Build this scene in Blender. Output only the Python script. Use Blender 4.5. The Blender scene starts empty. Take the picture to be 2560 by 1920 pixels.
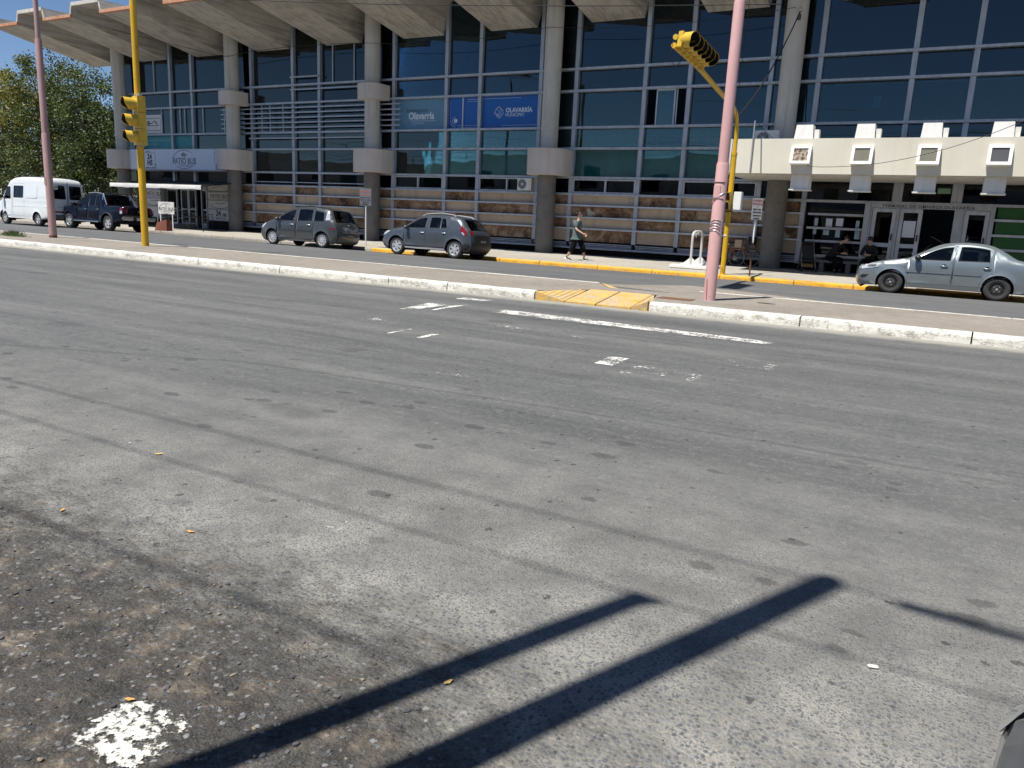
import bpy, bmesh, math, random
import numpy as np
from mathutils import Vector, Matrix
from mathutils.geometry import delaunay_2d_cdt
R = math.radians
scn = bpy.context.scene
COL = scn.collection
rng = random.Random(7)

# ------------------------------------------------------------ camera
FPX, PIT, ROL, YAW, CAMH = 1937.36, 0.2138707, 0.0445964, 0.5094205, 1.6
fw = Vector((-math.sin(YAW)*math.cos(PIT), math.cos(YAW)*math.cos(PIT), -math.sin(PIT)))
rt0 = Vector((math.cos(YAW), math.sin(YAW), 0)); up0 = rt0.cross(fw)
rt = rt0*math.cos(ROL) + up0*math.sin(ROL)
up = -rt0*math.sin(ROL) + up0*math.cos(ROL)
cd = bpy.data.cameras.new('camera'); cd.sensor_width = 36; cd.lens = 36*FPX/2560
cd.clip_start = 0.05; cd.clip_end = 3000
cam = bpy.data.objects.new('camera', cd); COL.objects.link(cam)
mw = Matrix((rt, up, -fw)).transposed().to_4x4(); mw.translation = (0, 0, CAMH)
cam.matrix_world = mw
scn.camera = cam

# ------------------------------------------------------------ sky, sun, exposure
SUN_EL = R(65.5); SX, SY = 0.38, 0.925          # the way shadows fall on the ground
TAN = math.tan(SUN_EL)
world = bpy.data.worlds.new('World'); scn.world = world; world.use_nodes = True
wn = world.node_tree; wn.nodes.clear()
sky = wn.nodes.new('ShaderNodeTexSky'); sky.sky_type = 'NISHITA'; sky.sun_disc = False
sky.sun_elevation = SUN_EL
sky.sun_rotation = math.atan2(-SX, -SY)
sky.altitude = 1500; sky.air_density = 0.8; sky.dust_density = 0.0; sky.ozone_density = 4.0
bg = wn.nodes.new('ShaderNodeBackground'); bg.inputs['Strength'].default_value = 0.072
wo = wn.nodes.new('ShaderNodeOutputWorld')
wn.links.new(sky.outputs[0], bg.inputs[0]); wn.links.new(bg.outputs[0], wo.inputs[0])
sd = bpy.data.lights.new('sun', 'SUN'); sd.energy = 5.0; sd.angle = R(0.53); sd.color = (1.0, 0.955, 0.88)
sun = bpy.data.objects.new('sun', sd); COL.objects.link(sun)
sundir = Vector((SX*math.cos(SUN_EL), SY*math.cos(SUN_EL), -math.sin(SUN_EL)))
sun.rotation_euler = sundir.to_track_quat('-Z', 'Y').to_euler()
sun.location = (-20, -30, 60)
vs = scn.view_settings; vs.view_transform = 'Standard'; vs.look = 'None'; vs.exposure = 0.6; vs.gamma = 1.0
vs.use_curve_mapping = False
scn.render.engine = 'CYCLES'
scn.cycles.use_denoising = True
scn.cycles.max_bounces = 8; scn.cycles.transparent_max_bounces = 16

# ------------------------------------------------------------ object helpers
def tag(o, label=None, cat=None, group=None, kind=None):
    if label: o['label'] = label
    if cat: o['category'] = cat
    if group: o['group'] = group
    if kind: o['kind'] = kind
    return o
def empty(name, loc=(0, 0, 0), rot=(0, 0, 0), label=None, cat=None, group=None):
    o = bpy.data.objects.new(name, None); COL.objects.link(o)
    o.location = loc; o.rotation_euler = rot; o.empty_display_size = 0.2
    return tag(o, label, cat, group)
def link(name, me, parent=None, loc=(0, 0, 0), rot=(0, 0, 0)):
    o = bpy.data.objects.new(name, me); COL.objects.link(o)
    o.parent = parent; o.location = loc; o.rotation_euler = rot
    return o
def copy_tree(o, parent=None):
    c = o.copy(); COL.objects.link(c); c.parent = parent
    for ch in list(o.children): copy_tree(ch, c)
    return c

class MB:
    """collects shapes; build() links them as one mesh object"""
    def __init__(s): s.v = []; s.f = []; s.m = []
    def add(s, v, f, mi=0):
        b = len(s.v); s.v += [tuple(p) for p in v]; s.f += [tuple(i+b for i in q) for q in f]; s.m += [mi]*len(f); return s
    def box(s, x0, x1, y0, y1, z0, z1, mi=0):
        return s.add([(x0,y0,z0),(x1,y0,z0),(x1,y1,z0),(x0,y1,z0),(x0,y0,z1),(x1,y0,z1),(x1,y1,z1),(x0,y1,z1)],
                     [(0,3,2,1),(4,5,6,7),(0,1,5,4),(1,2,6,5),(2,3,7,6),(3,0,4,7)], mi)
    def bbox(s, x0, x1, y0, y1, z0, z1, b=.02, mi=0):
        """box with chamfered edges"""
        bm = bmesh.new(); bmesh.ops.create_cube(bm, size=1)
        for v in bm.verts: v.co = ((x0+x1)/2+v.co.x*(x1-x0), (y0+y1)/2+v.co.y*(y1-y0), (z0+z1)/2+v.co.z*(z1-z0))
        bmesh.ops.bevel(bm, geom=bm.edges[:], offset=b, segments=2, affect='EDGES')
        bm.verts.index_update()
        s.add([v.co[:] for v in bm.verts], [[v.index for v in f.verts] for f in bm.faces], mi); bm.free(); return s
    def obox(s, c, ax, ay, az, hx, hy, hz, mi=0):
        c, ax, ay, az = Vector(c), Vector(ax).normalized()*hx, Vector(ay).normalized()*hy, Vector(az).normalized()*hz
        P = [c-ax-ay-az, c+ax-ay-az, c+ax+ay-az, c-ax+ay-az, c-ax-ay+az, c+ax-ay+az, c+ax+ay+az, c-ax+ay+az]
        return s.add(P, [(0,3,2,1),(4,5,6,7),(0,1,5,4),(1,2,6,5),(2,3,7,6),(3,0,4,7)], mi)
    def tube(s, pts, r, n=8, cap=True, mi=0):
        pts = [Vector(p) for p in pts]; rs = r if isinstance(r, (list, tuple)) else [r]*len(pts)
        rings = []; prev = None
        for i, p in enumerate(pts):
            d = ((pts[min(i+1, len(pts)-1)]-p).normalized() + (p-pts[max(i-1, 0)]).normalized())
            if d.length < 1e-9: d = Vector((0, 0, 1))
            d.normalize()
            if prev is None:
                a = Vector((1, 0, 0)) if abs(d.x) < .8 else Vector((0, 1, 0))
                u = d.cross(a).normalized()
            else:
                u = (prev - d*prev.dot(d)).normalized()
            prev = u; w = d.cross(u)
            rings.append([p + (u*math.cos(2*math.pi*k/n) + w*math.sin(2*math.pi*k/n))*rs[i] for k in range(n)])
        V = [q for g in rings for q in g]; F = []
        for i in range(len(pts)-1):
            for k in range(n):
                a, b = i*n+k, i*n+(k+1) % n
                F.append((a, b, b+n, a+n))
        if cap:
            F.append(tuple(range(n-1, -1, -1))); F.append(tuple((len(pts)-1)*n+k for k in range(n)))
        return s.add(V, F, mi)
    def lathe(s, prof, n=24, axis='z', c=(0, 0, 0), mi=0, a0=0, a1=2*math.pi):
        V = []; F = []; full = abs(a1-a0-2*math.pi) < 1e-6; m = n if full else n+1
        for r, h in prof:
            for k in range(m):
                a = a0+(a1-a0)*k/n; x, y = r*math.cos(a), r*math.sin(a)
                p = (x, y, h) if axis == 'z' else ((x, h, y) if axis == 'y' else (h, x, y))
                V.append((p[0]+c[0], p[1]+c[1], p[2]+c[2]))
        for i in range(len(prof)-1):
            for k in range(n):
                a, b = i*m+k, i*m+(k+1) % m
                F.append((a, b, b+m, a+m))
        return s.add(V, F, mi)
    def prism(s, poly, h0, h1, axis='z', mi=0):
        n = len(poly)
        def P(a, b, h): return {'z': (a, b, h), 'y': (a, h, b), 'x': (h, a, b)}[axis]
        V = [P(a, b, h0) for a, b in poly] + [P(a, b, h1) for a, b in poly]
        F = [tuple(range(n-1, -1, -1)), tuple(range(n, 2*n))] + [(i, (i+1) % n, (i+1) % n+n, i+n) for i in range(n)]
        return s.add(V, F, mi)
    def mesh(s, name, mats, smooth=None):
        me = bpy.data.meshes.new(name); me.from_pydata(s.v, [], s.f)
        for m in (mats if isinstance(mats, (list, tuple)) else [mats]): me.materials.append(m)
        if any(s.m): me.polygons.foreach_set('material_index', s.m)
        bm = bmesh.new(); bm.from_mesh(me); bmesh.ops.recalc_face_normals(bm, faces=bm.faces[:]); bm.to_mesh(me); bm.free()
        if smooth is not None:
            me.polygons.foreach_set('use_smooth', [True]*len(me.polygons))
            if smooth < 179: me.set_sharp_from_angle(angle=R(smooth))
        me.update(); return me
    def build(s, name, mats, parent=None, loc=(0, 0, 0), rot=(0, 0, 0), smooth=None):
        return link(name, s.mesh(name, mats, smooth), parent, loc, rot)

_boxc = {}
def pbox(name, parent, mat, x0, x1, y0, y1, z0, z1, bev=0.0):
    """a box part whose mesh is shared by every box of the same size and material"""
    k = (round(x1-x0, 3), round(y1-y0, 3), round(z1-z0, 3), mat.name, bev, name)
    if k not in _boxc:
        a, b, c = (x1-x0)/2, (y1-y0)/2, (z1-z0)/2
        m = MB(); (m.bbox(-a, a, -b, b, -c, c, bev) if bev else m.box(-a, a, -b, b, -c, c))
        _boxc[k] = m.mesh(name, mat)
    return link(name, _boxc[k], parent, ((x0+x1)/2, (y0+y1)/2, (z0+z1)/2))

def text_mesh(txt, size, bold=0.0, align='CENTER', extrude=0.0015, spacing=1.0, xs=1.0):
    cu = bpy.data.curves.new('t', 'FONT'); cu.body = txt; cu.size = size; cu.align_x = align; cu.align_y = 'CENTER'
    cu.offset = bold; cu.extrude = extrude; cu.space_character = spacing; cu.resolution_u = 3
    o = bpy.data.objects.new('t', cu); COL.objects.link(o)
    dg = bpy.context.evaluated_depsgraph_get()
    me = bpy.data.meshes.new_from_object(o.evaluated_get(dg)); bpy.data.objects.remove(o); bpy.data.curves.remove(cu)
    if xs != 1.0:
        for v in me.vertices: v.co.x *= xs
    return me
def text(name, txt, size, mat, parent, loc, rot=(R(90), 0, 0), **kw):
    me = text_mesh(txt, size, **kw); me.materials.clear(); me.materials.append(mat)
    return link(name, me, parent, loc, rot)

# ------------------------------------------------------------ material helpers
class NB:
    def __init__(s, name):
        s.mat = bpy.data.materials.new(name); s.mat.use_nodes = True
        s.t = s.mat.node_tree; s.t.nodes.clear()
        s.out = s.t.nodes.new('ShaderNodeOutputMaterial')
        s._pos = None; s._obj = None
    def node(s, typ, props=None, **inp):
        n = s.t.nodes.new('ShaderNode'+typ)
        for k, v in (props or {}).items(): setattr(n, k, v)
        for k, v in inp.items(): s.set(n, k.replace('_', ' '), v)
        return n
    def set(s, n, k, v):
        sock = n.inputs[k] if not isinstance(k, int) else n.inputs[k]
        if isinstance(v, bpy.types.NodeSocket): s.t.links.new(v, sock)
        else:
            if hasattr(sock.default_value, '__len__') and not hasattr(v, '__len__'): v = (v, v, v, 1)[:len(sock.default_value)]
            if hasattr(v, '__len__') and len(sock.default_value) == 4 and len(v) == 3: v = tuple(v)+(1,)
            sock.default_value = v
    def pos(s):
        if s._pos is None: s._pos = s.t.nodes.new('ShaderNodeNewGeometry').outputs['Position']
        return s._pos
    def obj(s):
        if s._obj is None: s._obj = s.t.nodes.new('ShaderNodeTexCoord').outputs['Object']
        return s._obj
    def mapv(s, v, scale=(1, 1, 1), loc=(0, 0, 0), rot=(0, 0, 0)):
        n = s.node('Mapping'); s.set(n, 'Vector', v); s.set(n, 'Scale', scale); s.set(n, 'Location', loc); s.set(n, 'Rotation', rot)
        return n.outputs[0]
    def noise(s, v, scale, detail=4, rough=.55, dist=0.0, col=False):
        n = s.node('TexNoise', Scale=scale, Detail=detail, Roughness=rough, Distortion=dist); s.set(n, 'Vector', v)
        return n.outputs['Color' if col else 'Fac']
    def voro(s, v, scale, feature='F1', rand=1.0, out='Distance'):
        n = s.node('TexVoronoi', {'feature': feature}, Scale=scale, Randomness=rand); s.set(n, 'Vector', v)
        return n.outputs[out]
    def ramp(s, fac, stops, interp='LINEAR'):
        n = s.node('ValToRGB'); s.set(n, 'Fac', fac); cr = n.color_ramp; cr.interpolation = interp
        while len(cr.elements) < len(stops): cr.elements.new(.5)
        for e, (p, c) in zip(cr.elements, stops):
            e.position = p; e.color = (c, c, c, 1) if not hasattr(c, '__len__') else tuple(c)+(1,)
        return n.outputs[0]
    def math(s, op, a, b=0.0, clamp=False):
        n = s.node('Math', {'operation': op, 'use_clamp': clamp}); s.set(n, 0, a); s.set(n, 1, b); return n.outputs[0]
    def mix(s, f, a, b, mode='MIX'):
        n = s.node('Mix', {'data_type': 'RGBA', 'blend_type': mode}); s.set(n, 0, f); s.set(n, 6, a); s.set(n, 7, b); return n.outputs[2]
    def sep(s, v):
        n = s.node('SeparateXYZ'); s.set(n, 0, v); return n.outputs
    def step(s, x, a, b):
        n = s.node('MapRange', {'interpolation_type': 'SMOOTHSTEP', 'clamp': True}); s.set(n, 0, x); s.set(n, 1, a); s.set(n, 2, b); s.set(n, 3, 0.0); s.set(n, 4, 1.0)
        return n.outputs[0]
    def bump(s, h, strength=.3, dist=.01, normal=None):
        n = s.node('Bump', Strength=strength, Distance=dist, Height=h)
        if normal is not None: s.set(n, 'Normal', normal)
        return n.outputs[0]
    def bsdf(s, color, rough=.6, metal=0.0, normal=None, **kw):
        n = s.node('BsdfPrincipled'); s.set(n, 'Base Color', color); s.set(n, 'Roughness', rough); s.set(n, 'Metallic', metal)
        if normal is not None: s.set(n, 'Normal', normal)
        for k, v in kw.items(): s.set(n, k.replace('_', ' '), v)
        s.t.links.new(n.outputs[0], s.out.inputs[0]); return s.mat
    def surf(s, sock): s.t.links.new(sock, s.out.inputs[0]); return s.mat

def simple(name, c, rough=.6, metal=0.0, var=.12, scale=3.0, bump=.0, **kw):
    b = NB(name); p = b.pos()
    f = b.noise(p, scale, 5, .6)
    g = b.noise(p, scale*9, 3, .6)
    f = b.math('ADD', b.math('MULTIPLY', f, .65), b.math('MULTIPLY', g, .35))
    lo = tuple(x*(1-var*1.6) for x in c); hi = tuple(min(1, x*(1+var*1.6)) for x in c)
    col = b.ramp(f, [(.25, lo), (.75, hi)])
    nr = b.bump(g, bump, .01) if bump else None
    return b.bsdf(col, rough, metal, nr, **kw)

def glass_mat(name, tint=(.5, .75, .78), ior=1.6, refl=(1, 1, 1), rough=.0, wav=0.0):
    b = NB(name)
    tr = b.node('BsdfTransparent', Color=tint); gl = b.node('BsdfGlossy', Color=refl, Roughness=rough)
    fr = b.node('Fresnel', IOR=ior)
    if wav:
        nn = b.bump(b.noise(b.mapv(b.pos(), (1, 1, .6)), .55, 2, .4), wav, 1.0); b.set(gl, 'Normal', nn)
    mx = b.node('MixShader'); b.set(mx, 0, fr.outputs[0]); b.set(mx, 1, tr.outputs[0]); b.set(mx, 2, gl.outputs[0])
    return b.surf(mx.outputs[0])
# ------------------------------------------------------------ materials
def asphalt_near():
    b = NB('asphalt_road'); p = b.pos(); x, y, z = b.sep(p)
    flat = b.mapv(p, (1, 1, 0))
    big = b.noise(flat, .45, 4, .55); med = b.noise(flat, 2.6, 5, .6); fine = b.noise(flat, 38, 4, .7); grit = b.noise(flat, 130, 2, .6)
    streak = b.noise(b.mapv(p, (.13, 1.6, 0)), 1.0, 5, .6)
    streak2 = b.noise(b.mapv(p, (.5, 6.5, 0), (3, 1, 0)), 1.0, 4, .6)
    # how far the bitumen has worn off the stones: towards the parking lane by the near kerb
    yy = b.math('ADD', y, b.math('ADD', b.math('MULTIPLY', b.math('SUBTRACT', big, .5), 2.4), b.math('MULTIPLY', b.math('SUBTRACT', med, .5), 1.5)))
    yy = b.math('ADD', yy, b.math('MULTIPLY', x, -.10))
    worn = b.math('SUBTRACT', 1.0, b.step(yy, 1.6, 6.2))
    # base of the travelled lanes
    base = b.ramp(streak, [(.34, (.066, .069, .071)), (.5, (.093, .096, .097)), (.66, (.128, .130, .128))])
    base = b.mix(b.math('MULTIPLY', b.ramp(streak2, [(.35, 0.0), (.7, 1.0)]), .3), base, (.158, .157, .152))
    base = b.mix(b.math('MULTIPLY', b.ramp(med, [(.3, 1.0), (.55, 0.0)]), .30), base, (.060, .061, .064))
    blot = b.noise(b.mapv(p, (1, 1.6, 0), (2, 7, 0)), 6.5, 6, .7)
    base = b.mix(b.ramp(blot, [(.30, .55), (.46, 0.0)]), base, (.062, .064, .068))
    base = b.mix(b.ramp(blot, [(.56, 0.0), (.72, .45)]), base, (.20, .20, .195))
    mid = b.noise(flat, 17, 5, .75)
    gf = b.math('ADD', b.math('MULTIPLY', b.math('ADD', b.math('MULTIPLY', fine, .5), b.math('MULTIPLY', mid, .5)), .65), b.math('MULTIPLY', grit, .35))
    base = b.mix(b.ramp(gf, [(.34, .85), (.48, 0.0)]), base, (.034, .035, .038))
    base = b.mix(b.ramp(gf, [(.53, 0.0), (.66, .85)]), base, (.26, .26, .25))
    # worn surface: pale mortar with dark rounded stones of about a centimetre
    wob = b.mix(.012, p, b.noise(flat, 75, 2, .5, col=True), 'ADD')
    wob = b.mapv(wob, (1, 1, 0))
    nearf = b.step(b.math('ADD', y, b.math('MULTIPLY', b.math('SUBTRACT', med, .5), 1.5)), 2.0, 3.2)
    d1 = b.mix(nearf, b.voro(wob, 56), b.voro(wob, 92)); c1 = b.mix(nearf, b.sep(b.voro(wob, 56, out='Color'))[0], b.sep(b.voro(wob, 92, out='Color'))[0])
    d2 = b.voro(wob, 165); c2 = b.sep(b.voro(wob, 165, out='Color'))[1]
    mort = b.ramp(med, [(.36, (.145, .142, .13)), (.5, (.215, .21, .192)), (.64, (.31, .302, .275))])
    mort = b.mix(b.math('MULTIPLY', b.ramp(grit, [(.35, 1.0), (.55, 0.0)]), .4), mort, (.13, .125, .115))
    st1 = b.math('MULTIPLY', b.ramp(d1, [(.38, 1.0), (.52, 0.0)]), b.ramp(c1, [(.22, 0.0), (.30, 1.0)]))
    st2 = b.math('MULTIPLY', b.ramp(d2, [(.36, 1.0), (.52, 0.0)]), b.ramp(c2, [(.40, 0.0), (.5, 1.0)]))
    stcol = b.ramp(c1, [(.3, (.050, .056, .066)), (.6, (.10, .108, .12)), (.85, (.17, .175, .18)), (1.0, (.26, .24, .21))])
    near = b.mix(b.math('MULTIPLY', st2, .68), mort, (.095, .099, .104))
    near = b.mix(b.math('MULTIPLY', st1, .88), near, stcol)
    col = b.mix(b.math('MULTIPLY', worn, .92), base, near)
    # oil spots
    wob2 = b.mix(.11, wob, b.noise(flat, 11, 4, .6, col=True), 'ADD')
    sv = b.mapv(wob2, (2.7, 4.2, 0)); sdist = b.voro(sv, 1.0); sc = b.sep(b.voro(sv, 1.0, out='Color'))
    srad = b.math('MULTIPLY', b.math('SUBTRACT', sc[0], .30), .36)
    spot = b.math('SUBTRACT', 1.0, b.step(b.math('SUBTRACT', b.math('ADD', sdist, b.math('MULTIPLY', med, .10)), srad), .03, .09))
    band = b.math('MULTIPLY', b.step(y, 2.2, 3.3), b.math('SUBTRACT', 1.0, b.step(y, 4.4, 7.5)))
    col = b.mix(b.math('MULTIPLY', b.math('MULTIPLY', spot, band), .48), col, (.035, .035, .036))
    sv2 = b.mapv(wob, (.75, 1.3, 0), (5.3, 2.2, 0)); sd2 = b.voro(sv2, 1.0); sc2 = b.sep(b.voro(sv2, 1.0, out='Color'))
    spot2 = b.math('SUBTRACT', 1.0, b.step(b.math('SUBTRACT', b.math('ADD', sd2, b.math('MULTIPLY', med, .2)), b.math('MULTIPLY', b.math('SUBTRACT', sc2[0], .5), .5)), .02, .22))
    col = b.mix(b.math('MULTIPLY', spot2, .35), col, (.04, .041, .043))
    wob3 = b.mix(.05, wob, b.noise(flat, 24, 4, .6, col=True), 'ADD')
    fk = b.voro(wob3, 8.5); fkc = b.sep(b.voro(wob3, 8.5, out='Color'))
    dk = b.math('MULTIPLY', b.math('LESS_THAN', fk, b.math('MULTIPLY', fkc[0], .20)), b.math('GREATER_THAN', fkc[1], .62))
    col = b.mix(b.math('MULTIPLY', dk, .7), col, (.030, .030, .032))
    wk = b.math('MULTIPLY', b.math('LESS_THAN', fk, b.math('MULTIPLY', fkc[2], .085)), b.math('LESS_THAN', fkc[1], .12))
    col = b.mix(b.math('MULTIPLY', wk, .6), col, (.42, .41, .385))
    # broken, dirty edge strip at the bottom left
    ed = b.math('ADD', y, b.math('MULTIPLY', b.math('SUBTRACT', blot, .5), 1.6))
    ex = b.math('ADD', x, b.math('MULTIPLY', b.math('SUBTRACT', med, .5), 2.0))
    dirt = b.math('MULTIPLY', b.math('SUBTRACT', 1.0, b.step(ed, 1.55, 2.55)), b.math('SUBTRACT', 1.0, b.step(ex, -1.7, -.5)))
    dn = b.noise(flat, 7, 6, .65); dn2 = b.noise(b.mapv(p, (1, 1, 0), (9, 4, 0)), 3.1, 5, .62)
    dcol = b.ramp(dn, [(.38, (.013, .013, .013)), (.48, (.030, .028, .026)), (.55, (.058, .050, .042)), (.62, (.12, .10, .078)), (.72, (.28, .235, .18))])
    dcol = b.mix(b.ramp(dn2, [(.48, 0.0), (.58, .85)]), dcol, (.034, .033, .033))
    dcol = b.mix(b.math('MULTIPLY', b.ramp(grit, [(.48, 0.0), (.66, 1.0)]), .25), dcol, (.22, .19, .155))
    d3 = b.voro(wob, 34); c3 = b.sep(b.voro(wob, 34, out='Color'))[2]
    st3 = b.math('MULTIPLY', b.ramp(d3, [(.30, 1.0), (.42, 0.0)]), b.ramp(c3, [(.50, 0.0), (.56, 1.0)]))
    dcol = b.mix(b.math('MULTIPLY', st3, .85), dcol, b.ramp(c1, [(.2, (.05, .054, .06)), (.6, (.11, .115, .122)), (.9, (.24, .245, .25))]))
    col = b.mix(b.math('MULTIPLY', dirt, .95), col, dcol)
    # lime dust along the white kerb
    dust = b.math('MULTIPLY', b.step(b.math('ADD', y, b.math('MULTIPLY', med, .35)), 13.05, 13.6), b.math('SUBTRACT', 1.0, b.step(y, 14, 14.2)))
    col = b.mix(b.math('MULTIPLY', dust, .5), col, (.42, .40, .34))
    h = b.math('ADD', b.math('MULTIPLY', b.math('SUBTRACT', 1.0, d1), b.math('ADD', b.math('MULTIPLY', worn, .8), .1)), b.math('MULTIPLY', fine, .6))
    h = b.math('ADD', h, b.math('MULTIPLY', b.math('MULTIPLY', b.math('ADD', dn, b.math('MULTIPLY', mid, .6)), dirt), 4.0))
    nr = b.bump(h, .85, .009)
    rough = b.ramp(spot, [(0, .80), (1, .62)])
    return b.bsdf(col, rough, 0, nr, Specular_IOR_Level=.35)

def asphalt_far():
    b = NB('asphalt_service_lane'); p = b.pos(); flat = b.mapv(p, (1, 1, 0))
    st = b.noise(b.mapv(p, (.16, 1.5, 0)), 1.0, 5, .6); med = b.noise(flat, 1.7, 5, .6); fine = b.noise(flat, 25, 4, .7)
    c = b.ramp(st, [(.2, (.088, .091, .094)), (.5, (.112, .115, .117)), (.8, (.145, .146, .146))])
    c = b.mix(b.ramp(med, [(.28, .5), (.5, 0.0)]), c, (.065, .067, .07))
    c = b.mix(b.ramp(fine, [(.35, .5), (.55, 0.0)]), c, (.055, .056, .06))
    c = b.mix(b.ramp(fine, [(.6, 0.0), (.75, .4)]), c, (.24, .235, .225))
    return b.bsdf(c, .8, 0, b.bump(fine, .4, .01), Specular_IOR_Level=.3)

def concrete_walk(name, lo, hi, speck=.35):
    b = NB(name); p = b.pos(); flat = b.mapv(p, (1, 1, 0))
    big = b.noise(flat, .5, 5, .6); med = b.noise(flat, 3.3, 5, .65); fine = b.noise(flat, 45, 3, .7)
    f = b.math('ADD', b.math('MULTIPLY', big, .5), b.math('MULTIPLY', med, .5))
    c = b.ramp(f, [(.3, lo), (.7, hi)])
    c = b.mix(b.ramp(fine, [(.38, min(1, speck*1.5)), (.5, 0.0)]), c, tuple(v*.4 for v in lo))
    c = b.mix(b.ramp(fine, [(.58, 0.0), (.75, speck)]), c, tuple(min(1, v*1.35) for v in hi))
    return b.bsdf(c, .85, 0, b.bump(fine, .5, .008), Specular_IOR_Level=.25)

def chipped_paint(name, paint, under, cover=.5, scale=9.0, streak=(1, 1, 1)):
    b = NB(name); p = b.pos()
    v = b.mapv(p, streak)
    n = b.math('ADD', b.math('MULTIPLY', b.noise(v, scale, 6, .72), .6), b.math('MULTIPLY', b.noise(v, scale*.22, 4, .6), .4))
    m = b.ramp(n, [(cover-.05, 0.0), (cover+.04, 1.0)])
    tone = b.noise(p, 2.2, 5, .65)
    pc = b.ramp(tone, [(.25, tuple(x*.70 for x in paint)), (.5, paint), (.8, tuple(min(.9, x*1.12) for x in paint))])
    uc = b.ramp(b.noise(p, 30, 4, .65), [(.3, tuple(x*.55 for x in under)), (.7, tuple(x*1.25 for x in under))])
    c = b.mix(m, pc, uc)
    return b.bsdf(c, .75, 0, b.bump(b.math('SUBTRACT', 1.0, m), .6, .006), Specular_IOR_Level=.3)

def road_paint(name, col=(.74, .73, .70), cover=.52, scale=22, edge=.05):
    """worn marking: the bare road shows where the paint is gone"""
    b = NB(name); p = b.pos(); flat = b.mapv(p, (1, 1, 0))
    n = b.math('ADD', b.math('MULTIPLY', b.noise(flat, scale, 6, .7), .6), b.math('MULTIPLY', b.noise(flat, scale*.16, 4, .6), .4))
    gx, gy, gz = b.sep(b.t.nodes.new('ShaderNodeTexCoord').outputs['Generated'])
    e = b.math('MINIMUM', b.math('MINIMUM', gx, b.math('SUBTRACT', 1.0, gx)), b.math('MINIMUM', gy, b.math('SUBTRACT', 1.0, gy)))
    n = b.math('ADD', n, b.math('MULTIPLY', b.math('SUBTRACT', 1.0, b.step(e, -.02, edge)), .16))
    m = b.ramp(n, [(cover-.03, 0.0), (cover+.03, 1.0)])
    c = b.ramp(b.noise(flat, 9, 4, .6), [(.3, tuple(x*.75 for x in col)), (.7, col)])
    pr = b.node('BsdfPrincipled'); b.set(pr, 'Base Color', c); b.set(pr, 'Roughness', .8); b.set(pr, 'Normal', b.bump(n, .4, .004))
    tr = b.node('BsdfTransparent'); mx = b.node('MixShader'); b.set(mx, 0, m); b.set(mx, 1, pr.outputs[0]); b.set(mx, 2, tr.outputs[0])
    return b.surf(mx.outputs[0])

def raw_concrete():
    b = NB('board_marked_concrete'); p = b.pos()
    big = b.noise(p, .35, 5, .6); med = b.noise(p, 1.6, 6, .68); fine = b.noise(p, 22, 3, .6)
    board = b.noise(b.mapv(p, (7.0, .25, 7.0)), 1.0, 3, .5)
    f = b.math('ADD', b.math('MULTIPLY', big, .45), b.math('MULTIPLY', med, .55))
    c = b.ramp(f, [(.30, (.33, .30, .262)), (.5, (.50, .462, .408)), (.72, (.60, .565, .505))])
    c = b.mix(b.ramp(board, [(.35, .45), (.55, 0.0)]), c, (.16, .14, .12))
    c = b.mix(b.ramp(b.noise(p, .9, 7, .75), [(.62, 0.0), (.70, .75)]), c, (.50, .47, .42))
    c = b.mix(b.ramp(b.noise(b.mapv(p, (1, 1, 1), (4, 7, 2)), .8, 7, .75), [(.63, 0.0), (.70, .7)]), c, (.075, .065, .055))
    return b.bsdf(c, .88, 0, b.bump(b.math('ADD', fine, board), .4, .01), Specular_IOR_Level=.2)

def painted_concrete(name, lo, hi, stain=(.25, .22, .19), amt=.5):
    b = NB(name); p = b.pos()
    big = b.noise(p, .6, 5, .6); dr = b.noise(b.mapv(p, (4.5, 4.5, .35)), 1.0, 5, .6); fine = b.noise(p, 26, 3, .6)
    c = b.ramp(big, [(.3, lo), (.7, hi)])
    c = b.mix(b.ramp(dr, [(.52, 0.0), (.75, amt)]), c, stain)
    c = b.mix(b.ramp(fine, [(.3, .25), (.45, 0.0)]), c, stain)
    return b.bsdf(c, .8, 0, b.bump(fine, .2, .006), Specular_IOR_Level=.25)

def rock_panel():
    b = NB('veined_brown_stone'); p = b.pos()
    w = b.mix(.55, p, b.noise(p, 1.5, 4, .6, col=True), 'ADD')
    n = b.noise(w, 1.5, 8, .66, 1.2); v = b.noise(w, 3.2, 7, .7, 2.5)
    c = b.ramp(n, [(.34, (.045, .022, .012)), (.44, (.13, .066, .035)), (.53, (.235, .135, .072)), (.61, (.32, .225, .14)), (.72, (.42, .35, .26))])
    c = b.mix(b.ramp(v, [(.54, 0.0), (.62, .6)]), c, (.36, .27, .17))
    c = b.mix(b.ramp(b.noise(w, 1.1, 5, .6), [(.63, 0.0), (.67, .8)]), c, (.47, .43, .37))
    return b.bsdf(c, .62, 0, b.bump(n, .5, .03), Specular_IOR_Level=.35)

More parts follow.
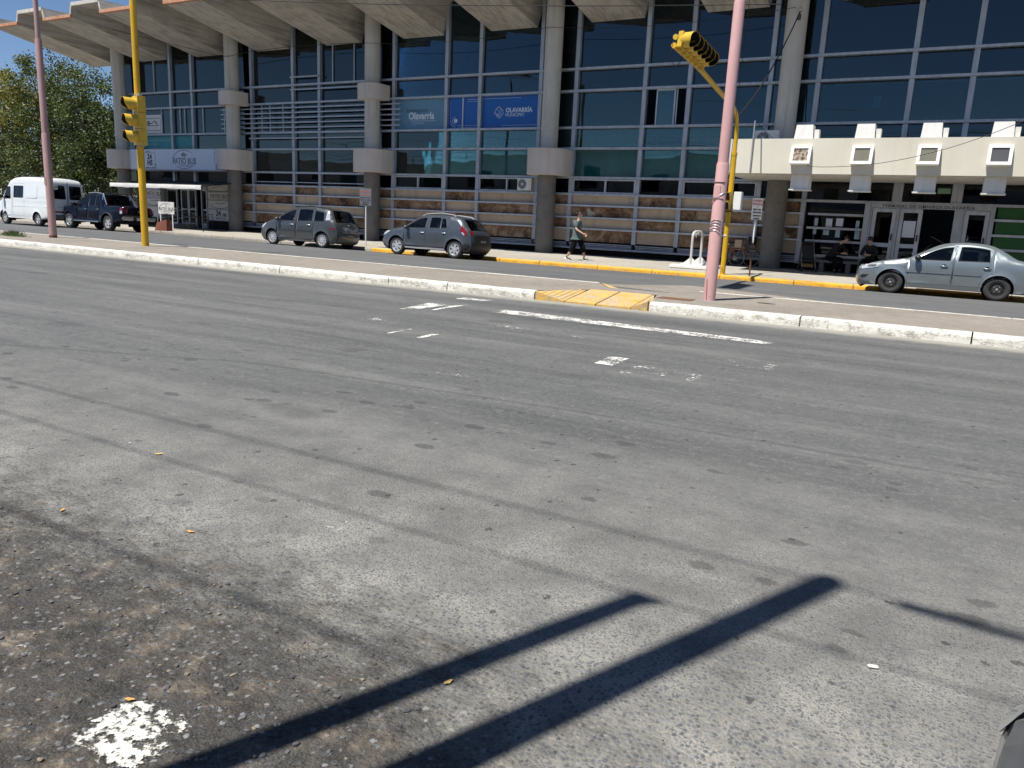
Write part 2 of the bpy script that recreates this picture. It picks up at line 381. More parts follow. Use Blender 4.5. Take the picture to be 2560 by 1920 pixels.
def tile_grid(name, c, line, sx, sz, amt=.5):
    """small mosaic, too fine to build one by one at this distance"""
    b = NB(name); p = b.pos(); n = b.noise(p, 2.5, 5, .65); dr = b.noise(b.mapv(p, (6, 6, .4)), 1.0, 4, .6)
    col = b.ramp(n, [(.3, tuple(v*.78 for v in c)), (.7, tuple(v*1.2 for v in c))])
    t = b.node('TexBrick', {'offset': .5}, Scale=1.0, Mortar_Size=.006, Brick_Width=sx, Row_Height=sz, Color1=(1, 1, 1, 1), Color2=(.8, .8, .8, 1), Mortar=(0, 0, 0, 1))
    ob = b.sep(b.obj()); ang = b.math('MULTIPLY', b.math('ARCTAN2', ob[1], ob[0]), .37)
    cv = b.node('CombineXYZ'); b.set(cv, 0, ang); b.set(cv, 1, ob[2]); b.set(t, 'Vector', cv.outputs[0])
    col = b.mix(amt, col, b.mix(1.0, col, t.outputs[0], 'MULTIPLY'))
    col = b.mix(b.ramp(dr, [(.5, 0.0), (.75, .3)]), col, tuple(v*.55 for v in c))
    return b.bsdf(col, .7)

def alu(name, c=(.34, .36, .40), rough=.45, metal=.35):
    b = NB(name); p = b.pos(); n = b.noise(b.mapv(p, (3, 3, .6)), 2.0, 5, .65); f = b.noise(p, 40, 3, .6)
    col = b.ramp(n, [(.25, tuple(x*.72 for x in c)), (.75, tuple(x*1.2 for x in c))])
    col = b.mix(b.ramp(f, [(.6, 0.0), (.8, .35)]), col, tuple(x*.4 for x in c))
    return b.bsdf(col, rough, metal)

def rusty_paint(name, c, rust_amt=.62, scale=5.0):
    b = NB(name); p = b.pos(); n = b.noise(p, scale, 7, .7); t = b.noise(b.mapv(p, (3, 3, .8)), 1.2, 4, .6)
    col = b.ramp(t, [(.25, tuple(x*.82 for x in c)), (.75, tuple(min(.95, x*1.1) for x in c))])
    z = b.sep(p)[2]
    low = b.math('MULTIPLY', b.math('SUBTRACT', 1.0, b.step(z, .12, .5)), .10)
    m = b.ramp(b.math('ADD', n, low), [(rust_amt, 0.0), (rust_amt+.035, 1.0)])
    col = b.mix(m, col, b.ramp(b.noise(p, 40, 4, .6), [(.3, (.06, .028, .014)), (.7, (.22, .10, .045))]))
    return b.bsdf(col, b.ramp(m, [(0, .42), (1, .85)]), 0, b.bump(n, .15, .01))

def car_paint(name, c, metal=.45, rough=.28, dirt=.28):
    b = NB(name); p = b.pos(); fl = b.noise(p, 2.2, 4, .6); dz = b.sep(b.obj())[2]
    col = b.ramp(fl, [(.3, tuple(x*.93 for x in c)), (.7, tuple(x*1.06 for x in c))])
    dust = b.math('MULTIPLY', b.math('SUBTRACT', 1.0, b.step(b.math('ADD', dz, b.math('MULTIPLY', fl, .2)),   .25, .75)), dirt)
    col = b.mix(dust, col, (.20, .185, .165))
    return b.bsdf(col, b.math('ADD', b.math('MULTIPLY', dust, .6), rough), metal, None, Coat_Weight=.9, Coat_Roughness=.06)

MAT = {}
MAT['road'] = asphalt_near(); MAT['lane'] = asphalt_far()
MAT['walk'] = concrete_walk('pavement_concrete', (.27, .25, .215), (.43, .405, .355))
MAT['median'] = concrete_walk('median_concrete', (.185, .165, .145), (.33, .30, .262), .6)
MAT['soil'] = concrete_walk('bare_ground', (.10, .085, .06), (.18, .15, .11))
MAT['kerbw'] = chipped_paint('chipped_limewash', (.66, .65, .60), (.38, .36, .32), .545, 26, (1, 1, 2.0))
MAT['kerby'] = chipped_paint('chipped_yellow_paint', (.70, .355, .028), (.36, .29, .19), .565, 16)
MAT['rampy'] = chipped_paint('worn_yellow_ramp_paint', (.60, .37, .09), (.46, .38, .26), .51, 14)
MAT['kerbc'] = concrete_walk('kerb_concrete', (.24, .22, .19), (.38, .35, .31))
MAT['mark'] = road_paint('worn_road_marking', cover=.505, scale=26); MAT['markpatch'] = road_paint('chipped_paint_patch', (.74, .73, .68), cover=.505, scale=30, edge=.22); MAT['markworn'] = road_paint('very_worn_road_marking', cover=.415, scale=24, edge=.15)
MAT['edge_line'] = road_paint('edge_line_paint', (.72, .71, .66), .60, 12, .01)
MAT['concrete'] = raw_concrete()
MAT['column'] = painted_concrete('column_concrete', (.50, .475, .43), (.62, .59, .545), (.25, .225, .195), .55)
MAT['band'] = painted_concrete('band_render', (.56, .505, .45), (.66, .60, .545), (.30, .25, .21), .35)
MAT['colbase'] = tile_grid('dark_column_mosaic', (.185, .172, .158), (.1, .1, .1), .12, .05, .35)
MAT['cream'] = painted_concrete('cream_render', (.60, .565, .47), (.68, .65, .555), (.50, .45, .36), .25)
MAT['trim'] = painted_concrete('terracotta_trim', (.42, .19, .10), (.56, .28, .17), (.55, .48, .42), .6)
MAT['alu'] = alu('weathered_aluminium', (.42, .44, .48)); MAT['alud'] = alu('grey_blue_sill_metal', (.32, .355, .42), .55, .25)
MAT['alul'] = alu('bright_window_frame', (.52, .55, .60), .4, .3)
MAT['rock'] = rock_panel(); MAT['tan'] = painted_concrete('tan_panel', (.42, .325, .235), (.56, .45, .335), (.26, .18, .12), .4)
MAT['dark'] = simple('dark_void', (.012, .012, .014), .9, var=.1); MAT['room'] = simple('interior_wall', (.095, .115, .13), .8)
MAT['roomlight'] = simple('pale_panel_behind_glass', (.52, .56, .55), .8, var=.2, scale=.8)
MAT['white'] = simple('white_enamel', (.76, .76, .75), .45, var=.05); MAT['whited'] = painted_concrete('weathered_white', (.66, .65, .62), (.76, .75, .73), (.40, .36, .30), .3)
MAT['black'] = simple('black_plastic', (.018, .018, .02), .5); MAT['rubber'] = simple('tyre_rubber', (.030, .030, .031), .82, var=.2, scale=14, bump=.2)
MAT['grey'] = simple('grey_plastic', (.09, .092, .098), .5); MAT['steel'] = simple('galvanised_steel', (.42, .43, .44), .4, .6); MAT['iron'] = rusty_paint('rusty_iron', (.11, .06, .035), .45)
MAT['pink'] = rusty_paint('pink_pole_paint', (.60, .36, .35), .64, 7); MAT['pinkd'] = rusty_paint('dusty_pink_pole_paint', (.42, .27, .26), .71, 6)
MAT['yellow'] = rusty_paint('yellow_pole_paint', (.64, .38, .016), .645, 7); MAT['signal'] = rusty_paint('yellow_signal_housing', (.60, .40, .04), .68, 9)
MAT['glass'] = glass_mat('blue_facade_glass', (.26, .43, .54), 1.60, (.85, .95, .97), 0, .012); MAT['glassmid'] = glass_mat('mid_facade_glass', (.38, .60, .66), 1.62, (.9, 1, 1), 0, .012)
MAT['glassteal'] = glass_mat('teal_facade_glass', (.52, .78, .78), 1.7, (.9, 1, 1), 0, .012)
MAT['glassdark'] = glass_mat('dark_shop_glass', (.22, .30, .32), 1.5, (1, 1, 1), 0, .01)
MAT['carglass'] = glass_mat('tinted_car_glass', (.36, .41, .41), 1.5); MAT['carglassd'] = glass_mat('dark_privacy_glass', (.06, .07, .075), 1.5)
MAT['chrome'] = simple('chrome', (.75, .76, .77), .15, 1.0, var=.02); MAT['rim'] = simple('painted_alloy', (.62, .63, .65), .3, .55, var=.04); MAT['rimd'] = simple('black_steel_wheel', (.035, .034, .033), .5, .2)
MAT['lampclear'] = simple('headlamp_lens', (.62, .65, .68), .12, .35, var=.3, scale=18, Coat_Weight=1.0); MAT['lampred'] = simple('tail_lamp_lens', (.17, .006, .008), .15, var=.2, Coat_Weight=1.0)
MAT['navy'] = simple('navy_print', (.012, .013, .035), .5); MAT['ink'] = simple('black_print', (.02, .02, .022), .5); MAT['inkred'] = simple('faded_red_print', (.36, .10, .10), .6)
MAT['banner'] = simple('white_banner_vinyl', (.66, .70, .80), .45, var=.04); MAT['boardw'] = simple('white_board', (.66, .65, .63), .5, var=.07)
MAT['curtain'] = simple('pale_blue_curtain', (.42, .55, .58), .8, var=.2, scale=2); MAT['curtainp'] = simple('mauve_curtain', (.20, .19, .30), .8, var=.2, scale=2)
MAT['skin'] = simple('skin', (.50, .30, .21), .55, var=.06); MAT['shirt'] = simple('green_shirt', (.085, .125, .125), .85, var=.2, scale=9, Specular_IOR_Level=.15); MAT['trouser'] = simple('black_trouser', (.008, .008, .009), .85, var=.25, scale=9, Specular_IOR_Level=.08); MAT['hair'] = simple('dark_hair', (.022, .015, .012), .6)
MAT['canvas'] = simple('dark_canvas', (.03, .028, .027), .85, var=.15); MAT['sheet'] = simple('white_awning_vinyl', (.72, .71, .68), .5, var=.06)
MAT['green'] = simple('green_panel', (.012, .10, .014), .4, var=.08); MAT['wire'] = simple('black_cable', (.012, .012, .013), .6)
MAT['brickred'] = painted_concrete('red_brown_planter', (.15, .055, .04), (.22, .085, .06), (.08, .04, .03), .4)
# ------------------------------------------------------------ the ground
KY = [(-400, 27.2), (-60, 26.9), (-36, 26.7), (-28, 26.05), (-21, 25.45), (-14, 25.25), (5, 25.2), (400, 25.2)]
def kerb_y(x): return float(np.interp(x, [k[0] for k in KY], [k[1] for k in KY]))
def road_z(x, y):
    t = (y-22.3)/(kerb_y(x)-22.3)
    return -.12*t**2.6 if t > 0 else 0.0
MZ = .165; MY0, MY1 = 13.55, 16.8                 # median height, near and far edge
def walk_z(x, y): return .03 + .05*min(1, max(0, (y-kerb_y(x))/5.0))

def sheet(name, xs, ys, zf, mat, yf=None):
    V = []; F = []; n = len(ys)
    for x in xs:
        for j, y in enumerate(ys):
            yy = yf(x, y) if yf else y
            V.append((x, yy, zf(x, yy)))
    for i in range(len(xs)-1):
        for j in range(n-1):
            a = i*n+j; F.append((a, a+n, a+n+1, a+1))
    m = MB().add(V, F); o = m.build(name, mat, smooth=60); return tag(o, kind='structure')

g = MB().add([(-900, -900, -.3), (900, -900, -.3), (900, 1400, -.3), (-900, 1400, -.3)], [(0, 1, 2, 3)]).build('ground', MAT['soil']); tag(g, kind='structure')
road = sheet('road', [-300, -60, -20, 0, 20, 60, 300], [.3, 4, 8, 13.7], lambda x, y: 0.0, MAT['road'])
xs = [-300, -120, -60, -48]+list(np.arange(-44, 12, 2.0))+[20, 60, 300]
lane = sheet('service_road', xs, list(np.linspace(0, 1, 15)), road_z, MAT['lane'], lambda x, t: MY1-.05+(kerb_y(x)+.04-MY1+.05)*t)
walk = sheet('pavement', xs, list(np.linspace(0, 1, 8)), walk_z, MAT['walk'], lambda x, t: kerb_y(x)+.14+(29.9+4*t-kerb_y(x)-.14)*t if t < 1 else 75)
MB().box(-300, 300, -14, .3, -.3, .13).build('near_pavement', MAT['walk'])['kind'] = 'structure'

# median: a raised strip with one dropped crossing
RX0, RX1, RX2, RX3 = -7.14, -6.5, -5.15, -4.8
MN, MF = MY0+.2, MY1-.12
NR, FR = 15.02, 15.75                               # where the near ramp ends and the far ramp starts
med = MB()
def mz(x, y):
    if RX0 < x < RX3+.001 and y < NR: return MZ
    return MZ
def quad(m, a, b, c, d): m.add([a, b, c, d], [(0, 1, 2, 3)])
for x0, x1 in ((-120, -60), (-60, -30), (-30, -15), (-15, RX0), (RX3, 0), (0, 20), (20, 120)):
    quad(med, (x0, MN, MZ), (x1, MN, MZ), (x1, MF, MZ), (x0, MF, MZ))
quad(med, (RX0, NR, MZ), (RX3, NR, MZ), (RX3, FR, MZ), (RX0, FR, MZ))
# ground beside the flares
med.add([(RX0, MN, MZ), (RX1, NR, MZ), (RX0, NR, MZ)], [(0, 1, 2)])
med.add([(RX3, MN, MZ), (RX3, NR, MZ), (RX2, NR, MZ)], [(0, 1, 2)])
# far side drop
med.add([(RX0, FR, MZ), (RX1, FR, MZ), (RX0, MF, MZ)], [(0, 1, 2)])
med.add([(RX2, FR, MZ), (RX3, FR, MZ), (RX3, MF, MZ)], [(0, 1, 2)])
quad(med, (RX1, FR, MZ), (RX2, FR, MZ), (RX2, MY1, .012), (RX1, MY1, .012))
med.add([(RX2, FR, MZ), (RX3, MF, MZ), (RX3, MY1, MZ), (RX2, MY1, .012)], [(0, 1, 2, 3)])
medo = med.build('median', MAT['median']); tag(medo, kind='structure')
# kerb stones of the median, near side (whitewashed) and far side
def stone(name, x0, x1, y0, y1, zt, mat, par, seed, rough=.012):
    """a kerb stone with rounded, slightly uneven edges"""
    rr = random.Random(seed); n = max(3, int((x1-x0)/.16)); prof = [(y0, -.05), (y0+.004, zt*.55), (y0+.01, zt-.035), (y0+.035, zt-.008), (y0+.075, zt), (y1-.01, zt), (y1, zt-.01), (y1, -.05)]
    V = []; F = []; k = len(prof)
    for i in range(n+1):
        x = x0+(x1-x0)*i/n
        for j, (y, z) in enumerate(prof):
            e = rough if 0 < j < k-1 else 0
            V.append((x, y+rr.uniform(-e, e)*.5, z+rr.uniform(-e, e)*.5*(1 if j < 4 else .4)))
    for i in range(n):
        for j in range(k-1):
            a = i*k+j; F.append((a, a+k, a+k+1, a+1))
    F.append(tuple(range(k))); F.append(tuple(n*k+j for j in range(k-1, -1, -1)))
    return MB().add(V, F).build(name, mat, par, smooth=50)
jx = [-62]
while jx[-1] < -9.5: jx.append(jx[-1]+rng.choice((2.9, 3.3, 3.7)))
jx = [x for x in jx if x < -9.6]+[-9.24, RX0-.01]
for i, (a, b_) in enumerate(zip(jx[:-1], jx[1:])): stone('kerb_stone', a+.012, b_-.012, MY0, MN+.004, MZ+.004, MAT['kerbw'], medo, i)
jx2 = [RX3+.012, -2.14, .35, 2.9, 5.6, 8.3, 11.2, 14]
for i, (a, b_) in enumerate(zip(jx2[:-1], jx2[1:])): stone('kerb_stone', a+.012, b_-.012, MY0, MN+.004, MZ+.004, MAT['kerbw'], medo, 90+i)
for i, (a, b_) in enumerate(((-62, -48), (-48, -36), (-36, -28), (-28, -20.5), (-20.5, -13), (-13, RX0), (RX3, 1), (1, 8), (8, 14))):
    pbox('far_kerb_stone', medo, MAT['edge_line'] if False else MAT['kerbw'], a+.01, b_-.01, MF, MY1, -.05, MZ+.004)
# yellow ramp slabs, ridged
def slab(name, pts, ridges, mat, par):
    m = MB(); n = len(pts)
    m.add(list(pts)+[(p[0], p[1], p[2]-.25) for p in pts], [tuple(range(n))]+[(i, i+n, (i+1) % n+n, (i+1) % n) for i in range(n)])
    for (a, b_, w_) in ridges:
        a, b_ = Vector(a), Vector(b_); d = (b_-a).normalized(); s_ = Vector((d.y, -d.x, 0))*w_
        m.add([a-s_, a+s_, b_+s_, b_-s_, a-s_*.6+Vector((0, 0, .007)), a+s_*.6+Vector((0, 0, .007)), b_+s_*.6+Vector((0, 0, .007)), b_-s_*.6+Vector((0, 0, .007))],
              [(4, 5, 6, 7), (0, 1, 5, 4), (1, 2, 6, 5), (2, 3, 7, 6), (3, 0, 4, 7)])
    return m.build(name, mat, par)
def lerp(a, b_, t): return tuple(a[i]+(b_[i]-a[i])*t for i in range(3))
zl = .035
A0, A1, A2 = (RX0+.01, MY0, MZ), (RX1, MY0-.02, zl), (RX1-.12, NR-.03, MZ+.002)
rid = []
for t in (.2, .36, .52, .68, .84):
    a = lerp(A0, A1, t); b_ = lerp(A0, A2, t); rid.append((lerp(a, b_, .05), lerp(a, b_, .97), .03))
slab('ramp_slab', [A0, A1, A2], rid, MAT['rampy'], medo)
xm = (RX1+RX2)/2
for x0, x1 in ((RX1+.02, xm-.015), (xm+.015, RX2+.02)):
    p0, p1, p2, p3 = (x0, MY0-.02, zl), (x1, MY0-.02, zl), (x1-.1, NR-.03, MZ+.002), (x0-.1, NR-.03, MZ+.002)
    rid = [(lerp(lerp(p0, p3, t), lerp(p1, p2, t), .03), lerp(lerp(p0, p3, t), lerp(p1, p2, t), .97), .018) for t in np.linspace(.05, .95, 17)]
    slab('ramp_slab', [p0, p1, p2, p3], rid, MAT['rampy'], medo)
B0, B1, B2 = (RX2+.035, MY0-.02, zl), (RX3-.01, MY0, MZ), (RX2-.04, NR-.03, MZ+.002)
rid = []
for t in (.2, .4, .6, .8):
    a = lerp(B0, B1, t); b_ = lerp(B2, B1, t*.25); rid.append((lerp(a, b_, .05), lerp(a, b_, .95), .025))
slab('ramp_slab', [B0, B1, (RX3-.01, MN+.1, MZ), B2], rid, MAT['rampy'], medo)
C0, C1, C2 = (RX0+.02, MY1-.01, MZ), (RX1, FR+.02, MZ+.002), (RX1+.02, MY1-.01, .02)
slab('ramp_slab', [C1, C0, C2], [(lerp(lerp(C1, C0, t), lerp(C1, C2, t), .05), lerp(lerp(C1, C0, t), lerp(C1, C2, t), .95), .03) for t in (.3, .48, .66, .84)], MAT['rampy'], medo)
# rusty lid and joints in the median
lid = pbox('manhole_cover', None, MAT['iron'], -4.95, -4.28, 14.42, 14.78, MZ-.02, MZ+.008); tag(lid, 'rusty square iron cover set in the median beside the pink pole', 'cover')
chip = MB().prism([(-3.25, 15.3), (-2.98, 15.25), (-2.9, 15.36), (-3.2, 15.42)], MZ-.01, MZ+.006).build('access_plate', MAT['black']); tag(chip, 'small dark metal plate lying flat on the median', 'plate')

# pavement kerb stones: concrete on the left, yellow from the sign post on
kx = [-64]
while kx[-1] < 13: kx.append(kx[-1]+rng.choice((1.7, 2.0, 2.3)))
kx = sorted([x for x in kx if abs(x+21.2) > 1.0]+[-21.2])
for i, (a, b_) in enumerate(zip(kx[:-1], kx[1:])):
    ym = (kerb_y(a)+kerb_y(b_))/2; ang = math.atan2(kerb_y(b_)-kerb_y(a), b_-a)
    L = (b_-a)/math.cos(ang)/2-.01
    o = stone('kerb_stone', -L, L, 0, .15, .155, MAT['kerby'] if a > -21.5 else MAT['kerbc'], walk, 300+i, .016)
    o.location = ((a+b_)/2, ym, -.122); o.rotation_euler = (0, 0, ang)
# drain grating beside the sedan
dg = empty('drain_grating', (0, 0, 0), label='steel bar drain grating in the pavement beside the silver sedan', cat='grating')
for i in range(34): pbox('bar', dg, MAT['steel'], -.9+i*.055, -.87+i*.055, 25.42, 25.62, .035, .048)
pbox('frame', dg, MAT['iron'], -.95, 1.0, 25.40, 25.415, .03, .046); pbox('frame', dg, MAT['iron'], -.95, 1.0, 25.625, 25.64, .03, .046)

# painted markings on the near road
def mark(pts, mat, label, z=.004):
    n = len(pts); P = []
    m = MB().add([(p[0], p[1], z) for p in pts], [tuple(range(n))]); o = m.build('road_marking', MAT[mat]); tag(o, label, 'road marking', 'worn white road markings'); return o
mark([(-6.78, 11.13), (-2.12, 11.05), (-2.05, 11.36), (-6.72, 11.62)], 'mark', 'long worn white line across the road before the yellow ramp')
mark([(-7.95, 10.25), (-7.75, 10.4), (-7.70, 11.45), (-8.14, 11.42)], 'mark', 'short white bar, left one of the pair left of the long line')
mark([(-7.50, 10.5), (-7.46, 10.6), (-7.5, 11.72), (-7.64, 11.3)], 'mark', 'thin white sliver, right one of the pair left of the long line')
mark([(-8.22, 12.35), (-7.66, 12.45), (-7.6, 12.74), (-8.24, 12.66)], 'mark', 'small white bar close to the kerb left of the yellow ramp')
mark([(-5.98, 9.5), (-5.2, 9.5), (-5.15, 9.8), (-5.55, 10.2), (-5.95, 10.1)], 'markworn', 'speckled remains of white paint below the left of the long line')
mark([(-4.85, 9.4), (-4.2, 9.45), (-4.25, 9.8), (-4.8, 9.8)], 'markworn', 'faint white paint specks below the middle of the long line')
mark([(-3.42, 8.0), (-3.2, 8.02), (-3.22, 8.6), (-3.45, 8.56)], 'mark', 'bright white dash alone in the middle of the road')
mark([(-3.1, 7.6), (-2.2, 7.5), (-2.1, 8.3), (-3.0, 8.4)], 'markworn', 'scattered white paint flecks right of the lone dash')
mark([(-2.4, 9.1), (-1.6, 9.0), (-1.6, 9.5), (-2.4, 9.5)], 'markworn', 'tiny white paint flecks under the right end of the long line')
mark([(-5.95, 8.04), (-5.87, 8.08), (-5.89, 8.5), (-5.98, 8.45)], 'mark', 'short thin white dash left of centre in the road')
mark([(-6.45, 8.05), (-6.41, 8.05), (-6.42, 8.65), (-6.46, 8.63)], 'mark', 'hairline white dash left of the short thin dash')
mark([(-7.6, 8.8), (-6.9, 8.7), (-6.85, 9.3), (-7.5, 9.4)], 'markworn', 'faint flecks of white paint below the pair of bars')
mark([(-4.55, 6.33), (-4.0, 6.37), (-3.98, 6.52), (-4.5, 6.5)], 'markworn', 'pale rubbed streak of paint below the lone white dash')
mark([(-2.18, 1.18), (-2.05, 1.12), (-1.88, 1.13), (-1.79, 1.23), (-1.80, 1.38), (-1.92, 1.42), (-2.05, 1.44), (-2.15, 1.33)], 'markpatch', 'large chipped white paint patch on the dirty ground bottom left', .006)
mark([(-2.27, 1.05), (-2.1, 1.05), (-2.12, 1.2), (-2.2, 1.22)], 'markworn', 'small white paint flecks left of the large paint patch', .006)
mark([(-2.85, 1.27), (-2.72, 1.29), (-2.69, 1.36), (-2.82, 1.38)], 'markworn', 'small chipped white paint patch at the left edge', .006)
mark([(-4.66, 3.0), (-4.5, 3.0), (-4.5, 3.12), (-4.64, 3.12)], 'markworn', 'faint white paint smudge left of the tyre marks', .005)
mark([(-2.64, 2.78), (-2.54, 2.76), (-2.5, 2.95), (-2.6, 3.0)], 'markworn', 'faint white paint smudge in the middle foreground', .005)
o = MB().add([(-2.1, 17.05, .004), (-.7, 17.05, .004), (-.7, 17.17, .004), (-2.1, 17.17, .004)], [(0, 1, 2, 3)]).build('road_marking', MAT['mark']); tag(o, 'short white dash on the service road behind the median', 'road marking')
# lighter cement patch of the service road behind the ramp
o = MB().add([(-7.9, 18.1, .004), (-3.2, 17.1, .004), (-1.8, 18.6, .004), (-6.0, 20.2, .004)], [(0, 1, 2, 3)]).build('road_patch', MAT['median']); tag(o, kind='structure')

# loose stones on the dirty strip
def pebbles():
    rr = random.Random(11); m = MB()
    ico = bmesh.new(); bmesh.ops.create_icosphere(ico, subdivisions=1, radius=1); ico.verts.index_update()
    IV = [v.co.copy() for v in ico.verts]; IF = [tuple(v.index for v in f.verts) for f in ico.faces]; ico.free()
    def put(x, y, r):
        s = (r*rr.uniform(.7, 1.4), r*rr.uniform(.6, 1.0), r*rr.uniform(.35, .7)); a = rr.uniform(0, 6.28); ca, sa = math.cos(a), math.sin(a)
        V = []
        for v in IV:
            k = rr.uniform(.8, 1.15); X, Y_, Z = v.x*s[0]*k, v.y*s[1]*k, v.z*s[2]*k
            V.append((x+X*ca-Y_*sa, y+X*sa+Y_*ca, Z+s[2]*.45))
        m.add(V, IF, rr.choice((0, 0, 1, 1, 2)))
    for i in range(2300):
        x = rr.uniform(-4.9, -.9); y = rr.uniform(.9, 2.3)
        if y > 2.2-.25*rr.random() + (.0 if x < -1.6 else (x+1.6)*-.9): continue
        put(x, y, .003+.010*rr.random()**4)
    for i in range(420): put(rr.uniform(-6, 1.5), rr.uniform(1.5, 5.0), .0025+.004*rr.random()**2)
    o = m.build('gravel', [simple('stone_dark', (.05, .052, .058), .8, var=.3, scale=90), simple('stone_grey', (.10, .102, .105), .75, var=.3, scale=90), simple('stone_tan', (.20, .165, .125), .8, var=.3, scale=90)], smooth=30)
    tag(o, 'loose gravel scattered over the dirty edge of the road', 'gravel', kind='stuff')
pebbles()
def leaf(x, y, s, a, label, mat, z=.006):
    m = MB(); pts = [(-1, 0), (-.5, .38), (.1, .45), (.7, .25), (1.1, 0), (.6, -.3), (0, -.42), (-.6, -.3)]
    V = [(px*s, py*s, z+.25*s*abs(px)*(.4+.6*(i % 2))) for i, (px, py) in enumerate(pts)]+[(0, 0, z)]
    m.add(V, [(i, (i+1) % 8, 8) for i in range(8)]); o = m.build('dry_leaf', mat, loc=(x, y, 0), rot=(0, 0, a)); tag(o, label, 'leaf', 'dry leaves on the road')
lfm = simple('dry_leaf_orange', (.55, .27, .07), .7, var=.2, scale=60); lfy = simple('dry_leaf_yellow', (.62, .42, .14), .7, var=.2, scale=60)
leaf(-2.14, 1.37, .018, .4, 'orange dry leaf just left of the large white paint patch', lfm)
leaf(-1.33, 2.02, .020, 1.3, 'yellow dry leaf on the dark patch between the two pole shadows', lfy)
leaf(-3.1, 2.36, .022, .2, 'orange dry leaf at the upper edge of the dirty strip', lfm)
leaf(-3.85, 2.17, .02, 2.2, 'small orange dry leaf far left on the dirty strip', lfm)
leaf(-4.28, 3.05, .026, .9, 'pale yellow dry leaf left of the tyre marks', lfy)
pp = MB().bbox(-.02, .02, -.009, .009, 0, .010, .004).build('paper_scrap', MAT['boardw'], loc=(-.06, 2.98, .002), rot=(0, 0, .3)); tag(pp, 'crumpled white paper scrap right of the thick shadow', 'paper')
# grass tuft on the median
gt = MB(); rr = random.Random(5)
for i in range(520):
    a = rr.gauss(0, .42); bx, by = -28.2+a, 15.0+rr.gauss(0, .10); h = rr.uniform(.06, .24)*math.exp(-(a/.5)**2*.5); dx, dy = rr.uniform(-.09, .09), rr.uniform(-.09, .09); w_ = .006
    gt.add([(bx-w_, by, MZ), (bx+w_, by, MZ), (bx+w_*.6+dx*.5, by+dy*.5, MZ+h*.7), (bx+dx, by+dy, MZ+h)], [(0, 1, 2), (0, 2, 3)])
tag(gt.build('grass', simple('grass_blades', (.075, .13, .03), .7, var=.3, scale=20)), 'small tuft of green grass growing on the median', 'grass', kind='stuff')
# ------------------------------------------------------------ the bus terminal
CX = [-44.79, -35.14, -25.49, -15.84, -6.19, 3.46, 13.11]
YC, RC, YF = 30.65, .37, 31.3
OFF = [.89, 3.94, 5.77, 8.85]
ZR = [2.62, 3.31, 4.5, 5.35, 6.82, 7.69, 11.4]
ZS = [2.62, 2.15, 1.65, 1.18, .62]
B = empty('terminal_building', (0, 0, 0), label='long glass fronted bus terminal with folded concrete roof and round columns', cat='building')
# folded roof: open channels that hang lower towards the glass, plates between them
FC = [-47.2+4.84*k for k in range(14)]
def slab8(name, a, b_, mat):
    m = MB().add(list(a)+list(b_), [(0, 3, 2, 1), (4, 5, 6, 7), (0, 1, 5, 4), (1, 2, 6, 5), (2, 3, 7, 6), (3, 0, 4, 7)])
    return m.build(name, mat, B)
YE, YI = 25.7, 31.45; T = .12
_rm = {}
for i, c in enumerate(FC):
    key = 'fold'
    if key not in _rm:
        def me(a, b_): return MB().add(list(a)+list(b_), [(0, 3, 2, 1), (4, 5, 6, 7), (0, 1, 5, 4), (1, 2, 6, 5), (2, 3, 7, 6), (3, 0, 4, 7)]).mesh('roof', MAT['concrete'])
        bot = [(-1.2, YE, 10.56), (1.2, YE, 10.56), (1.15, YI, 9.48), (-1.15, YI, 9.48)]
        _rm['bot'] = me(bot, [(x, y, z+T) for x, y, z in bot])
        for s, k in ((1, 'r'), (-1, 'l')):
            q = [(s*1.2, YE, 10.56), (s*1.33, YE, 11.06), (s*1.70, YI, 11.36), (s*1.15, YI, 9.48)]
            _rm[k] = me(q, [(x-s*T, y, z+.03) for x, y, z in q])
        q = [(1.33, YE, 11.06), (4.84-1.33, YE, 11.06), (4.84-1.70, YI, 11.36), (1.70, YI, 11.36)]
        _rm['top'] = me(q, [(x, y, z+T) for x, y, z in q])
        q = [(-1.2, YI, 9.48), (1.2, YI, 9.48), (1.75, YI, 11.5), (-1.75, YI, 11.5)]
        _rm['end'] = me(q, [(x, y+.1, z) for x, y, z in q])
        _rm['tl'] = MB().add([(-1.22, YE-.03, 10.53), (1.22, YE-.03, 10.53), (1.22, YE-.03, 10.66), (-1.22, YE-.03, 10.66), (-1.22, YE+.1, 10.50), (1.22, YE+.1, 10.50), (1.22, YE+.1, 10.70), (-1.22, YE+.1, 10.70)], [(0, 1, 2, 3), (4, 7, 6, 5), (0, 4, 5, 1), (3, 2, 6, 7), (0, 3, 7, 4), (1, 5, 6, 2)]).mesh('trim', MAT['trim'])
        _rm['tt'] = MB().box(1.30, 4.84-1.30, YE-.02, YE+.1, 11.05, 11.22).mesh('trim', MAT['column'])
        _rm[key] = 1
    for k, nm in (('bot', 'roof_channel'), ('r', 'channel_side'), ('l', 'channel_side'), ('end', 'channel_end'), ('tl', 'edge_trim')): link(nm, _rm[k], B, (c, 0, 0))
    if i < len(FC)-1: link('roof_plate', _rm['top'], B, (c, 0, 0)); link('edge_trim', _rm['tt'], B, (c, 0, 0))
pbox('roof_deck', B, MAT['concrete'], -48.5, 17, 31.56, 47, 11.5, 11.7)
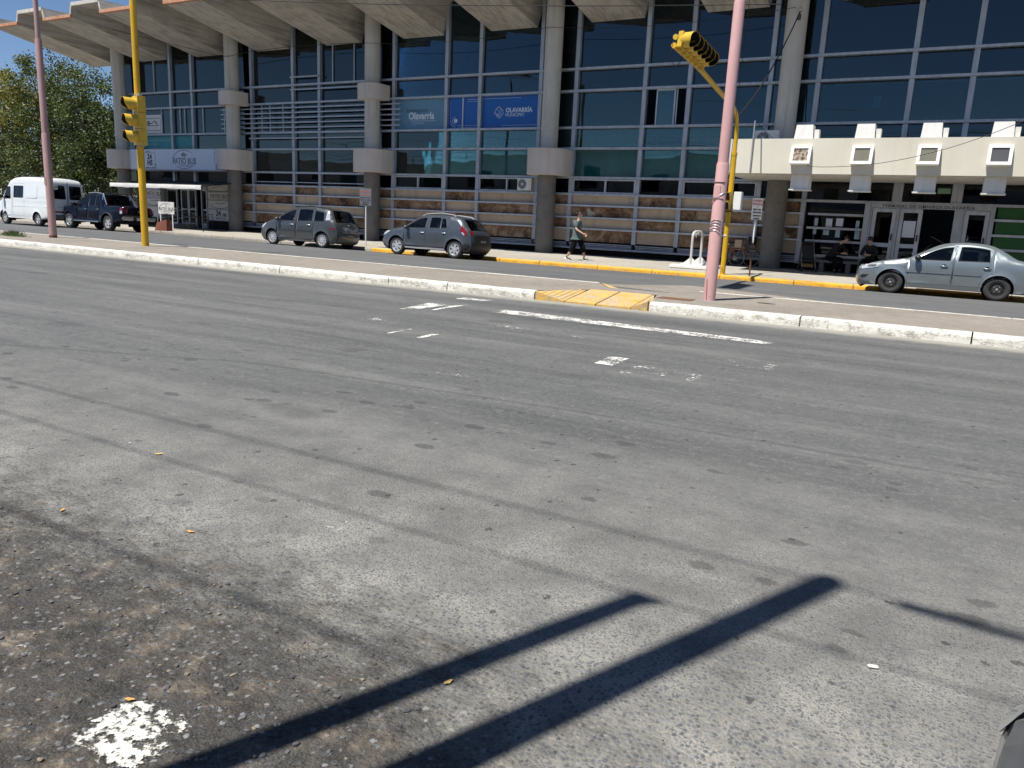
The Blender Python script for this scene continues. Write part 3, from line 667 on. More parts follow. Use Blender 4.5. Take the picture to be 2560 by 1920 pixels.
# columns
def lathe_part(name, prof, mat, par, loc, n=28, sm=40): return MB().lathe(prof, n).build(name, mat, par, loc, smooth=sm)
_cm = None
for i, c in enumerate(CX):
    if _cm is None:
        _cm = (MB().lathe([(RC, 3.4), (RC, 11.4)], 28).mesh('column', MAT['column'], 40),
               MB().lathe([(RC+.02, -.05), (RC+.02, 3.36)], 28).mesh('column_base', MAT['colbase'], 40))
        def drum(r, z0, z1):
            pts = [(r, 31.14-YC)]+[(r*math.cos(a), r*math.sin(a)*.97-.05) for a in np.linspace(0, -math.pi, 22)]+[(-r, 31.14-YC)]
            return MB().prism(pts, z0, z1).mesh('band', MAT['band'], 35)
        _dl, _du = drum(.88, 3.355, 4.42), drum(.68, 6.72, 7.41)
    col = link('column', _cm[0], B, (c, YC, 0)); link('column_base', _cm[1], col)
    if i < 4: link('column_band', _dl, col)
    if i in (1, 2): link('column_band', _du, col)
# glazing: posts, rails and panes
def seg_bounds(i):
    c, n = CX[i], CX[i+1]
    return [c-.80, c+.89, c+3.94, c+5.77, c+8.85]
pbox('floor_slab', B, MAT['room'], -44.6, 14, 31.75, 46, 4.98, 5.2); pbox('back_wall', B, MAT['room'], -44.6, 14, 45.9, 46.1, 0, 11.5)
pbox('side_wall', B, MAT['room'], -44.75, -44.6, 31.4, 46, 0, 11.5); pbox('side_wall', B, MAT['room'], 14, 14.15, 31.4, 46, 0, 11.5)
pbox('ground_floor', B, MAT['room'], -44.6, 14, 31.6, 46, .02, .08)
pbox('added_bright_backing', B, MAT['roomlight'], -35.3, -5.3, 31.62, 31.70, 3.36, 4.46)  # pale panel added behind the teal glass to imitate its bright reflection
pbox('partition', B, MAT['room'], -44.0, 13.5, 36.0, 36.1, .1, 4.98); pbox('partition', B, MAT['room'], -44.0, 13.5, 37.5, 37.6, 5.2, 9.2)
for i in range(6):
    bs = seg_bounds(i)
    for j, x in enumerate(bs[1:]):
        z0 = .62 if i != 4 else 2.6
        if i == 4 and j == 0: z0 = .3
        if i == 0: z0 = 2.62
        pbox('post', B, MAT['alu'], x-.085, x+.085, YF-.17, YF+.06, z0, 11.45)
    xs_ = [CX[i]-.80]+bs[1:]+[CX[i+1]-.80]
    for r, z in enumerate(ZR[:-1]):
        if i == 4 and z in (3.31,): continue
        pbox('rail', B, MAT['alu'], CX[i]-.795, CX[i+1]-.805, YF-.24, YF-.02, z-.045, z+.045)
    for s in range(5):
        x0, x1 = xs_[s], xs_[s+1]
        for r in range(6):
            z0, z1 = ZR[r], ZR[r+1]
            if i == 4 and r == 1: continue
            mt = 'glassdark' if r == 0 else ('glassteal' if r < 3 else ('glassmid' if r == 3 else 'glass'))
            if i == 3 and s == 2 and r == 3:
                continue
            if i >= 4 and r < 3 and r > 0: mt = 'glass'
            po = pbox('pane', B, MAT[mt], x0+.02, x1-.02, YF+.0, YF+.012, z0+.02, z1-.02)
            po.rotation_euler = (R(rng.gauss(0, .35)), 0, R(rng.gauss(0, .35)))
# open window in the bay with the traffic light
x0, x1 = CX[3]+3.94+.085, CX[3]+5.77-.085
for a, b_ in ((x0+.42, x0+.47), (x1-.50, x1-.45)): pbox('window_frame', B, MAT['alul'], a, b_, YF-.10, YF-.04, 5.39, 6.78)
pbox('window_frame', B, MAT['alul'], x0+.42, x1-.45, YF-.09, YF-.05, 6.72, 6.775); pbox('pane', B, MAT['glassteal'], x0+.47, x1-.50, YF-.075, YF-.065, 5.4, 6.72)
pbox('window_frame', B, MAT['alul'], x1-.42, x1-.38, YF-.05, YF+.0, 5.39, 6.78)
# panel wall under the glass, bays 1 to 3 and beside the door
for i in (1, 2, 3, 4):
    xs_ = [CX[i]-.80]+seg_bounds(i)[1:]+[CX[i+1]-.80]
    for s in range(5):
        if i == 4 and s > 0: continue
        x0, x1 = xs_[s], xs_[s+1]
        if s > 0: x0 += .085
        if s < 4: x1 -= .085
        for r in range(4):
            z1, z0 = ZS[r], ZS[r+1]
            brown = (s+r) % 2 == 0
            pbox('stone_panel' if brown else 'render_panel', B, MAT['rock' if brown else 'tan'], x0+.008, x1-.008, YF-.05-(.012 if brown else 0), YF+.05, z0+.04, z1-.04)
        low = .40
        for k in range(3): pbox('sill_slat', B, MAT['alud'], x0, x1, YF-.16+.03*k, YF+.02, .585-.065*k-.04, .585-.065*k)
    xa, xb = CX[i]-.795, (CX[i+1]-.805 if i < 4 else CX[i]+.95)
    for z in ZS[1:4]: pbox('rail', B, MAT['alul'], xa, xb, YF-.22, YF-.02, z-.035, z+.035)
    pbox('sill', B, MAT['alud'], xa, xb, YF-.26, YF+.02, .33, .405)
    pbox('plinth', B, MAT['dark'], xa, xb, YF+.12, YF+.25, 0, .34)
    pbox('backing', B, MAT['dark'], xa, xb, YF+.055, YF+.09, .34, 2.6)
# small framed windows above the panels
def small_window(x0, x1, z0=2.68, z1=3.25, split=None, mat='glassdark'):
    w_ = .05
    f = MB(); f.box(x0, x1, YF-.16, YF-.05, z1-w_, z1); f.box(x0, x1, YF-.16, YF-.05, z0, z0+w_); f.box(x0, x0+w_, YF-.16, YF-.05, z0+w_, z1-w_); f.box(x1-w_, x1, YF-.16, YF-.05, z0+w_, z1-w_)
    for s in (split or []): f.box(s-.03, s+.03, YF-.155, YF-.06, z0+w_, z1-w_)
    o = f.build('window_frame', MAT['alul'], B)
    return o
def curtain(x0, x1, z0, z1, y, mat, name='curtain', folds=9, par=None):
    n = folds*8; V = []; F = []
    for i in range(n+1):
        t = i/n; x = x0+(x1-x0)*t; yy = y+.035*math.sin(t*folds*6.283+.6*math.sin(9*t)); V += [(x, yy, z0), (x, yy, z1)]
    for i in range(n): F.append((2*i, 2*i+2, 2*i+3, 2*i+1))
    return MB().add(V, F).build(name, MAT[mat], par or B, smooth=179)
c = CX[2]; small_window(c+.99, c+3.84, split=[c+2.4]); small_window(c+5.87, c+8.75, split=[c+7.35, c+8.0])
pbox('blind', B, MAT['roomlight'], c+5.95, c+7.95, YF+.06, YF+.08, 2.72, 3.2); curtain(c+3.98, c+5.7, 2.66, 3.3, YF+.2, 'curtain', folds=14)
c = CX[3]; small_window(c+.99, c+3.84, split=[c+2.5]); small_window(c+5.87, c+8.75)
curtain(c+1.0, c+3.8, 2.7, 3.26, YF+.12, 'curtainp', folds=16)
pbox('cabinet', B, simple('teal_cabinet', (.02, .16, .19), .5), c+4.5, c+5.2, YF+.5, YF+.9, 2.5, 2.95)
# grille and louvres on the second bay
a, b_ = CX[1], CX[2]
for k, z in enumerate((6.575, 6.33, 6.085, 5.84, 5.595)):
    pbox('louvre', B, MAT['alu'], a-1.35, b_+1.4, YF-.31, YF-.245, z-.03, z+.03)
pbox('louvre', B, MAT['alu'], a+.8, b_-.7, YF-.31, YF-.245, 5.03, 5.09); pbox('louvre', B, MAT['alu'], a+3.9, b_-.8, YF-.31, YF-.245, 7.42, 7.48); pbox('louvre', B, MAT['alu'], a+3.9, a+5.85, YF-.31, YF-.245, 8.03, 8.09)
for x in (a+1.75, a+2.35, a+3.3): pbox('grille_bar', B, MAT['alu'], x-.025, x+.025, YF-.235, YF-.21, 5.40, 6.77)
for x in (a+6.6, a+8.0): pbox('glazing_bar', B, MAT['alul'], x-.02, x+.02, YF-.07, YF-.01, 7.74, 9.5)
pbox('blind', B, simple('brown_blind', (.115, .10, .10), .8), a+.95, a+3.85, YF+.1, YF+.12, 7.75, 9.6); pbox('blind', B, simple('grey_blind', (.17, .16, .17), .8), a+5.9, a+8.75, YF+.1, YF+.12, 7.75, 9.55)
for z in (2.80,): pbox('bar', B, MAT['alul'], a+1.0, a+8.7, YF-.09, YF-.05, z, z+.04)
# railing and shapes seen through the lower glass
rl = MB()
for c in (CX[2], CX[3]):
    for x in np.arange(c+1.3, c+9, .42): rl.box(x-.012, x+.012, 32.2, 32.225, 4.5, 5.3)
    for z in (4.72, 4.92): rl.box(c+1.2, c+9, 32.195, 32.23, z, z+.022)
rl.build('inner_railing', MAT['curtain'], B)
# left bay: curtains, notice, shopfront
a = CX[0]
pbox('notice', B, MAT['boardw'], a+1.25, a+2.85, YF-.012, YF-.004, 5.45, 6.5)
nt = MB()
def outline(m, x0, x1, z0, z1, y, w_=.025):
    m.box(x0, x1, y-.003, y, z1-w_, z1); m.box(x0, x1, y-.003, y, z0, z0+w_); m.box(x0, x0+w_, y-.003, y, z0+w_, z1-w_); m.box(x1-w_, x1, y-.003, y, z0+w_, z1-w_)
outline(nt, a+1.33, a+2.77, 5.6, 6.32, YF-.013)
nt.box(a+1.55, a+1.62, YF-.016, YF-.013, 5.88, 6.14); nt.box(a+1.66, a+1.75, YF-.016, YF-.013, 5.88, 6.17); nt.prism([(a+1.75, 6.03), (a+2.0, 6.05), (a+2.2, 6.18), (a+2.4, 6.1), (a+2.5, 5.95), (a+2.42, 5.95), (a+2.32, 6.06), (a+2.2, 6.13), (a+2.0, 6.01), (a+1.75, 5.98)], YF-.016, YF-.013, 'y'); nt.box(a+1.75, a+2.6, YF-.016, YF-.013, 5.88, 5.91)
nt.build('notice_print', MAT['ink'], B)
curtain(a+6.7, a+8.4, 5.4, 6.75, YF+.25, 'curtain', folds=6); curtain(a+6.5, a+8.7, 4.55, 5.3, YF+.25, 'curtain', folds=7)
for x in (a+2.95, a+4.6, a+5.0, a+6.55, a+8.3): pbox('window_frame', B, MAT['alul'], x-.025, x+.025, YF-.07, YF-.01, 5.4, 6.77)
pbox('glazing_bar', B, MAT['alul'], a+2.4, a+2.44, YF-.07, YF-.01, 7.74, 9.5)
teal = simple('teal_window_film', (.02, .25, .27), .4, var=.1)
for x0, x1 in ((a+1.0, a+3.84), (a+4.04, a+5.67)): pbox('window_film', B, teal, x0, x1, YF-.014, YF-.006, 4.62, 5.29)
text('film_lettering', 'Secretaría de Desarrollo Económico', .17, MAT['curtain'], B, (a+2.5, YF-.016, 5.06)); text('film_lettering', 'Oficina de Turismo', .14, MAT['curtain'], B, (a+1.85, YF-.016, 4.84))
# shopfront of the left bay
for x0, x1 in ((a+.7, a+2.75), (a+6.75, a+8.95)):
    zs = [2.56, 2.17, 1.70, 1.21, .60]
    for r in range(4):
        pbox('shop_panel', B, MAT['boardw'], x0, x1, YF-.12, YF-.04, zs[r+1]+.02, zs[r]-.02)
    for z in zs: pbox('rail', B, MAT['alu'], x0-.05, x1+.05, YF-.2, YF-.05, z-.035, z+.02)
    xc = (x0+x1)/2+(.25 if x0 < a+3 else -.1)
    text('panel_lettering', 'PATIO BUS', .34, MAT['grey'], B, (xc, YF-.125, 1.935), bold=.004, xs=.92); text('panel_lettering', 'CAFE & RESTO', .10, MAT['ink'], B, (xc, YF-.125, 1.55), spacing=1.2)
    ar = MB()
    for (a0, a1, zc) in ((200, 340, 1.62), (30, 150, 2.12)):
        pts = [(xc+.85*math.cos(R(t)), YF-.127, zc+.36*math.sin(R(t))) for t in np.linspace(a0, a1, 18)]
        pts = [p for p in pts if p[0] < x1-.03 and p[0] > x0+.03]
        ar.tube(pts, .012, 4)
    ar.build('logo_arc', MAT['grey'], B)
    if x0 > a+3:
        text('panel_lettering', '24', .42, MAT['navy'], B, (xc-.15, YF-.125, .98), bold=.012); text('panel_lettering', 'HS', .24, MAT['navy'], B, (xc+.36, YF-.125, .90), bold=.01); text('panel_lettering', 'JUNTO A VOS', .13, MAT['navy'], B, (xc+.05, YF-.125, .72))
pbox('pilaster', B, MAT['colbase'], a+2.75, a+3.1, YF-.25, YF, .08, 2.6)
for x0, x1 in ((a+3.15, a+4.1), (a+4.45, a+5.1), (a+5.12, a+5.75), (a+6.2, a+6.7)):
    d = pbox('shop_door' if x0 > a+4.4 and x0 < a+6 else 'shop_window', B, MAT['glassdark'], x0+.06, x1-.06, YF-.1, YF-.085, .35 if x0 > a+4.4 else .6, 2.2)
    f = MB(); f.box(x0, x0+.07, YF-.15, YF-.04, .09, 2.3); f.box(x1-.07, x1, YF-.15, YF-.04, .09, 2.3); f.box(x0+.07, x1-.07, YF-.15, YF-.04, 2.2, 2.3); f.box(x0+.07, x1-.07, YF-.15, YF-.04, .09, .35); f.box(x0+.07, x1-.07, YF-.15, YF-.04, 1.1, 1.17)
    f.build('door_frame', MAT['alul'], B)
pbox('shop_lintel', B, MAT['alu'], a+2.7, a+6.8, YF-.2, YF-.02, 2.3, 2.57); pbox('warm_poster', B, simple('tan_poster', (.48, .33, .18), .7), a+3.3, a+3.95, YF+.02, YF+.03, 1.3, 2.1)
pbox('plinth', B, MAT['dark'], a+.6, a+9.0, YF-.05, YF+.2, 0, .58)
# entrance under the canopy
ex0, ex1 = -5.09, -3.15
pbox('post', B, MAT['alu'], -3.16, -2.98, YF-.3, YF, .06, 2.62)
for z in (2.15, 1.65, 1.18): pbox('rail', B, MAT['alu'], ex0, ex1, YF-.2, YF-.02, z-.045, z+.035)
for r in range(4):
    if r < 3: pbox('pane', B, MAT['glassdark'], ex0, ex1, YF-.02, YF-.008, ZS[r+1]+.02, ZS[r]-.02)
pbox('pane', B, MAT['glassdark'], ex0, ex1, YF-.02, YF-.008, .72, 1.12)
for k in range(3): pbox('sill_slat', B, MAT['alud'], ex0, ex1, YF-.16+.03*k, YF+.02, .585-.065*k-.04, .585-.065*k)
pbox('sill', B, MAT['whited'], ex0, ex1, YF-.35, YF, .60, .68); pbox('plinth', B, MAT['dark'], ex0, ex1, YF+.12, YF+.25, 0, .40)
def door(x0, x1, name='door', open_=False):
    f = MB(); w_ = .13
    f.box(x0, x0+w_, YF-.16, YF-.08, .1, 2.43); f.box(x1-w_, x1, YF-.16, YF-.08, .1, 2.43); f.box(x0+w_, x1-w_, YF-.16, YF-.08, 2.30, 2.43); f.box(x0+w_, x1-w_, YF-.16, YF-.08, .1, .38); f.box(x0+w_, x1-w_, YF-.155, YF-.085, 1.08, 1.22)
    d = f.build(name, MAT['alul'], B)
    pbox('pane', d, MAT['glassdark'], x0+w_, x1-w_, YF-.125, YF-.115, .38, 2.30)
    MB().box(x1-.10, x1-.05, YF-.21, YF-.17, 1.32, 1.55).build('handle', MAT['black'], d)
door(-2.9, -2.12); door(-2.02, -1.3); door(-.02, .72)
for x0, x1 in ((-2.99, -2.91), (-2.11, -2.03), (-.33, -.03), (.73, .86)): pbox('door_post', B, MAT['alu'], x0, x1, YF-.24, YF-.03, .06, 2.44)
pbox('lintel', B, MAT['alu'], -2.97, .86, YF-.26, YF-.02, 2.441, 2.58); text('lintel_lettering', 'TERMINAL DE OMNIBUS OLAVARRIA', .135, MAT['ink'], B, (-1.18, YF-.262, 2.51), spacing=1.25, xs=1.06, bold=.003)
pbox('poster', B, MAT['banner'], -1.86, -1.47, YF-.14, YF-.135, 1.45, 2.02)
for x, z, w_, h, m in ((-4.85, 1.72, .12, .28, 'curtain'), (-4.45, 1.70, .22, .3, 'banner'), (-4.1, 1.74, .24, .28, 'banner'), (-4.08, 1.33, .16, .36, 'curtain'), (-4.5, 1.40, .2, .18, 'curtain'), (-3.42, 1.70, .12, .26, 'curtain'), (-3.42, 1.30, .18, .30, 'curtain'), (-3.25, 1.3, .1, .3, 'inkred'), (-4.87, 1.42, .12, .2, 'curtain')):
    pbox('leaflet', B, MAT[m], x, x+w_, YF-.03, YF-.026, z, z+h)
pbox('sticker', B, simple('pale_green_sticker', (.22, .36, .24), .6), -.95, -.55, YF-.03, YF-.02, 2.98, 3.16)
for z0, z1 in ((.62, 1.12), (1.2, 1.6), (1.68, 2.1), (2.2, 2.56)): pbox('green_panel', B, MAT['green'], .93, 3.0, YF-.06, YF, z0, z1)
for z in (2.15, 1.65, 1.18): pbox('rail', B, MAT['alul'], .86, 3.1, YF-.2, YF-.02, z-.045, z+.035)
for k in range(2): pbox('post', B, MAT['alu'], (-2.1, -.25)[k]-.08, (-2.1, -.25)[k]+.08, YF-.17, YF+.02, 2.6, 3.34)
pbox('pane', B, MAT['glassdark'], 3.0, 13, YF, YF+.012, .1, 2.6)
# red and white strip inside seen through the dark entrance
pbox('counter', B, simple('red_counter', (.35, .02, .03), .4), -3.1, -2.0, 34.0, 34.1, 1.0, 1.25); pbox('counter_top', B, MAT['white'], -3.1, -2.0, 33.95, 34.1, 1.25, 1.3)
# canopy
pbox('canopy', B, MAT['cream'], -7.4, 14, 27.2, 31.04, 3.33, 4.43)
pbox('canopy_soffit', B, MAT['column'], -7.3, 14, 27.3, 31.0, 3.30, 3.328)
pbox('down_pipe', B, MAT['steel'], -6.47, -6.43, 27.14, 27.18, 3.36, 5.0)
# upper floor room behind the canopy: pale shapes
pbox('room_shelf', B, MAT['room'], -4.4, -1.2, 33.0, 33.1, 5.25, 5.95); pbox('menu_board', B, MAT['curtain'], -3.55, -3.3, 32.9, 32.95, 6.1, 6.5)
pbox('pillar', B, MAT['room'], -3.15, -3.0, 32.6, 32.75, 5.25, 6.9); pbox('fluorescent_strip', B, MAT['curtain'], -5.1, 3, 33.5, 33.56, 7.02, 7.06)
for k in range(5): pbox('bottle', B, MAT['curtain'], -1.75+.09*k, -1.71+.09*k, 32.0, 32.05, 5.41, 5.6+.04*(k % 3))

# municipal window graphics on the third bay
c = CX[2]
sg = empty('window_sign', (0, 0, 0), label='blue municipal office sign on the upper windows left of the traffic light', cat='sign')
blue = simple('deep_blue_vinyl', (.003, .095, .38), .35, var=.05); pale = simple('pale_blue_vinyl', (.12, .25, .36), .4, var=.08)
def spanel(x0, x1, mat): return pbox('panel', sg, mat, x0, x1, YF-.022, YF-.008, 5.40, 6.77)
spanel(c+.98, c+3.85, pale); spanel(c+4.03, c+4.80, blue); spanel(c+4.86, c+5.68, blue); spanel(c+5.86, c+8.76, blue)
pbox('divider', sg, MAT['alul'], c+4.80, c+4.86, YF-.08, YF-.02, 5.4, 6.77)
lt = simple('pale_lettering', (.66, .72, .78), .5, var=.05); yv = YF-.0245
text('lettering', 'Subdelegación', .26, simple('dark_teal_lettering', (.012, .05, .07), .5), sg, (c+2.2, yv, 6.27), xs=.86); text('lettering', 'Olavarría', .44, lt, sg, (c+2.45, yv, 6.01), bold=.012, xs=.9)
text('lettering', 'Dirección provincial de atención al vecino', .085, lt, sg, (c+2.6, yv, 5.80)); text('lettering', 'y asuntos municipales', .085, lt, sg, (c+2.3, yv, 5.69))
text('lettering', 'OLAVARRÍA', .27, lt, sg, (c+7.75, yv, 6.15), bold=.007, xs=.92); text('lettering', 'MUNICIPIO', .20, lt, sg, (c+7.55, yv, 5.95), xs=.95)
em = MB(); ec = (c+6.72, 6.07)
dia = [(0, .26), (.2, .1), (.24, -.03), (.05, -.25), (-.22, -.03), (-.17, .12)]
em.tube([(ec[0]+x, yv, ec[1]+z) for x, z in dia+dia[:1]], .012, 4)
for pts in (((-.2, .02), (-.05, -.12), (.1, -.2)), ((-.16, -.08), (0, -.05), (.08, .06), (.2, .1)), ((-.1, .16), (0, .05), (.1, .2)), ((.0, -.1), (.1, .02), (.2, -.1), (.0, -.1)), ((-.12, -.12), (-.02, -.22)), ((-.06, -.08), (.04, -.18))):
    em.tube([(ec[0]+x, yv, ec[1]+z) for x, z in pts], .009, 4)
em.build('emblem', lt, sg)
da = MB()
def dash(x0, x1, z): 
    for x in np.arange(x0, x1, .085): da.box(x, x+.05, yv-.002, yv, z-.009, z+.009)
dash(c+5.05, c+5.66, 6.68); dash(c+5.05, c+5.66, 6.59); dash(c+5.9, c+7.8, 6.68); dash(c+4.5, c+5.66, 5.55); dash(c+4.5, c+5.66, 5.46); dash(c+6.9, c+8.7, 5.52)
for z in np.arange(5.75, 6.68, .085): da.box(c+4.12, c+4.135, yv-.002, yv, z, z+.05)
for r in (.17, .28): da.tube([(c+4.42+r*math.cos(t), yv, 5.76+r*math.sin(t)) for t in np.linspace(R(100 if r < .2 else 180), R(270), 12)], .011, 4)
da.lathe([(0, yv-.002), (.095, yv-.002), (.095, yv)], 20, 'y', (c+4.42, 0, 5.76)); da.build('dashes', lt, sg)['kind'] = 'stuff'

# white shop banner between the first two columns
a = CX[0]
bn = empty('shop_banner', (0, 0, 0), label='long white cafe banner between the two leftmost columns above the awning', cat='sign')
pbox('board', bn, MAT['banner'], a+.85, CX[1]-.55, 30.5, 30.56, 3.36, 4.46); pbox('frame', bn, MAT['alu'], a+.85, CX[1]-.55, 30.5, 30.58, 3.30, 3.357)
yb = 30.497
text('lettering', 'PATIO BUS', .47, MAT['grey'], bn, (-39.07, yb, 3.80), bold=.004, xs=.88); text('lettering', 'CAFE & RESTO', .15, MAT['grey'], bn, (-38.95, yb, 3.56), spacing=1.15)
lg = MB()
lg.tube([(-39.07+.95*math.cos(R(t)), yb, 3.93+.47*math.sin(R(t))) for t in np.linspace(45, 205, 30)], .014, 4)
lg.tube([(-39.07+.95*math.cos(R(t)), yb, 3.87+.47*math.sin(R(t))) for t in np.linspace(225, 375, 30)], .014, 4)
for (dx, l, an) in ((-.14, .12, 108), (-.07, .17, 98), (.01, .18, 90), (.08, .15, 82)): lg.tube([(-39.1+dx, yb, 4.1), (-39.1+dx+l*math.cos(R(an)), yb, 4.1+l*math.sin(R(an)))], .02, 5)
lg.tube([(-39.1+.11*math.cos(R(t)), yb, 4.06+.11*math.sin(R(t))) for t in np.linspace(150, 400, 16)], .014, 4); lg.tube([(-38.96, yb, 4.1), (-38.85, yb, 4.2), (-38.83, yb, 4.14)], .016, 4)
lg.build('emblem', MAT['grey'], bn)
for xc in (-42.1, -35.98):
    text('lettering', 'ABIERTO', .12, MAT['grey'], bn, (xc-.1, yb, 4.33)); text('lettering', '24', .40, MAT['navy'], bn, (xc, yb, 4.04), bold=.016); text('lettering', 'HS', .40, MAT['navy'], bn, (xc, yb, 3.70), bold=.016); text('lettering', 'JUNTO A VOS', .12, MAT['navy'], bn, (xc, yb, 3.42), bold=.004)
lg = MB(); 
for x in (-41.6, -36.5): lg.box(x-.012, x+.012, yb-.002, yb, 3.75, 4.44)
lg.box(-42.6, -41.6, yb-.002, yb, 4.255, 4.275); lg.box(-36.5, -35.7, yb-.002, yb, 4.255, 4.275); lg.build('rule', MAT['grey'], bn)
for x in (-41.62, -36.4): text('lettering', 'C/23', .16, MAT['navy'], bn, (x, yb, 3.52), rot=(R(90), R(-90), 0), bold=.006)
# awning
aw = empty('awning', (0, 0, 0), label='dark flat awning with white front valance over the cafe entrance', cat='awning')
ax0, ax1, ay, az = -42.7, -35.0, 28.3, 2.43
m = MB(); n = 24; V = []; F = []
for i in range(n+1):
    t = i/n; x = ax0+(ax1-ax0)*t
    for j in range(7):
        s = j/6; V.append((x, ay+(30.9-ay)*s, az+(2.72-az)*s-.05*math.sin(math.pi*s)*(.5+.5*math.sin(t*math.pi*4)**2)))
for i in range(n):
    for j in range(6): k = i*7+j; F.append((k, k+7, k+8, k+1))
m.add(V, F); m.add([(x, y, z-.012) for x, y, z in V], [f[::-1] for f in F]); m.build('canopy_cloth', MAT['canvas'], aw, smooth=60)
m = MB(); V = []; F = []
for i in range(61):
    t = i/60; x = ax0+(ax1-ax0)*t; e = .012*math.sin(t*23)+.008*math.sin(t*57)
    V += [(x, ay-.012, az+.01), (x, ay-.035-e*.5, az-.1), (x, ay-.02-e, az-.21+e)]
for i in range(60):
    for j in range(2): k = i*3+j; F.append((k, k+3, k+4, k+1))
m.add(V, F); m.add([(x, y+.012, z) for x, y, z in V], [f[::-1] for f in F]); m.build('valance', MAT['sheet'], aw, smooth=60)
for x, y in ((ax0+.03, ay+.05), (-37.9, ay+.05), (ax1-.03, ay+.05)): MB().tube([(x, y, .03), (x, y, az-.02)], .032, 8).build('post', MAT['black'], aw, smooth=60)
for x in (ax0+.03, ax1-.03): MB().tube([(x, ay+.03, az-.035), (x, 30.9, 2.70)], .028, 6).build('side_rail', MAT['black'], aw, smooth=60)

# vent ducts through the canopy
for k, (xc, lab) in enumerate(((-4.87, 'leftmost white vent duct on the cream canopy, its grille peeling and rusty'), (-3.05, 'second white vent duct from the left on the cream canopy'), (-1.21, 'third white vent duct from the left on the cream canopy'), (.62, 'fourth white vent duct from the left on the canopy, with a grey grille'), (2.45, 'vent duct on the canopy at the right end of the row'))):
    v = empty('vent_duct', (xc, 27.2, 0), label=lab, cat='vent', group='white vent ducts on the canopy')
    MB().add([(-.3, .04, 4.42), (.27, .04, 4.42), (.27, .55, 4.42), (-.3, .55, 4.42), (-.27, .10, 4.86), (.24, .10, 4.86), (.24, .50, 4.86), (-.27, .50, 4.86)], [(0, 3, 2, 1), (4, 5, 6, 7), (0, 1, 5, 4), (1, 2, 6, 5), (2, 3, 7, 6), (3, 0, 4, 7)]).build('upper_box', MAT['whited'], v)
    pbox('side_box', v, MAT['whited'], .28, .42, .2, .5, 4.42, 4.72)
    MB().bbox(-.29, .29, .22, .75, 2.86, 3.32, .015).build('lower_box', MAT['whited'], v); pbox('lower_lip', v, MAT['whited'], -.32, .32, .19, .77, 2.82, 2.858)
    h = MB().add([(-.3, 0, 4.19), (.3, 0, 4.19), (.3, -.05, 4.19), (-.3, -.05, 4.19), (-.3, 0, 3.6), (.3, 0, 3.6), (.3, -.24, 3.62), (-.3, -.24, 3.62)], [(0, 1, 2, 3), (4, 7, 6, 5), (3, 2, 6, 7), (0, 3, 7, 4), (1, 5, 6, 2)]).build('hood', MAT['whited'], v)
    ax = Vector((1, 0, 0)); down = Vector((0, -.19, -.57)).normalized(); nrm = Vector((0, -.57, .19)).normalized(); cc = Vector((0, -.145, 3.905))
    f = MB()
    f.obox(cc+down*.255+nrm*.015, ax, down, nrm, .31, .045, .03); f.obox(cc-down*.255+nrm*.015, ax, down, nrm, .31, .045, .03); f.obox(cc+ax*.265+nrm*.015, ax, down, nrm, .045, .21, .03); f.obox(cc-ax*.265+nrm*.015, ax, down, nrm, .045, .21, .03)
    f.build('frame', MAT['whited'], h)
    gm = (rusty_paint('peeling_grille', (.52, .47, .38), .5, 12), simple('olive_grille', (.24, .23, .18), .6), MAT.get('og'), simple('grey_grille', (.11, .115, .125), .5), MAT['steel'])[k] or bpy.data.materials['olive_grille']
    f = MB(); f.obox(cc+nrm*.004, ax, down, nrm, .22, .21, .003)
    for q in range(14): f.obox(cc+down*(-.195+.03*q)+nrm*.010, ax, down+nrm*.8, nrm, .218, .010, .002)
    f.build('grille', gm, h)
# air conditioners and box
def condenser(name, x0, x1, y0, z0, z1, label, fan_left=True):
    o = empty(name, ((x0+x1)/2, y0, z0), label=label, cat='air conditioner'); w_, h = x1-x0, z1-z0
    MB().bbox(-w_/2, w_/2, 0, .3, 0, h, .012).build('casing', MAT['whited'], o); fx = -w_*.14 if fan_left else w_*.12; r = h*.40
    MB().lathe([(0, -.004), (r, -.004), (r, .01)], 24, 'y', (fx, 0, h/2)).build('fan_recess', MAT['grey'], o)
    m = MB(); m.lathe([(r+.012, -.012), (r+.012, .002), (r-.012, .002), (r-.012, -.012), (r+.012, -.012)], 24, 'y', (fx, 0, h/2))
    for k in range(3): m.lathe([(r*(.3+.2*k)+.004, -.014), (r*(.3+.2*k)-.004, -.014)], 24, 'y', (fx, 0, h/2))
    for k in range(8): m.tube([(fx, -.012, h/2), (fx+r*math.cos(k*.785), -.012, h/2+r*math.sin(k*.785))], .004, 4)
    m.build('fan_guard', MAT['alul'], o, smooth=50); MB().lathe([(0, -.02), (r*.22, -.02), (r*.22, 0)], 16, 'y', (fx, 0, h/2)).build('fan_hub', MAT['white'], o)
    return o
condenser('condenser_unit', -7.0, -6.15, 29.6, 4.43, 4.97, 'white air conditioner standing on the canopy left end beside the column')
condenser('condenser_unit', CX[2]+8.02, CX[2]+8.72, YF-.36, 2.72, 3.24, 'white air conditioner filling the right end of a small window above the stone panels')
o = pbox('junction_box', None, MAT['whited'], -5.28, -5.0, 30.9, 31.05, 4.62, 4.86); tag(o, 'small white box above the canopy beside the round column', 'box')
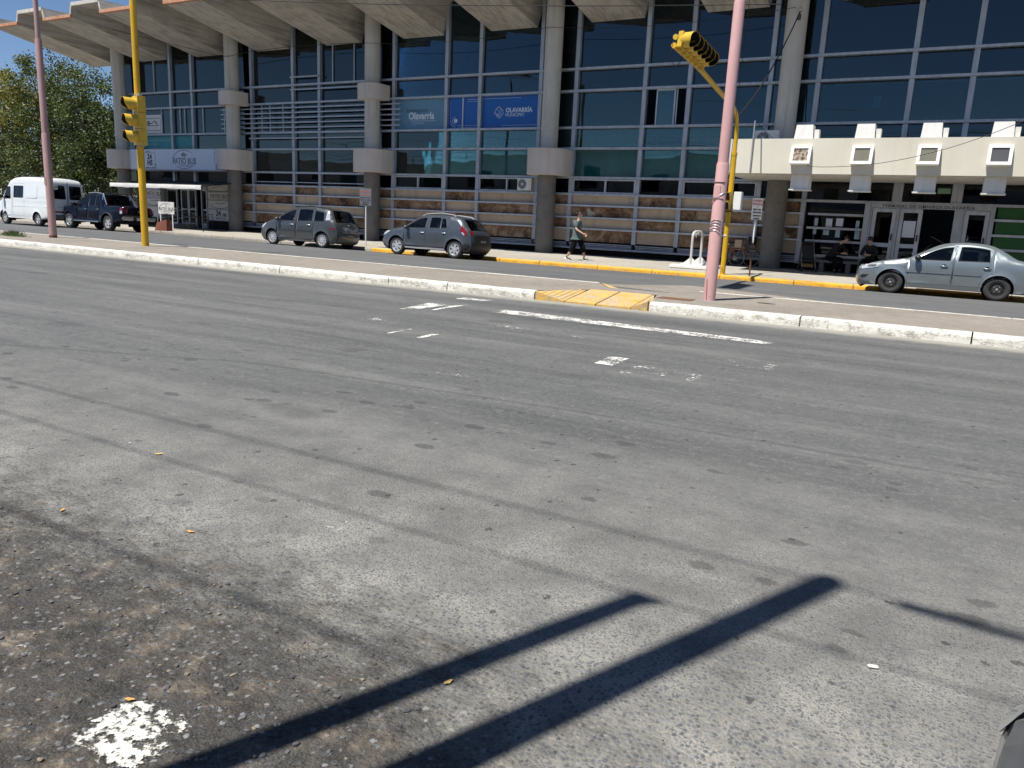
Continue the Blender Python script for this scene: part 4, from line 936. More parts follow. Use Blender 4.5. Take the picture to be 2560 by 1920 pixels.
# ------------------------------------------------------------ vehicles
def catmull(P, n=6, closed=False):
    P = [np.array(p, float) for p in P]; out = []; idx = []
    for i in range(len(P)-1):
        p0 = P[max(i-1, 0)]; p1, p2 = P[i], P[i+1]; p3 = P[min(i+2, len(P)-1)]
        idx.append(len(out))
        for k in range(n):
            t = k/n
            # centripetal-like damping keeps corners tight
            m1 = (p2-p0)*.5; m2 = (p3-p1)*.5; L = np.linalg.norm(p2-p1)
            for m in (m1, m2):
                l = np.linalg.norm(m)
                if l > L*.9: m *= L*.9/l
            h = (2*t**3-3*t**2+1)*p1+(t**3-2*t**2+t)*m1+(-2*t**3+3*t**2)*p2+(t**3-t**2)*m2
            out.append(h)
    idx.append(len(out)); out.append(P[-1]); return np.array(out), idx

def inside(poly, x, z):
    poly = np.asarray(poly); n = len(poly); r = np.zeros(np.shape(x), bool); j = n-1
    for i in range(n):
        xi, zi = poly[i]; xj, zj = poly[j]
        c = ((zi > z) != (zj > z)) & (x < (xj-xi)*(z-zi)/((zj-zi) or 1e-12)+xi)
        r ^= c; j = i
    return r

class Car:
    def __init__(s, name, prof, W, wheels, rw, belt, paint, label, cat, loc_x, y_near, tumble=.30, r=.09, sill=.22, arch=.06, plan_f=.16, plan_r=.10, crown=(.10, .02, .07), dense=6, flare=.02):
        s.P, s.idx = catmull(prof, dense); s.W = W; s.wh = wheels; s.rw = rw; s.bz = belt; s.paint = paint; s.tum = tumble; s.r = r; s.sill = sill; s.Ra = rw+arch
        s.L = max(p[0] for p in prof); s.pf, s.pr = plan_f, plan_r; s.crown = crown; s.flare = flare
        xa, xb = loc_x, loc_x+s.L
        xm = (xa+xb)/2; za, zb = road_z(xm, y_near+.1), road_z(xm, y_near+2*W-.1); roll = math.atan2(zb-za, 2*W-.2)
        s.root = empty(name, (loc_x, y_near+W, (za+zb)/2), (roll, 0, 0), label, cat)
    def belt(s, x): return s.bz[0]+(s.bz[1]-s.bz[0])*np.asarray(x)/s.L
    def top(s, x):
        """height of the roof line above x"""
        m = s.P; x = np.atleast_1d(x); out = []
        for q in x:
            best = -9
            for i in range(len(m)-1):
                a, b_ = m[i], m[i+1]
                if min(a[0], b_[0]) <= q <= max(a[0], b_[0]):
                    t = 0 if a[0] == b_[0] else (q-a[0])/(b_[0]-a[0]); best = max(best, a[1]+(b_[1]-a[1])*t)
            out.append(best)
        return np.array(out)
    def wb(s, x, z):
        x = np.asarray(x, float); z = np.asarray(z, float); W = s.W
        tf = np.clip((.8-x)/.8, 0, 1); tr = np.clip((x-(s.L-.7))/.7, 0, 1)
        w = W*(1-s.pf*tf**2.2-s.pr*tr**2.2)
        w = w-.05*np.clip((.62-z)/.42, 0, 1)**2-.03*np.clip((z-.62)/.5, 0, 1)**2
        b = s.belt(x); w = w-s.tum*np.clip(z-b, 0, 9)-.015*np.exp(-((z-b)/.03)**2)
        for xw in s.wh:
            d = np.hypot(x-xw, z-s.rw)-s.Ra; w = w+s.flare*np.exp(-(np.clip(d, 0, 9)/.05)**2)*(z < s.Ra+s.rw+.2)
        return w
    def dist(s, x, z):
        a = s.P[:-1]; b_ = s.P[1:]; p = np.stack([x, z], -1)[:, None]; ab = (b_-a)[None]
        t = np.clip(((p-a)*ab).sum(-1)/np.maximum((ab**2).sum(-1), 1e-12), 0, 1)
        return np.sqrt((((a+ab*t[..., None])-p)**2).sum(-1)).min(1)
    def y(s, x, z):
        d = np.clip(s.dist(np.atleast_1d(x), np.atleast_1d(z))/s.r, 0, 1)
        return s.wb(x, z)-s.r*(1-np.sqrt(np.clip(1-(1-d)**2, 0, 1)))
    def outline(s, zs=None):
        zs = s.sill if zs is None else zs; o = [tuple(p) for p in s.P]; b_ = []
        for xw in sorted(s.wh, reverse=True):
            a0 = math.asin(max(-1, min(1, (zs-s.rw)/s.Ra)))
            b_ += [(xw+s.Ra*math.cos(a), s.rw+s.Ra*math.sin(a)) for a in np.linspace(a0, math.pi-a0, 18)]
        return o+b_
    def patch(s, name, poly, mat, holes=(), off=0.0, res=.085, sides=(-1, 1), parent=None, thick=0.0):
        poly = [tuple(p) for p in poly]; pts = list(poly); edges = [(i, (i+1) % len(poly)) for i in range(len(poly))]
        for h in holes:
            b0 = len(pts); pts += [tuple(p) for p in h]; edges += [(b0+i, b0+(i+1) % len(h)) for i in range(len(h))]
        A = np.array(poly); x0, z0 = A.min(0); x1, z1 = A.max(0)
        gx, gz = np.meshgrid(np.arange(x0+res/2, x1, res), np.arange(z0+res/2, z1, res)); gx, gz = gx.ravel(), gz.ravel()
        if len(gx):
            k = inside(poly, gx, gz)
            for h in holes: k &= ~inside(h, gx, gz)
            allp = np.array(pts)
            near = np.array([np.min(np.hypot(allp[:, 0]-a, allp[:, 1]-c)) > res*.4 for a, c in zip(gx, gz)]) if k.any() else k
            pts += list(zip(gx[k & near], gz[k & near]))
        vv, ee, ff = delaunay_2d_cdt([Vector((float(a), float(c))) for a, c in pts], edges, [], 0, 1e-5)[:3]
        V2 = np.array([(v.x, v.y) for v in vv]); F = []
        cen = np.array([V2[list(f)].mean(0) for f in ff]); k = inside(poly, cen[:, 0], cen[:, 1])
        for h in holes: k &= ~inside(h, cen[:, 0], cen[:, 1])
        F = [tuple(f) for f, q in zip(ff, k) if q]
        Y = s.y(V2[:, 0], V2[:, 1])+off; out = []
        for sd in sides:
            m = MB(); m.add([(a, sd*yy, c) for (a, c), yy in zip(V2, Y)], F)
            if thick:
                used = sorted({i for f in F for i in f})
                m.add([(a, sd*(yy-thick), c) for (a, c), yy in zip(V2, Y)], [f[::-1] for f in F])
            o = m.build(name, mat, parent or s.root, smooth=60)
            me = o.data
            bm = bmesh.new(); bm.from_mesh(me); bmesh.ops.delete(bm, geom=[v for v in bm.verts if not v.link_faces], context='VERTS')
            for f in bm.faces:
                if (f.normal.y > 0) != (sd > 0) and not thick: f.normal_flip()
            bm.to_mesh(me); bm.free(); out.append(o)
        return out
    def skin(s, name, i0, i1, mat, f0=-1.0, f1=1.0, off=0.0, skip=(), parent=None, n=14):
        """the shell across the car between profile points i0..i1 (control points), y from f0 to f1 of the half width"""
        a, b_ = s.idx[i0], s.idx[i1]; P = s.P; fr = sorted(set(list(np.linspace(f0, f1, n))+[q for sk in skip for q in (sk[2], sk[3]) if f0 < q < f1]))
        V = []; F = []; m = len(fr)
        for i in range(a, b_+1):
            p = P[i]; t = P[min(i+1, len(P)-1)]-P[max(i-1, 0)]; t = t/np.linalg.norm(t); nx, nz = -t[1], t[0]
            hw = float(s.wb(p[0], p[1]))-s.r; cr = s.crown[0] if nx < -.6 else (s.crown[2] if nx > .6 else s.crown[1]+(abs(nx)*(s.crown[0] if nx < 0 else s.crown[2])*.5))
            for f in fr:
                c = cr*(1-abs(f)**2.4)+off; V.append((p[0]+nx*c, f*hw, p[1]+nz*c))
        for i in range(b_-a):
            for j in range(m-1):
                fm = (fr[j]+fr[j+1])/2; sk_ = False
                for (k0, k1, g0, g1) in skip:
                    if s.idx[k0] <= i+a < s.idx[k1] and g0-1e-6 <= fm <= g1+1e-6: sk_ = True
                if not sk_: k = i*m+j; F.append((k, k+1, k+m+1, k+m))
        o = MB().add(V, F).build(name, mat, parent or s.root, smooth=60); me = o.data
        bm = bmesh.new(); bm.from_mesh(me); bmesh.ops.delete(bm, geom=[v for v in bm.verts if not v.link_faces], context='VERTS'); bm.to_mesh(me); bm.free(); return o
    def win(s, x0, x1, gap=.10, lift=.03, n=14, cut=None, round_=.05, slant0=0., slant1=0.):
        """window outline between x0 and x1, from the belt to just under the roof rail"""
        xs_ = np.linspace(x0, x1, n); tp = s.top(xs_)-gap; bt = s.belt(xs_)+lift
        if cut: tp = np.minimum(tp, cut)
        k = tp-bt > .035; xs_, tp, bt = xs_[k], tp[k], bt[k]
        up_ = [(x-slant0*(z-b0)*(1-(x-xs_[0])/(xs_[-1]-xs_[0]))-slant1*(z-b0)*((x-xs_[0])/(xs_[-1]-xs_[0])), z) for x, z, b0 in zip(xs_, tp, bt)]
        lo = [(x, z) for x, z in zip(xs_, bt)][::-1]
        return up_+lo
    def door(s, x0, x1, gap=.055, rear_wheel=None, slant=0.0, zb=None):
        xs_ = np.linspace(x0, x1, 14); tp = s.top(xs_)-gap; zb = s.sill+.10 if zb is None else zb
        bt = s.belt(xs_)
        p = [(x-slant*max(0, z-b0), max(z, b0+.02)) for x, z, b0 in zip(xs_, tp, bt)]
        dn = []
        if rear_wheel is not None:
            rr_ = s.Ra+.045
            for a in np.linspace(R(80), R(170), 14):
                q = (rear_wheel+rr_*math.cos(a), s.rw+rr_*math.sin(a))
                if q[0] < x1-.01 and q[1] > zb: dn.append(q)
            dn = [(x1, max([q[1] for q in dn]+[zb]))] + dn if dn else [(x1, zb)]
            dn.append((max(x0+.1, min([q[0] for q in dn])-.01), zb))
        else: dn = [(x1, zb)]
        dn.append((x0, zb)); return p+dn
def shrink(poly, d):
    A = np.array(poly); n = len(A); out = []
    area = .5*sum(A[i][0]*A[(i+1) % n][1]-A[(i+1) % n][0]*A[i][1] for i in range(n)); sg = 1 if area > 0 else -1
    for i in range(n):
        e1 = A[i]-A[i-1]; e2 = A[(i+1) % n]-A[i]; l1, l2 = np.linalg.norm(e1) or 1, np.linalg.norm(e2) or 1
        n1 = np.array([-e1[1], e1[0]])/l1*sg; n2 = np.array([-e2[1], e2[0]])/l2*sg; nn = n1+n2; q = max(.35, (nn@nn)/2)
        out.append(tuple(A[i]+nn/q*d))
    return out

_wheelc = {}
def wheel_meshes(r, w, kind, rr):
    k = (r, w, kind, rr)
    if k in _wheelc: return _wheelc[k]
    h = w/2
    ty = MB().lathe([(rr-.005, -h*.8), (rr+.02, -h), (r-.045, -h), (r-.012, -h*.82), (r, -h*.6), (r, h*.6), (r-.012, h*.82), (r-.045, h), (rr+.02, h), (rr-.005, h*.8)], 40, 'y')
    for q in range(-2, 3): ty.lathe([(r+.003, q*h*.24-.012), (r+.003, q*h*.24+.012)], 40, 'y')
    tm = ty.mesh('tyre', MAT['rubber'], 40)
    m = MB(); o = -h*.72
    if kind == 'steel':
        m.lathe([(rr+.004, -h*.86), (rr-.018, -h*.84), (rr-.03, -h*.35), (rr*.72, -h*.42), (rr*.55, -h*.60), (rr*.35, -h*.62), (rr*.30, -h*.5), (.0, -h*.5)], 36, 'y')
        for a in range(12): m.lathe([(0, -h*.60), (.016, -h*.60), (.016, -h*.55)], 8, 'y', (rr*.66*math.cos(a*.5236), -.006, rr*.66*math.sin(a*.5236)), mi=1)
        for a in range(4): m.lathe([(0, -h*.68), (.013, -h*.68), (.013, -h*.5)], 6, 'y', (rr*.42*math.cos(a*1.57+.4), 0, rr*.42*math.sin(a*1.57+.4)), mi=2)
        m.lathe([(0, -h*.75), (.03, -h*.72), (.032, -h*.5)], 14, 'y', mi=2)
        rm = m.mesh('rim', [MAT['rimd'], MAT['dark'], MAT['steel']], 35)
    else:
        ns = {'five': 5, 'six': 6, 'ten': 10, 'double': 5}[kind]
        m.lathe([(rr+.006, -h*.86), (rr-.012, -h*.9), (rr-.028, -h*.82), (rr-.034, -h*.2)], 40, 'y')
        m.lathe([(rr-.03, -h*.22), (.0, -h*.22)], 30, 'y', mi=1)
        m.lathe([(0, -h*.84), (rr*.15, -h*.84), (rr*.2, -h*.78), (rr*.22, -h*.4)], 20, 'y')
        for a in range(ns):
            t = 2*math.pi*a/ns+math.pi/2; d = Vector((math.cos(t), 0, math.sin(t))); p = Vector((-d.z, 0, d.x)); w0, w1 = (.09, .055) if ns < 8 else (.05, .042)
            if kind == 'six': w0, w1 = .055, .105
            w0 *= rr/.2; w1 *= rr/.2
            A = [d*rr*.15-p*w0*.5, d*rr*.15+p*w0*.5, d*(rr-.02)+p*w1*.5, d*(rr-.02)-p*w1*.5]
            m.add([(v.x, o-.012+(.01 if i > 1 else 0), v.z) for i, v in enumerate(A)]+[(v.x, -h*.4, v.z) for v in A], [(0, 1, 2, 3), (0, 4, 5, 1), (1, 5, 6, 2), (2, 6, 7, 3), (3, 7, 4, 0)])
        rm = m.mesh('rim', [MAT['rim'], MAT['dark']], 35)
    _wheelc[k] = (tm, rm); return _wheelc[k]
def add_wheels(c, kind, w=.19, rr=.20):
    tm, rm = wheel_meshes(c.rw, w, kind, rr)
    for xw in c.wh:
        for sd in (-1, 1):
            y = sd*(c.W-.055-w/2+c.flare)
            t = link('wheel', tm, c.root, (xw, y, c.rw), (0, rng.uniform(0, 6), 0 if sd < 0 else math.pi)); link('rim', rm, t)
            # inner arch
            MB().lathe([(c.Ra+.004, -.33), (c.Ra+.004, .0)], 16, 'y', (0, 0, 0), a0=-.35, a1=math.pi+.35).build('wheel_arch', MAT['dark'], c.root, (xw, sd*(c.W-.06)+(.33 if sd < 0 else 0), c.rw), smooth=60)
def under(c, z0=.20, z1=.34):
    ax = sorted(c.wh); m = MB(); w = c.W-.28
    m.box(.25, c.L-.25, -w, w, z0, z1); m.build('underbody', MAT['dark'], c.root)
    for sx0, sx1 in ((ax[0]+c.Ra, ax[1]-c.Ra),): MB().box(sx0, sx1, -c.W+.10, c.W-.10, z0+.01, z1+.05).build('floor_pan', MAT['dark'], c.root)
def seats(c, xs_, z=.42, mat='grey'):
    for x in xs_:
        for yy in (-.36, .36):
            m = MB(); m.bbox(x-.24, x+.26, yy-.24, yy+.24, z, z+.18, .05); m.obox((x+.34, yy, z+.42), (1, 0, .35), (0, 1, 0), (-.3, 0, 1), .07, .23, .33); m.obox((x+.46, yy, z+.83), (1, 0, .3), (0, 1, 0), (-.25, 0, 1), .045, .12, .09)
            m.build('seat', MAT[mat], c.root)
    m = MB(); x = xs_[0]-.42; m.tube([(x+.02*math.cos(t)*0+.06*math.sin(t), -.36+.18*math.cos(t), z+.50+.17*math.sin(t)) for t in np.linspace(0, 6.28, 20)], .016, 6); m.build('steering_wheel', MAT['black'], c.root)
    pbox('dashboard', c.root, MAT['black'], x-.42, x-.02, -c.W+.2, c.W-.2, z+.22, z+.46, .05)
def handle(c, x, z, mat=None, chrome=False):
    for sd in (-1, 1):
        y = sd*(float(c.y(x, z)[0])+.012)
        MB().tube([(x-.09, y-sd*.02, z), (x-.06, y+sd*.012, z), (x+.06, y+sd*.012, z), (x+.09, y-sd*.02, z)], .014, 6).build('door_handle', mat or c.paint, c.root, smooth=60)
        MB().lathe([(0, 0), (.055, 0), (.06, sd*-.01)], 14, 'y', (x, y-sd*.012, z)).build('handle_recess', MAT['dark'], c.root)
def mirror(c, x, z, mat, s=1.0):
    for sd in (-1, 1):
        y = sd*(float(c.y(x, z)[0]))
        m = MB(); bm = bmesh.new(); bmesh.ops.create_icosphere(bm, subdivisions=2, radius=1); bm.verts.index_update()
        m.add([(x+v.co.x*.07*s+(.02 if v.co.x > 0 else 0), y+sd*(.13*s+v.co.y*.11*s), z+.03+v.co.z*.075*s) for v in bm.verts], [[v.index for v in f.verts] for f in bm.faces]); bm.free()
        m.tube([(x, y-sd*.03, z-.01), (x, y+sd*.09*s, z+.01)], .025, 6); m.build('wing_mirror', mat, c.root, smooth=60)
def plate(c, x, y, z, txt, tilt=0, mat='black', w=.36):
    p = empty_part = MB().bbox(-.006, .006, -w/2, w/2, -.06, .06, .004).build('number_plate', MAT[mat], c.root, (x, y, z), (0, tilt, 0))
    text('plate_lettering', txt, .09, MAT['white' if mat == 'black' else 'ink'], p, (.008, 0, 0), rot=(R(90), 0, R(90)))
    return p
def side_doors(c, doors, wins, gl, off=.0):
    """paint the sides: body with openings, doors with their windows"""
    holes = []
    for d in doors: holes.append(shrink(d, -.006) if False else d)
    lone = [w for w in wins if not any(inside(d, np.array([np.mean([p[0] for p in w])]), np.array([np.mean([p[1] for p in w])]))[0] for d in doors)]
    c.patch('body_side', c.outline(), c.paint, holes=holes+lone)
    for d in doors:
        hw = [w for w in wins if w not in lone and inside(d, np.array([np.mean([p[0] for p in w])]), np.array([np.mean([p[1] for p in w])]))[0]]
        c.patch('door', shrink(d, .006), c.paint, holes=hw)
    for w in wins:
        c.patch('side_window', shrink(w, .002), gl if not isinstance(gl, dict) else gl, off=-.014, res=.12)
        k = MB()
        for sd in (-1, 1):
            A = np.array(w+w[:1]); Y = c.y(A[:, 0], A[:, 1])-.006
            k = MB(); k.tube([(a, sd*yy, z) for (a, z), yy in zip(A, Y)], .011, 5, cap=False); k.build('window_seal', MAT['black'], c.root, smooth=60)

# --- silver sedan on the right
pt = car_paint('silver_blue_paint', (.225, .262, .278), .55, .3)
c = Car('parked_sedan', [(.10, .19), (.02, .28), (-.01, .45), (.03, .60), (.13, .71), (.5, .845), (1.05, .945), (1.18, .98), (1.72, 1.31), (1.95, 1.40), (2.35, 1.445), (2.75, 1.43), (3.02, 1.37), (3.3, 1.21), (3.52, 1.07), (3.68, 1.035), (4.0, 1.01), (4.12, .96), (4.17, .78), (4.17, .48), (4.10, .28), (4.0, .20)], .82, (.80, 3.19), .295, (.885, .955), pt, 'silver blue sedan with black steel wheels parked at the yellow kerb on the right', 'car', -2.36, 23.54, tumble=.36, sill=.21, flare=.028); c.root.scale.x = 1.045
d1 = c.door(1.18, 2.17, slant=-.16); d2 = c.door(2.20, 3.06, rear_wheel=3.19, slant=.10)
w1 = c.win(1.36, 2.10, gap=.115, slant1=-.10); w2 = c.win(2.27, 2.96, gap=.115, slant0=-.10, slant1=.12)
side_doors(c, [d1, d2], [w1, w2], MAT['carglass'])
c.skin('body_shell', 0, 21, c.paint, skip=[(7, 9, -.93, .93), (12, 14, -.90, .90)]); c.skin('windscreen', 7, 9, MAT['carglass'], -.93, .93, -.004); c.skin('rear_window', 12, 14, MAT['carglass'], -.9, .9, -.004)
c.patch('headlamp', [(.07, .60), (.06, .66), (.16, .74), (.34, .785), (.44, .76), (.47, .69), (.36, .655), (.2, .63)], MAT['lampclear'], off=.012, res=.06); c.skin('headlamp', 3, 4, MAT['lampclear'], -1.0, -.62, .010, n=5); c.patch('headlamp_reflector', [(.20, .67), (.22, .725), (.34, .765), (.41, .745), (.42, .70), (.34, .675)], MAT['grey'], off=.015, res=.06)
c.patch('fog_lamp', [(.05, .42), (.12, .46), (.27, .46), (.18, .38), (.10, .36)], MAT['black'], off=.006, res=.06); c.patch('tail_lamp', [(4.0, .72), (3.98, .93), (4.10, .93), (4.15, .74)], MAT['lampred'], off=.006, res=.06)
c.patch('rubbing_strip', [(1.12, .595), (1.12, .655), (2.15, .655), (2.15, .595)], pt, off=.014, res=.15); c.patch('rubbing_strip', [(2.22, .595), (2.22, .655), (2.83, .655), (2.80, .595)], pt, off=.014, res=.15)
c.patch('sill_cover', [(1.18, .205), (1.18, .29), (2.80, .29), (2.80, .205)], pt, off=.022, res=.2)
handle(c, 1.98, .80); handle(c, 2.92, .80); mirror(c, 1.36, .95, MAT['black'], 1.0)
MB().tube([(1.30, -.30, 1.02), (1.62, -.30, 1.40)], .004, 4).build('aerial', MAT['black'], c.root)
MB().tube([(1.9, -.1, 1.42), (1.55, -.1, 1.60)], .005, 4).build('roof_aerial', MAT['black'], c.root)
plate(c, 4.24, 0, .55, 'GKL 482'); add_wheels(c, 'steel', .18, .185); under(c); seats(c, (1.75, 2.65)); SEDAN = c

# --- grey crossover hatchback
pt = car_paint('steel_grey_paint', (.085, .10, .118), .5, .32)
c = Car('parked_hatchback', [(.12, .24), (.02, .36), (-.01, .55), (.06, .70), (.2, .82), (.55, .95), (.92, 1.02), (1.05, 1.06), (1.68, 1.44), (1.95, 1.515), (2.4, 1.545), (2.85, 1.53), (3.25, 1.48), (3.52, 1.40), (3.78, 1.12), (3.90, 1.0), (3.97, .86), (4.0, .62), (4.0, .42), (3.88, .27)], .86, (.80, 3.39), .325, (.94, 1.06), pt, 'dark grey crossover hatchback with roof rails and silver sill parked by the walking man', 'car', -19.18, 23.5, tumble=.32, sill=.27, flare=.035, crown=(.10, .025, .09))
d1 = c.door(1.10, 2.12, slant=-.12); d2 = c.door(2.15, 3.10, rear_wheel=3.39, slant=.12)
w1 = c.win(1.26, 2.05, gap=.12, slant1=-.08); w2 = c.win(2.23, 2.70, gap=.12, slant0=-.08); w3 = c.win(2.74, 3.03, gap=.13, slant1=.35)
side_doors(c, [d1, d2], [w1, w2, w3], MAT['carglass'])
c.skin('body_shell', 0, 19, c.paint, skip=[(7, 9, -.93, .93), (13, 15, -.84, .84)]); c.skin('windscreen', 7, 9, MAT['carglass'], -.93, .93, -.004); c.skin('rear_window', 13, 15, MAT['carglassd'], -.84, .84, -.003)
c.skin('rear_bumper', 17, 19, MAT['black'], -.98, .98, .012); c.skin('tailgate_trim', 16, 17, MAT['black'], -.75, .75, .006, n=6)
c.patch('headlamp', [(.07, .68), (.10, .76), (.22, .84), (.40, .885), (.45, .84), (.30, .76)], MAT['lampclear'], off=.008, res=.06)
c.patch('tail_lamp', [(3.60, .98), (3.62, 1.14), (3.70, 1.16), (3.86, .98), (3.90, .84), (3.80, .82), (3.72, .90)], MAT['lampred'], off=.008, res=.06); c.patch('tail_lamp', [(3.66, .93), (3.72, .95), (3.80, .86), (3.76, .84)], MAT['lampclear'], off=.012, res=.06)
for f0, f1 in ((-1.0, -.80), (.80, 1.0)): c.skin('tail_lamp', 15, 16, MAT['lampred'], f0, f1, .008, n=4)
c.patch('sill_strip', [(1.22, .275), (1.22, .325), (2.98, .325), (2.98, .275)], MAT['rim'], off=.026, res=.2); c.patch('bumper_cladding', [(.06, .30), (.0, .46), (.02, .54), (.28, .54), (.36, .5), (.42, .30)], MAT['grey'], off=.004); c.patch('bumper_cladding', [(3.72, .30), (3.76, .50), (3.82, .57), (3.99, .57), (3.99, .42), (3.88, .30)], MAT['black'], off=.008)
handle(c, 1.95, .86, MAT['rim']); handle(c, 2.92, .88, MAT['rim']); mirror(c, 1.28, .99, pt, 1.0)
for sd in (-1, 1): MB().tube([(1.80, sd*.60, 1.47), (1.95, sd*.60, 1.545), (2.6, sd*.60, 1.595), (3.15, sd*.60, 1.55), (3.25, sd*.60, 1.49)], .022, 6).build('roof_rail', MAT['rim'], c.root, smooth=60)
MB().tube([(3.70, -.1, 1.24), (3.74, .35, 1.20)], .012, 5).build('rear_wiper', MAT['black'], c.root); MB().tube([(3.96, 0, .95), (3.99, 0, .86)], .03, 8).build('rear_badge', MAT['chrome'], c.root)
plate(c, 4.09, 0, .66, 'KDR 735'); add_wheels(c, 'six', .20, .215); under(c, .25, .4); seats(c, (1.75, 2.6), .5); HATCH = c

# --- grey compact people carrier
pt = car_paint('graphite_paint', (.072, .078, .084), .45, .36)
c = Car('parked_minivan', [(.12, .19), (.02, .30), (-.01, .50), (.05, .68), (.16, .80), (.45, .94), (.72, 1.03), (.85, 1.08), (1.55, 1.47), (1.85, 1.575), (2.3, 1.62), (2.8, 1.615), (3.25, 1.57), (3.62, 1.49), (3.84, 1.15), (3.93, 1.02), (4.0, .84), (4.05, .62), (4.05, .40), (3.95, .24)], .845, (.78, 3.41), .305, (.95, 1.03), pt, 'graphite grey compact minivan with white wheel trims parked left of the white sign post', 'car', -25.95, 23.75, tumble=.28, sill=.22, flare=.03, crown=(.10, .025, .08)); c.root.scale.x = 1.05
d1 = c.door(1.02, 2.00, slant=-.14); d2 = c.door(2.03, 2.98, rear_wheel=3.41, slant=-.02)
w0 = c.win(.80, 1.12, gap=.10); w1 = c.win(1.18, 1.93, gap=.12, slant1=-.08); w2 = c.win(2.11, 2.85, gap=.12, slant0=-.08, slant1=-.02); w3 = c.win(2.96, 3.48, gap=.14, slant1=.12)
side_doors(c, [d1, d2], [w0, w1, w2, w3], MAT['carglass'])
c.skin('body_shell', 0, 19, c.paint, skip=[(7, 9, -.93, .93), (13, 15, -.88, .88)]); c.skin('windscreen', 7, 9, MAT['carglass'], -.93, .93, -.004); c.skin('rear_window', 13, 15, MAT['carglassd'], -.88, .88, -.003)
c.skin('rear_bumper', 17, 19, pt, -.98, .98, .02); c.skin('chrome_strip', 16, 17, MAT['chrome'], -.72, .72, .028, n=6).scale.z = 1
c.patch('headlamp', [(.06, .66), (.10, .76), (.26, .86), (.42, .89), (.40, .80), (.22, .68)], MAT['lampclear'], off=.008, res=.06)
c.patch('tail_lamp', [(3.56, 1.10), (3.56, 1.42), (3.62, 1.45), (3.72, 1.28), (3.78, 1.12)], MAT['lampclear'], off=.008, res=.06); c.patch('tail_lamp', [(3.78, .74), (3.80, .82), (3.96, .82), (4.0, .74)], MAT['lampred'], off=.010, res=.06)
c.patch('rubbing_strip', [(1.08, .635), (1.08, .665), (2.90, .665), (2.88, .635)], pt, off=.010, res=.2)
handle(c, 1.85, .87, MAT['rim']); handle(c, 2.72, .88, MAT['rim']); mirror(c, 1.14, 1.03, pt, 1.0)
MB().tube([(1.9, -.55, 1.60), (2.6, -.55, 1.655), (3.3, -.55, 1.59)], .016, 6).build('roof_rail', MAT['black'], c.root, smooth=60); MB().lathe([(0, .03), (.05, .03), (.05, 0)], 16, 'x', (4.05, 0, .93)).build('rear_badge', MAT['chrome'], c.root)
plate(c, 4.155, 0, .52, 'HTV 209'); add_wheels(c, 'ten', .19, .205); under(c); seats(c, (1.7, 2.6), .5)

# --- dark blue double cab pickup
pt = car_paint('midnight_blue_paint', (.004, .006, .014), .0, .10, .0); pt.node_tree.nodes['Principled BSDF'].inputs['Coat Weight'].default_value = .15; pt.node_tree.nodes['Principled BSDF'].inputs['Specular IOR Level'].default_value = .35
c = Car('parked_pickup', [(.15, .36), (.02, .50), (-.01, .72), (.06, .95), (.2, 1.05), (.8, 1.13), (1.3, 1.18), (1.45, 1.22), (2.10, 1.68), (2.4, 1.78), (2.9, 1.81), (3.4, 1.79), (3.62, 1.72), (3.80, 1.28), (3.86, 1.20), (4.5, 1.20), (5.24, 1.21), (5.30, 1.16), (5.31, .90), (5.30, .66), (5.26, .56)], .915, (.95, 4.17), .385, (1.10, 1.16), pt, 'dark blue double cab pickup truck with chrome bumper behind the white van', 'pickup', -40.75, 23.95, tumble=.30, sill=.42, flare=.045, crown=(.12, .02, .03), arch=.085)
d1 = c.door(1.50, 2.52, slant=-.10, zb=.52); d2 = c.door(2.55, 3.50, slant=.05, zb=.52)
w1 = c.win(1.66, 2.46, gap=.11); w2 = c.win(2.62, 3.10, gap=.11); w3 = c.win(3.14, 3.44, gap=.12, slant1=.2)
side_doors(c, [d1, d2], [w1, w2, w3], MAT['carglassd'])
c.skin('body_shell', 0, 20, c.paint, skip=[(7, 9, -.93, .93), (12, 13, -.86, .86), (14, 16, -.9, .9)]); c.skin('windscreen', 7, 9, MAT['carglass'], -.93, .93, -.004); c.skin('rear_window', 12, 13, MAT['carglassd'], -.86, .86, -.003)
c.skin('bed_cover', 14, 16, MAT['canvas'], -.9, .9, .0)
c.patch('tail_lamp', [(5.10, .84), (5.08, 1.16), (5.22, 1.18), (5.26, .86)], MAT['lampred'], off=.010, res=.06); c.patch('tail_lamp', [(5.12, .86), (5.11, 1.0), (5.24, 1.0), (5.25, .87)], MAT['lampclear'], off=.014, res=.06)
for f0, f1 in ((-1.0, -.82), (.82, 1.0)): c.skin('tail_lamp', 17, 18, MAT['lampred'], f0, f1, .010, n=4)
for y0, y1 in ((-.88, -.34), (.34, .88)): MB().bbox(5.24, 5.44, y0, y1, .56, .74, .04).build('rear_bumper', MAT['chrome'], c.root, smooth=40)
MB().bbox(5.22, 5.40, -.33, .33, .56, .70, .03).build('bumper_step', MAT['black'], c.root)
for sd in (-1, 1):
    MB().tube([(3.62, sd*.70, 1.80), (3.75, sd*.74, 1.62), (4.02, sd*.80, 1.24)], .035, 8).build('sport_bar', MAT['chrome'], c.root, smooth=60); MB().tube([(3.60, sd*.70, 1.80), (3.66, sd*.78, 1.22)], .035, 8).build('sport_bar', MAT['chrome'], c.root, smooth=60)
MB().tube([(3.60, -.66, 1.83), (3.60, .66, 1.83)], .03, 8).build('sport_bar_cross', MAT['black'], c.root, smooth=60)
for sd in (-1, 1):
    MB().tube([(3.40, sd*.62, 1.80), (2.9, sd*.62, 1.85), (2.3, sd*.62, 1.80)], .018, 6).build('roof_rail', MAT['rim'], c.root, smooth=60); MB().tube([(1.50, sd*.95, .42), (3.55, sd*.95, .42)], .04, 8).build('side_step', MAT['chrome'], c.root, smooth=60)
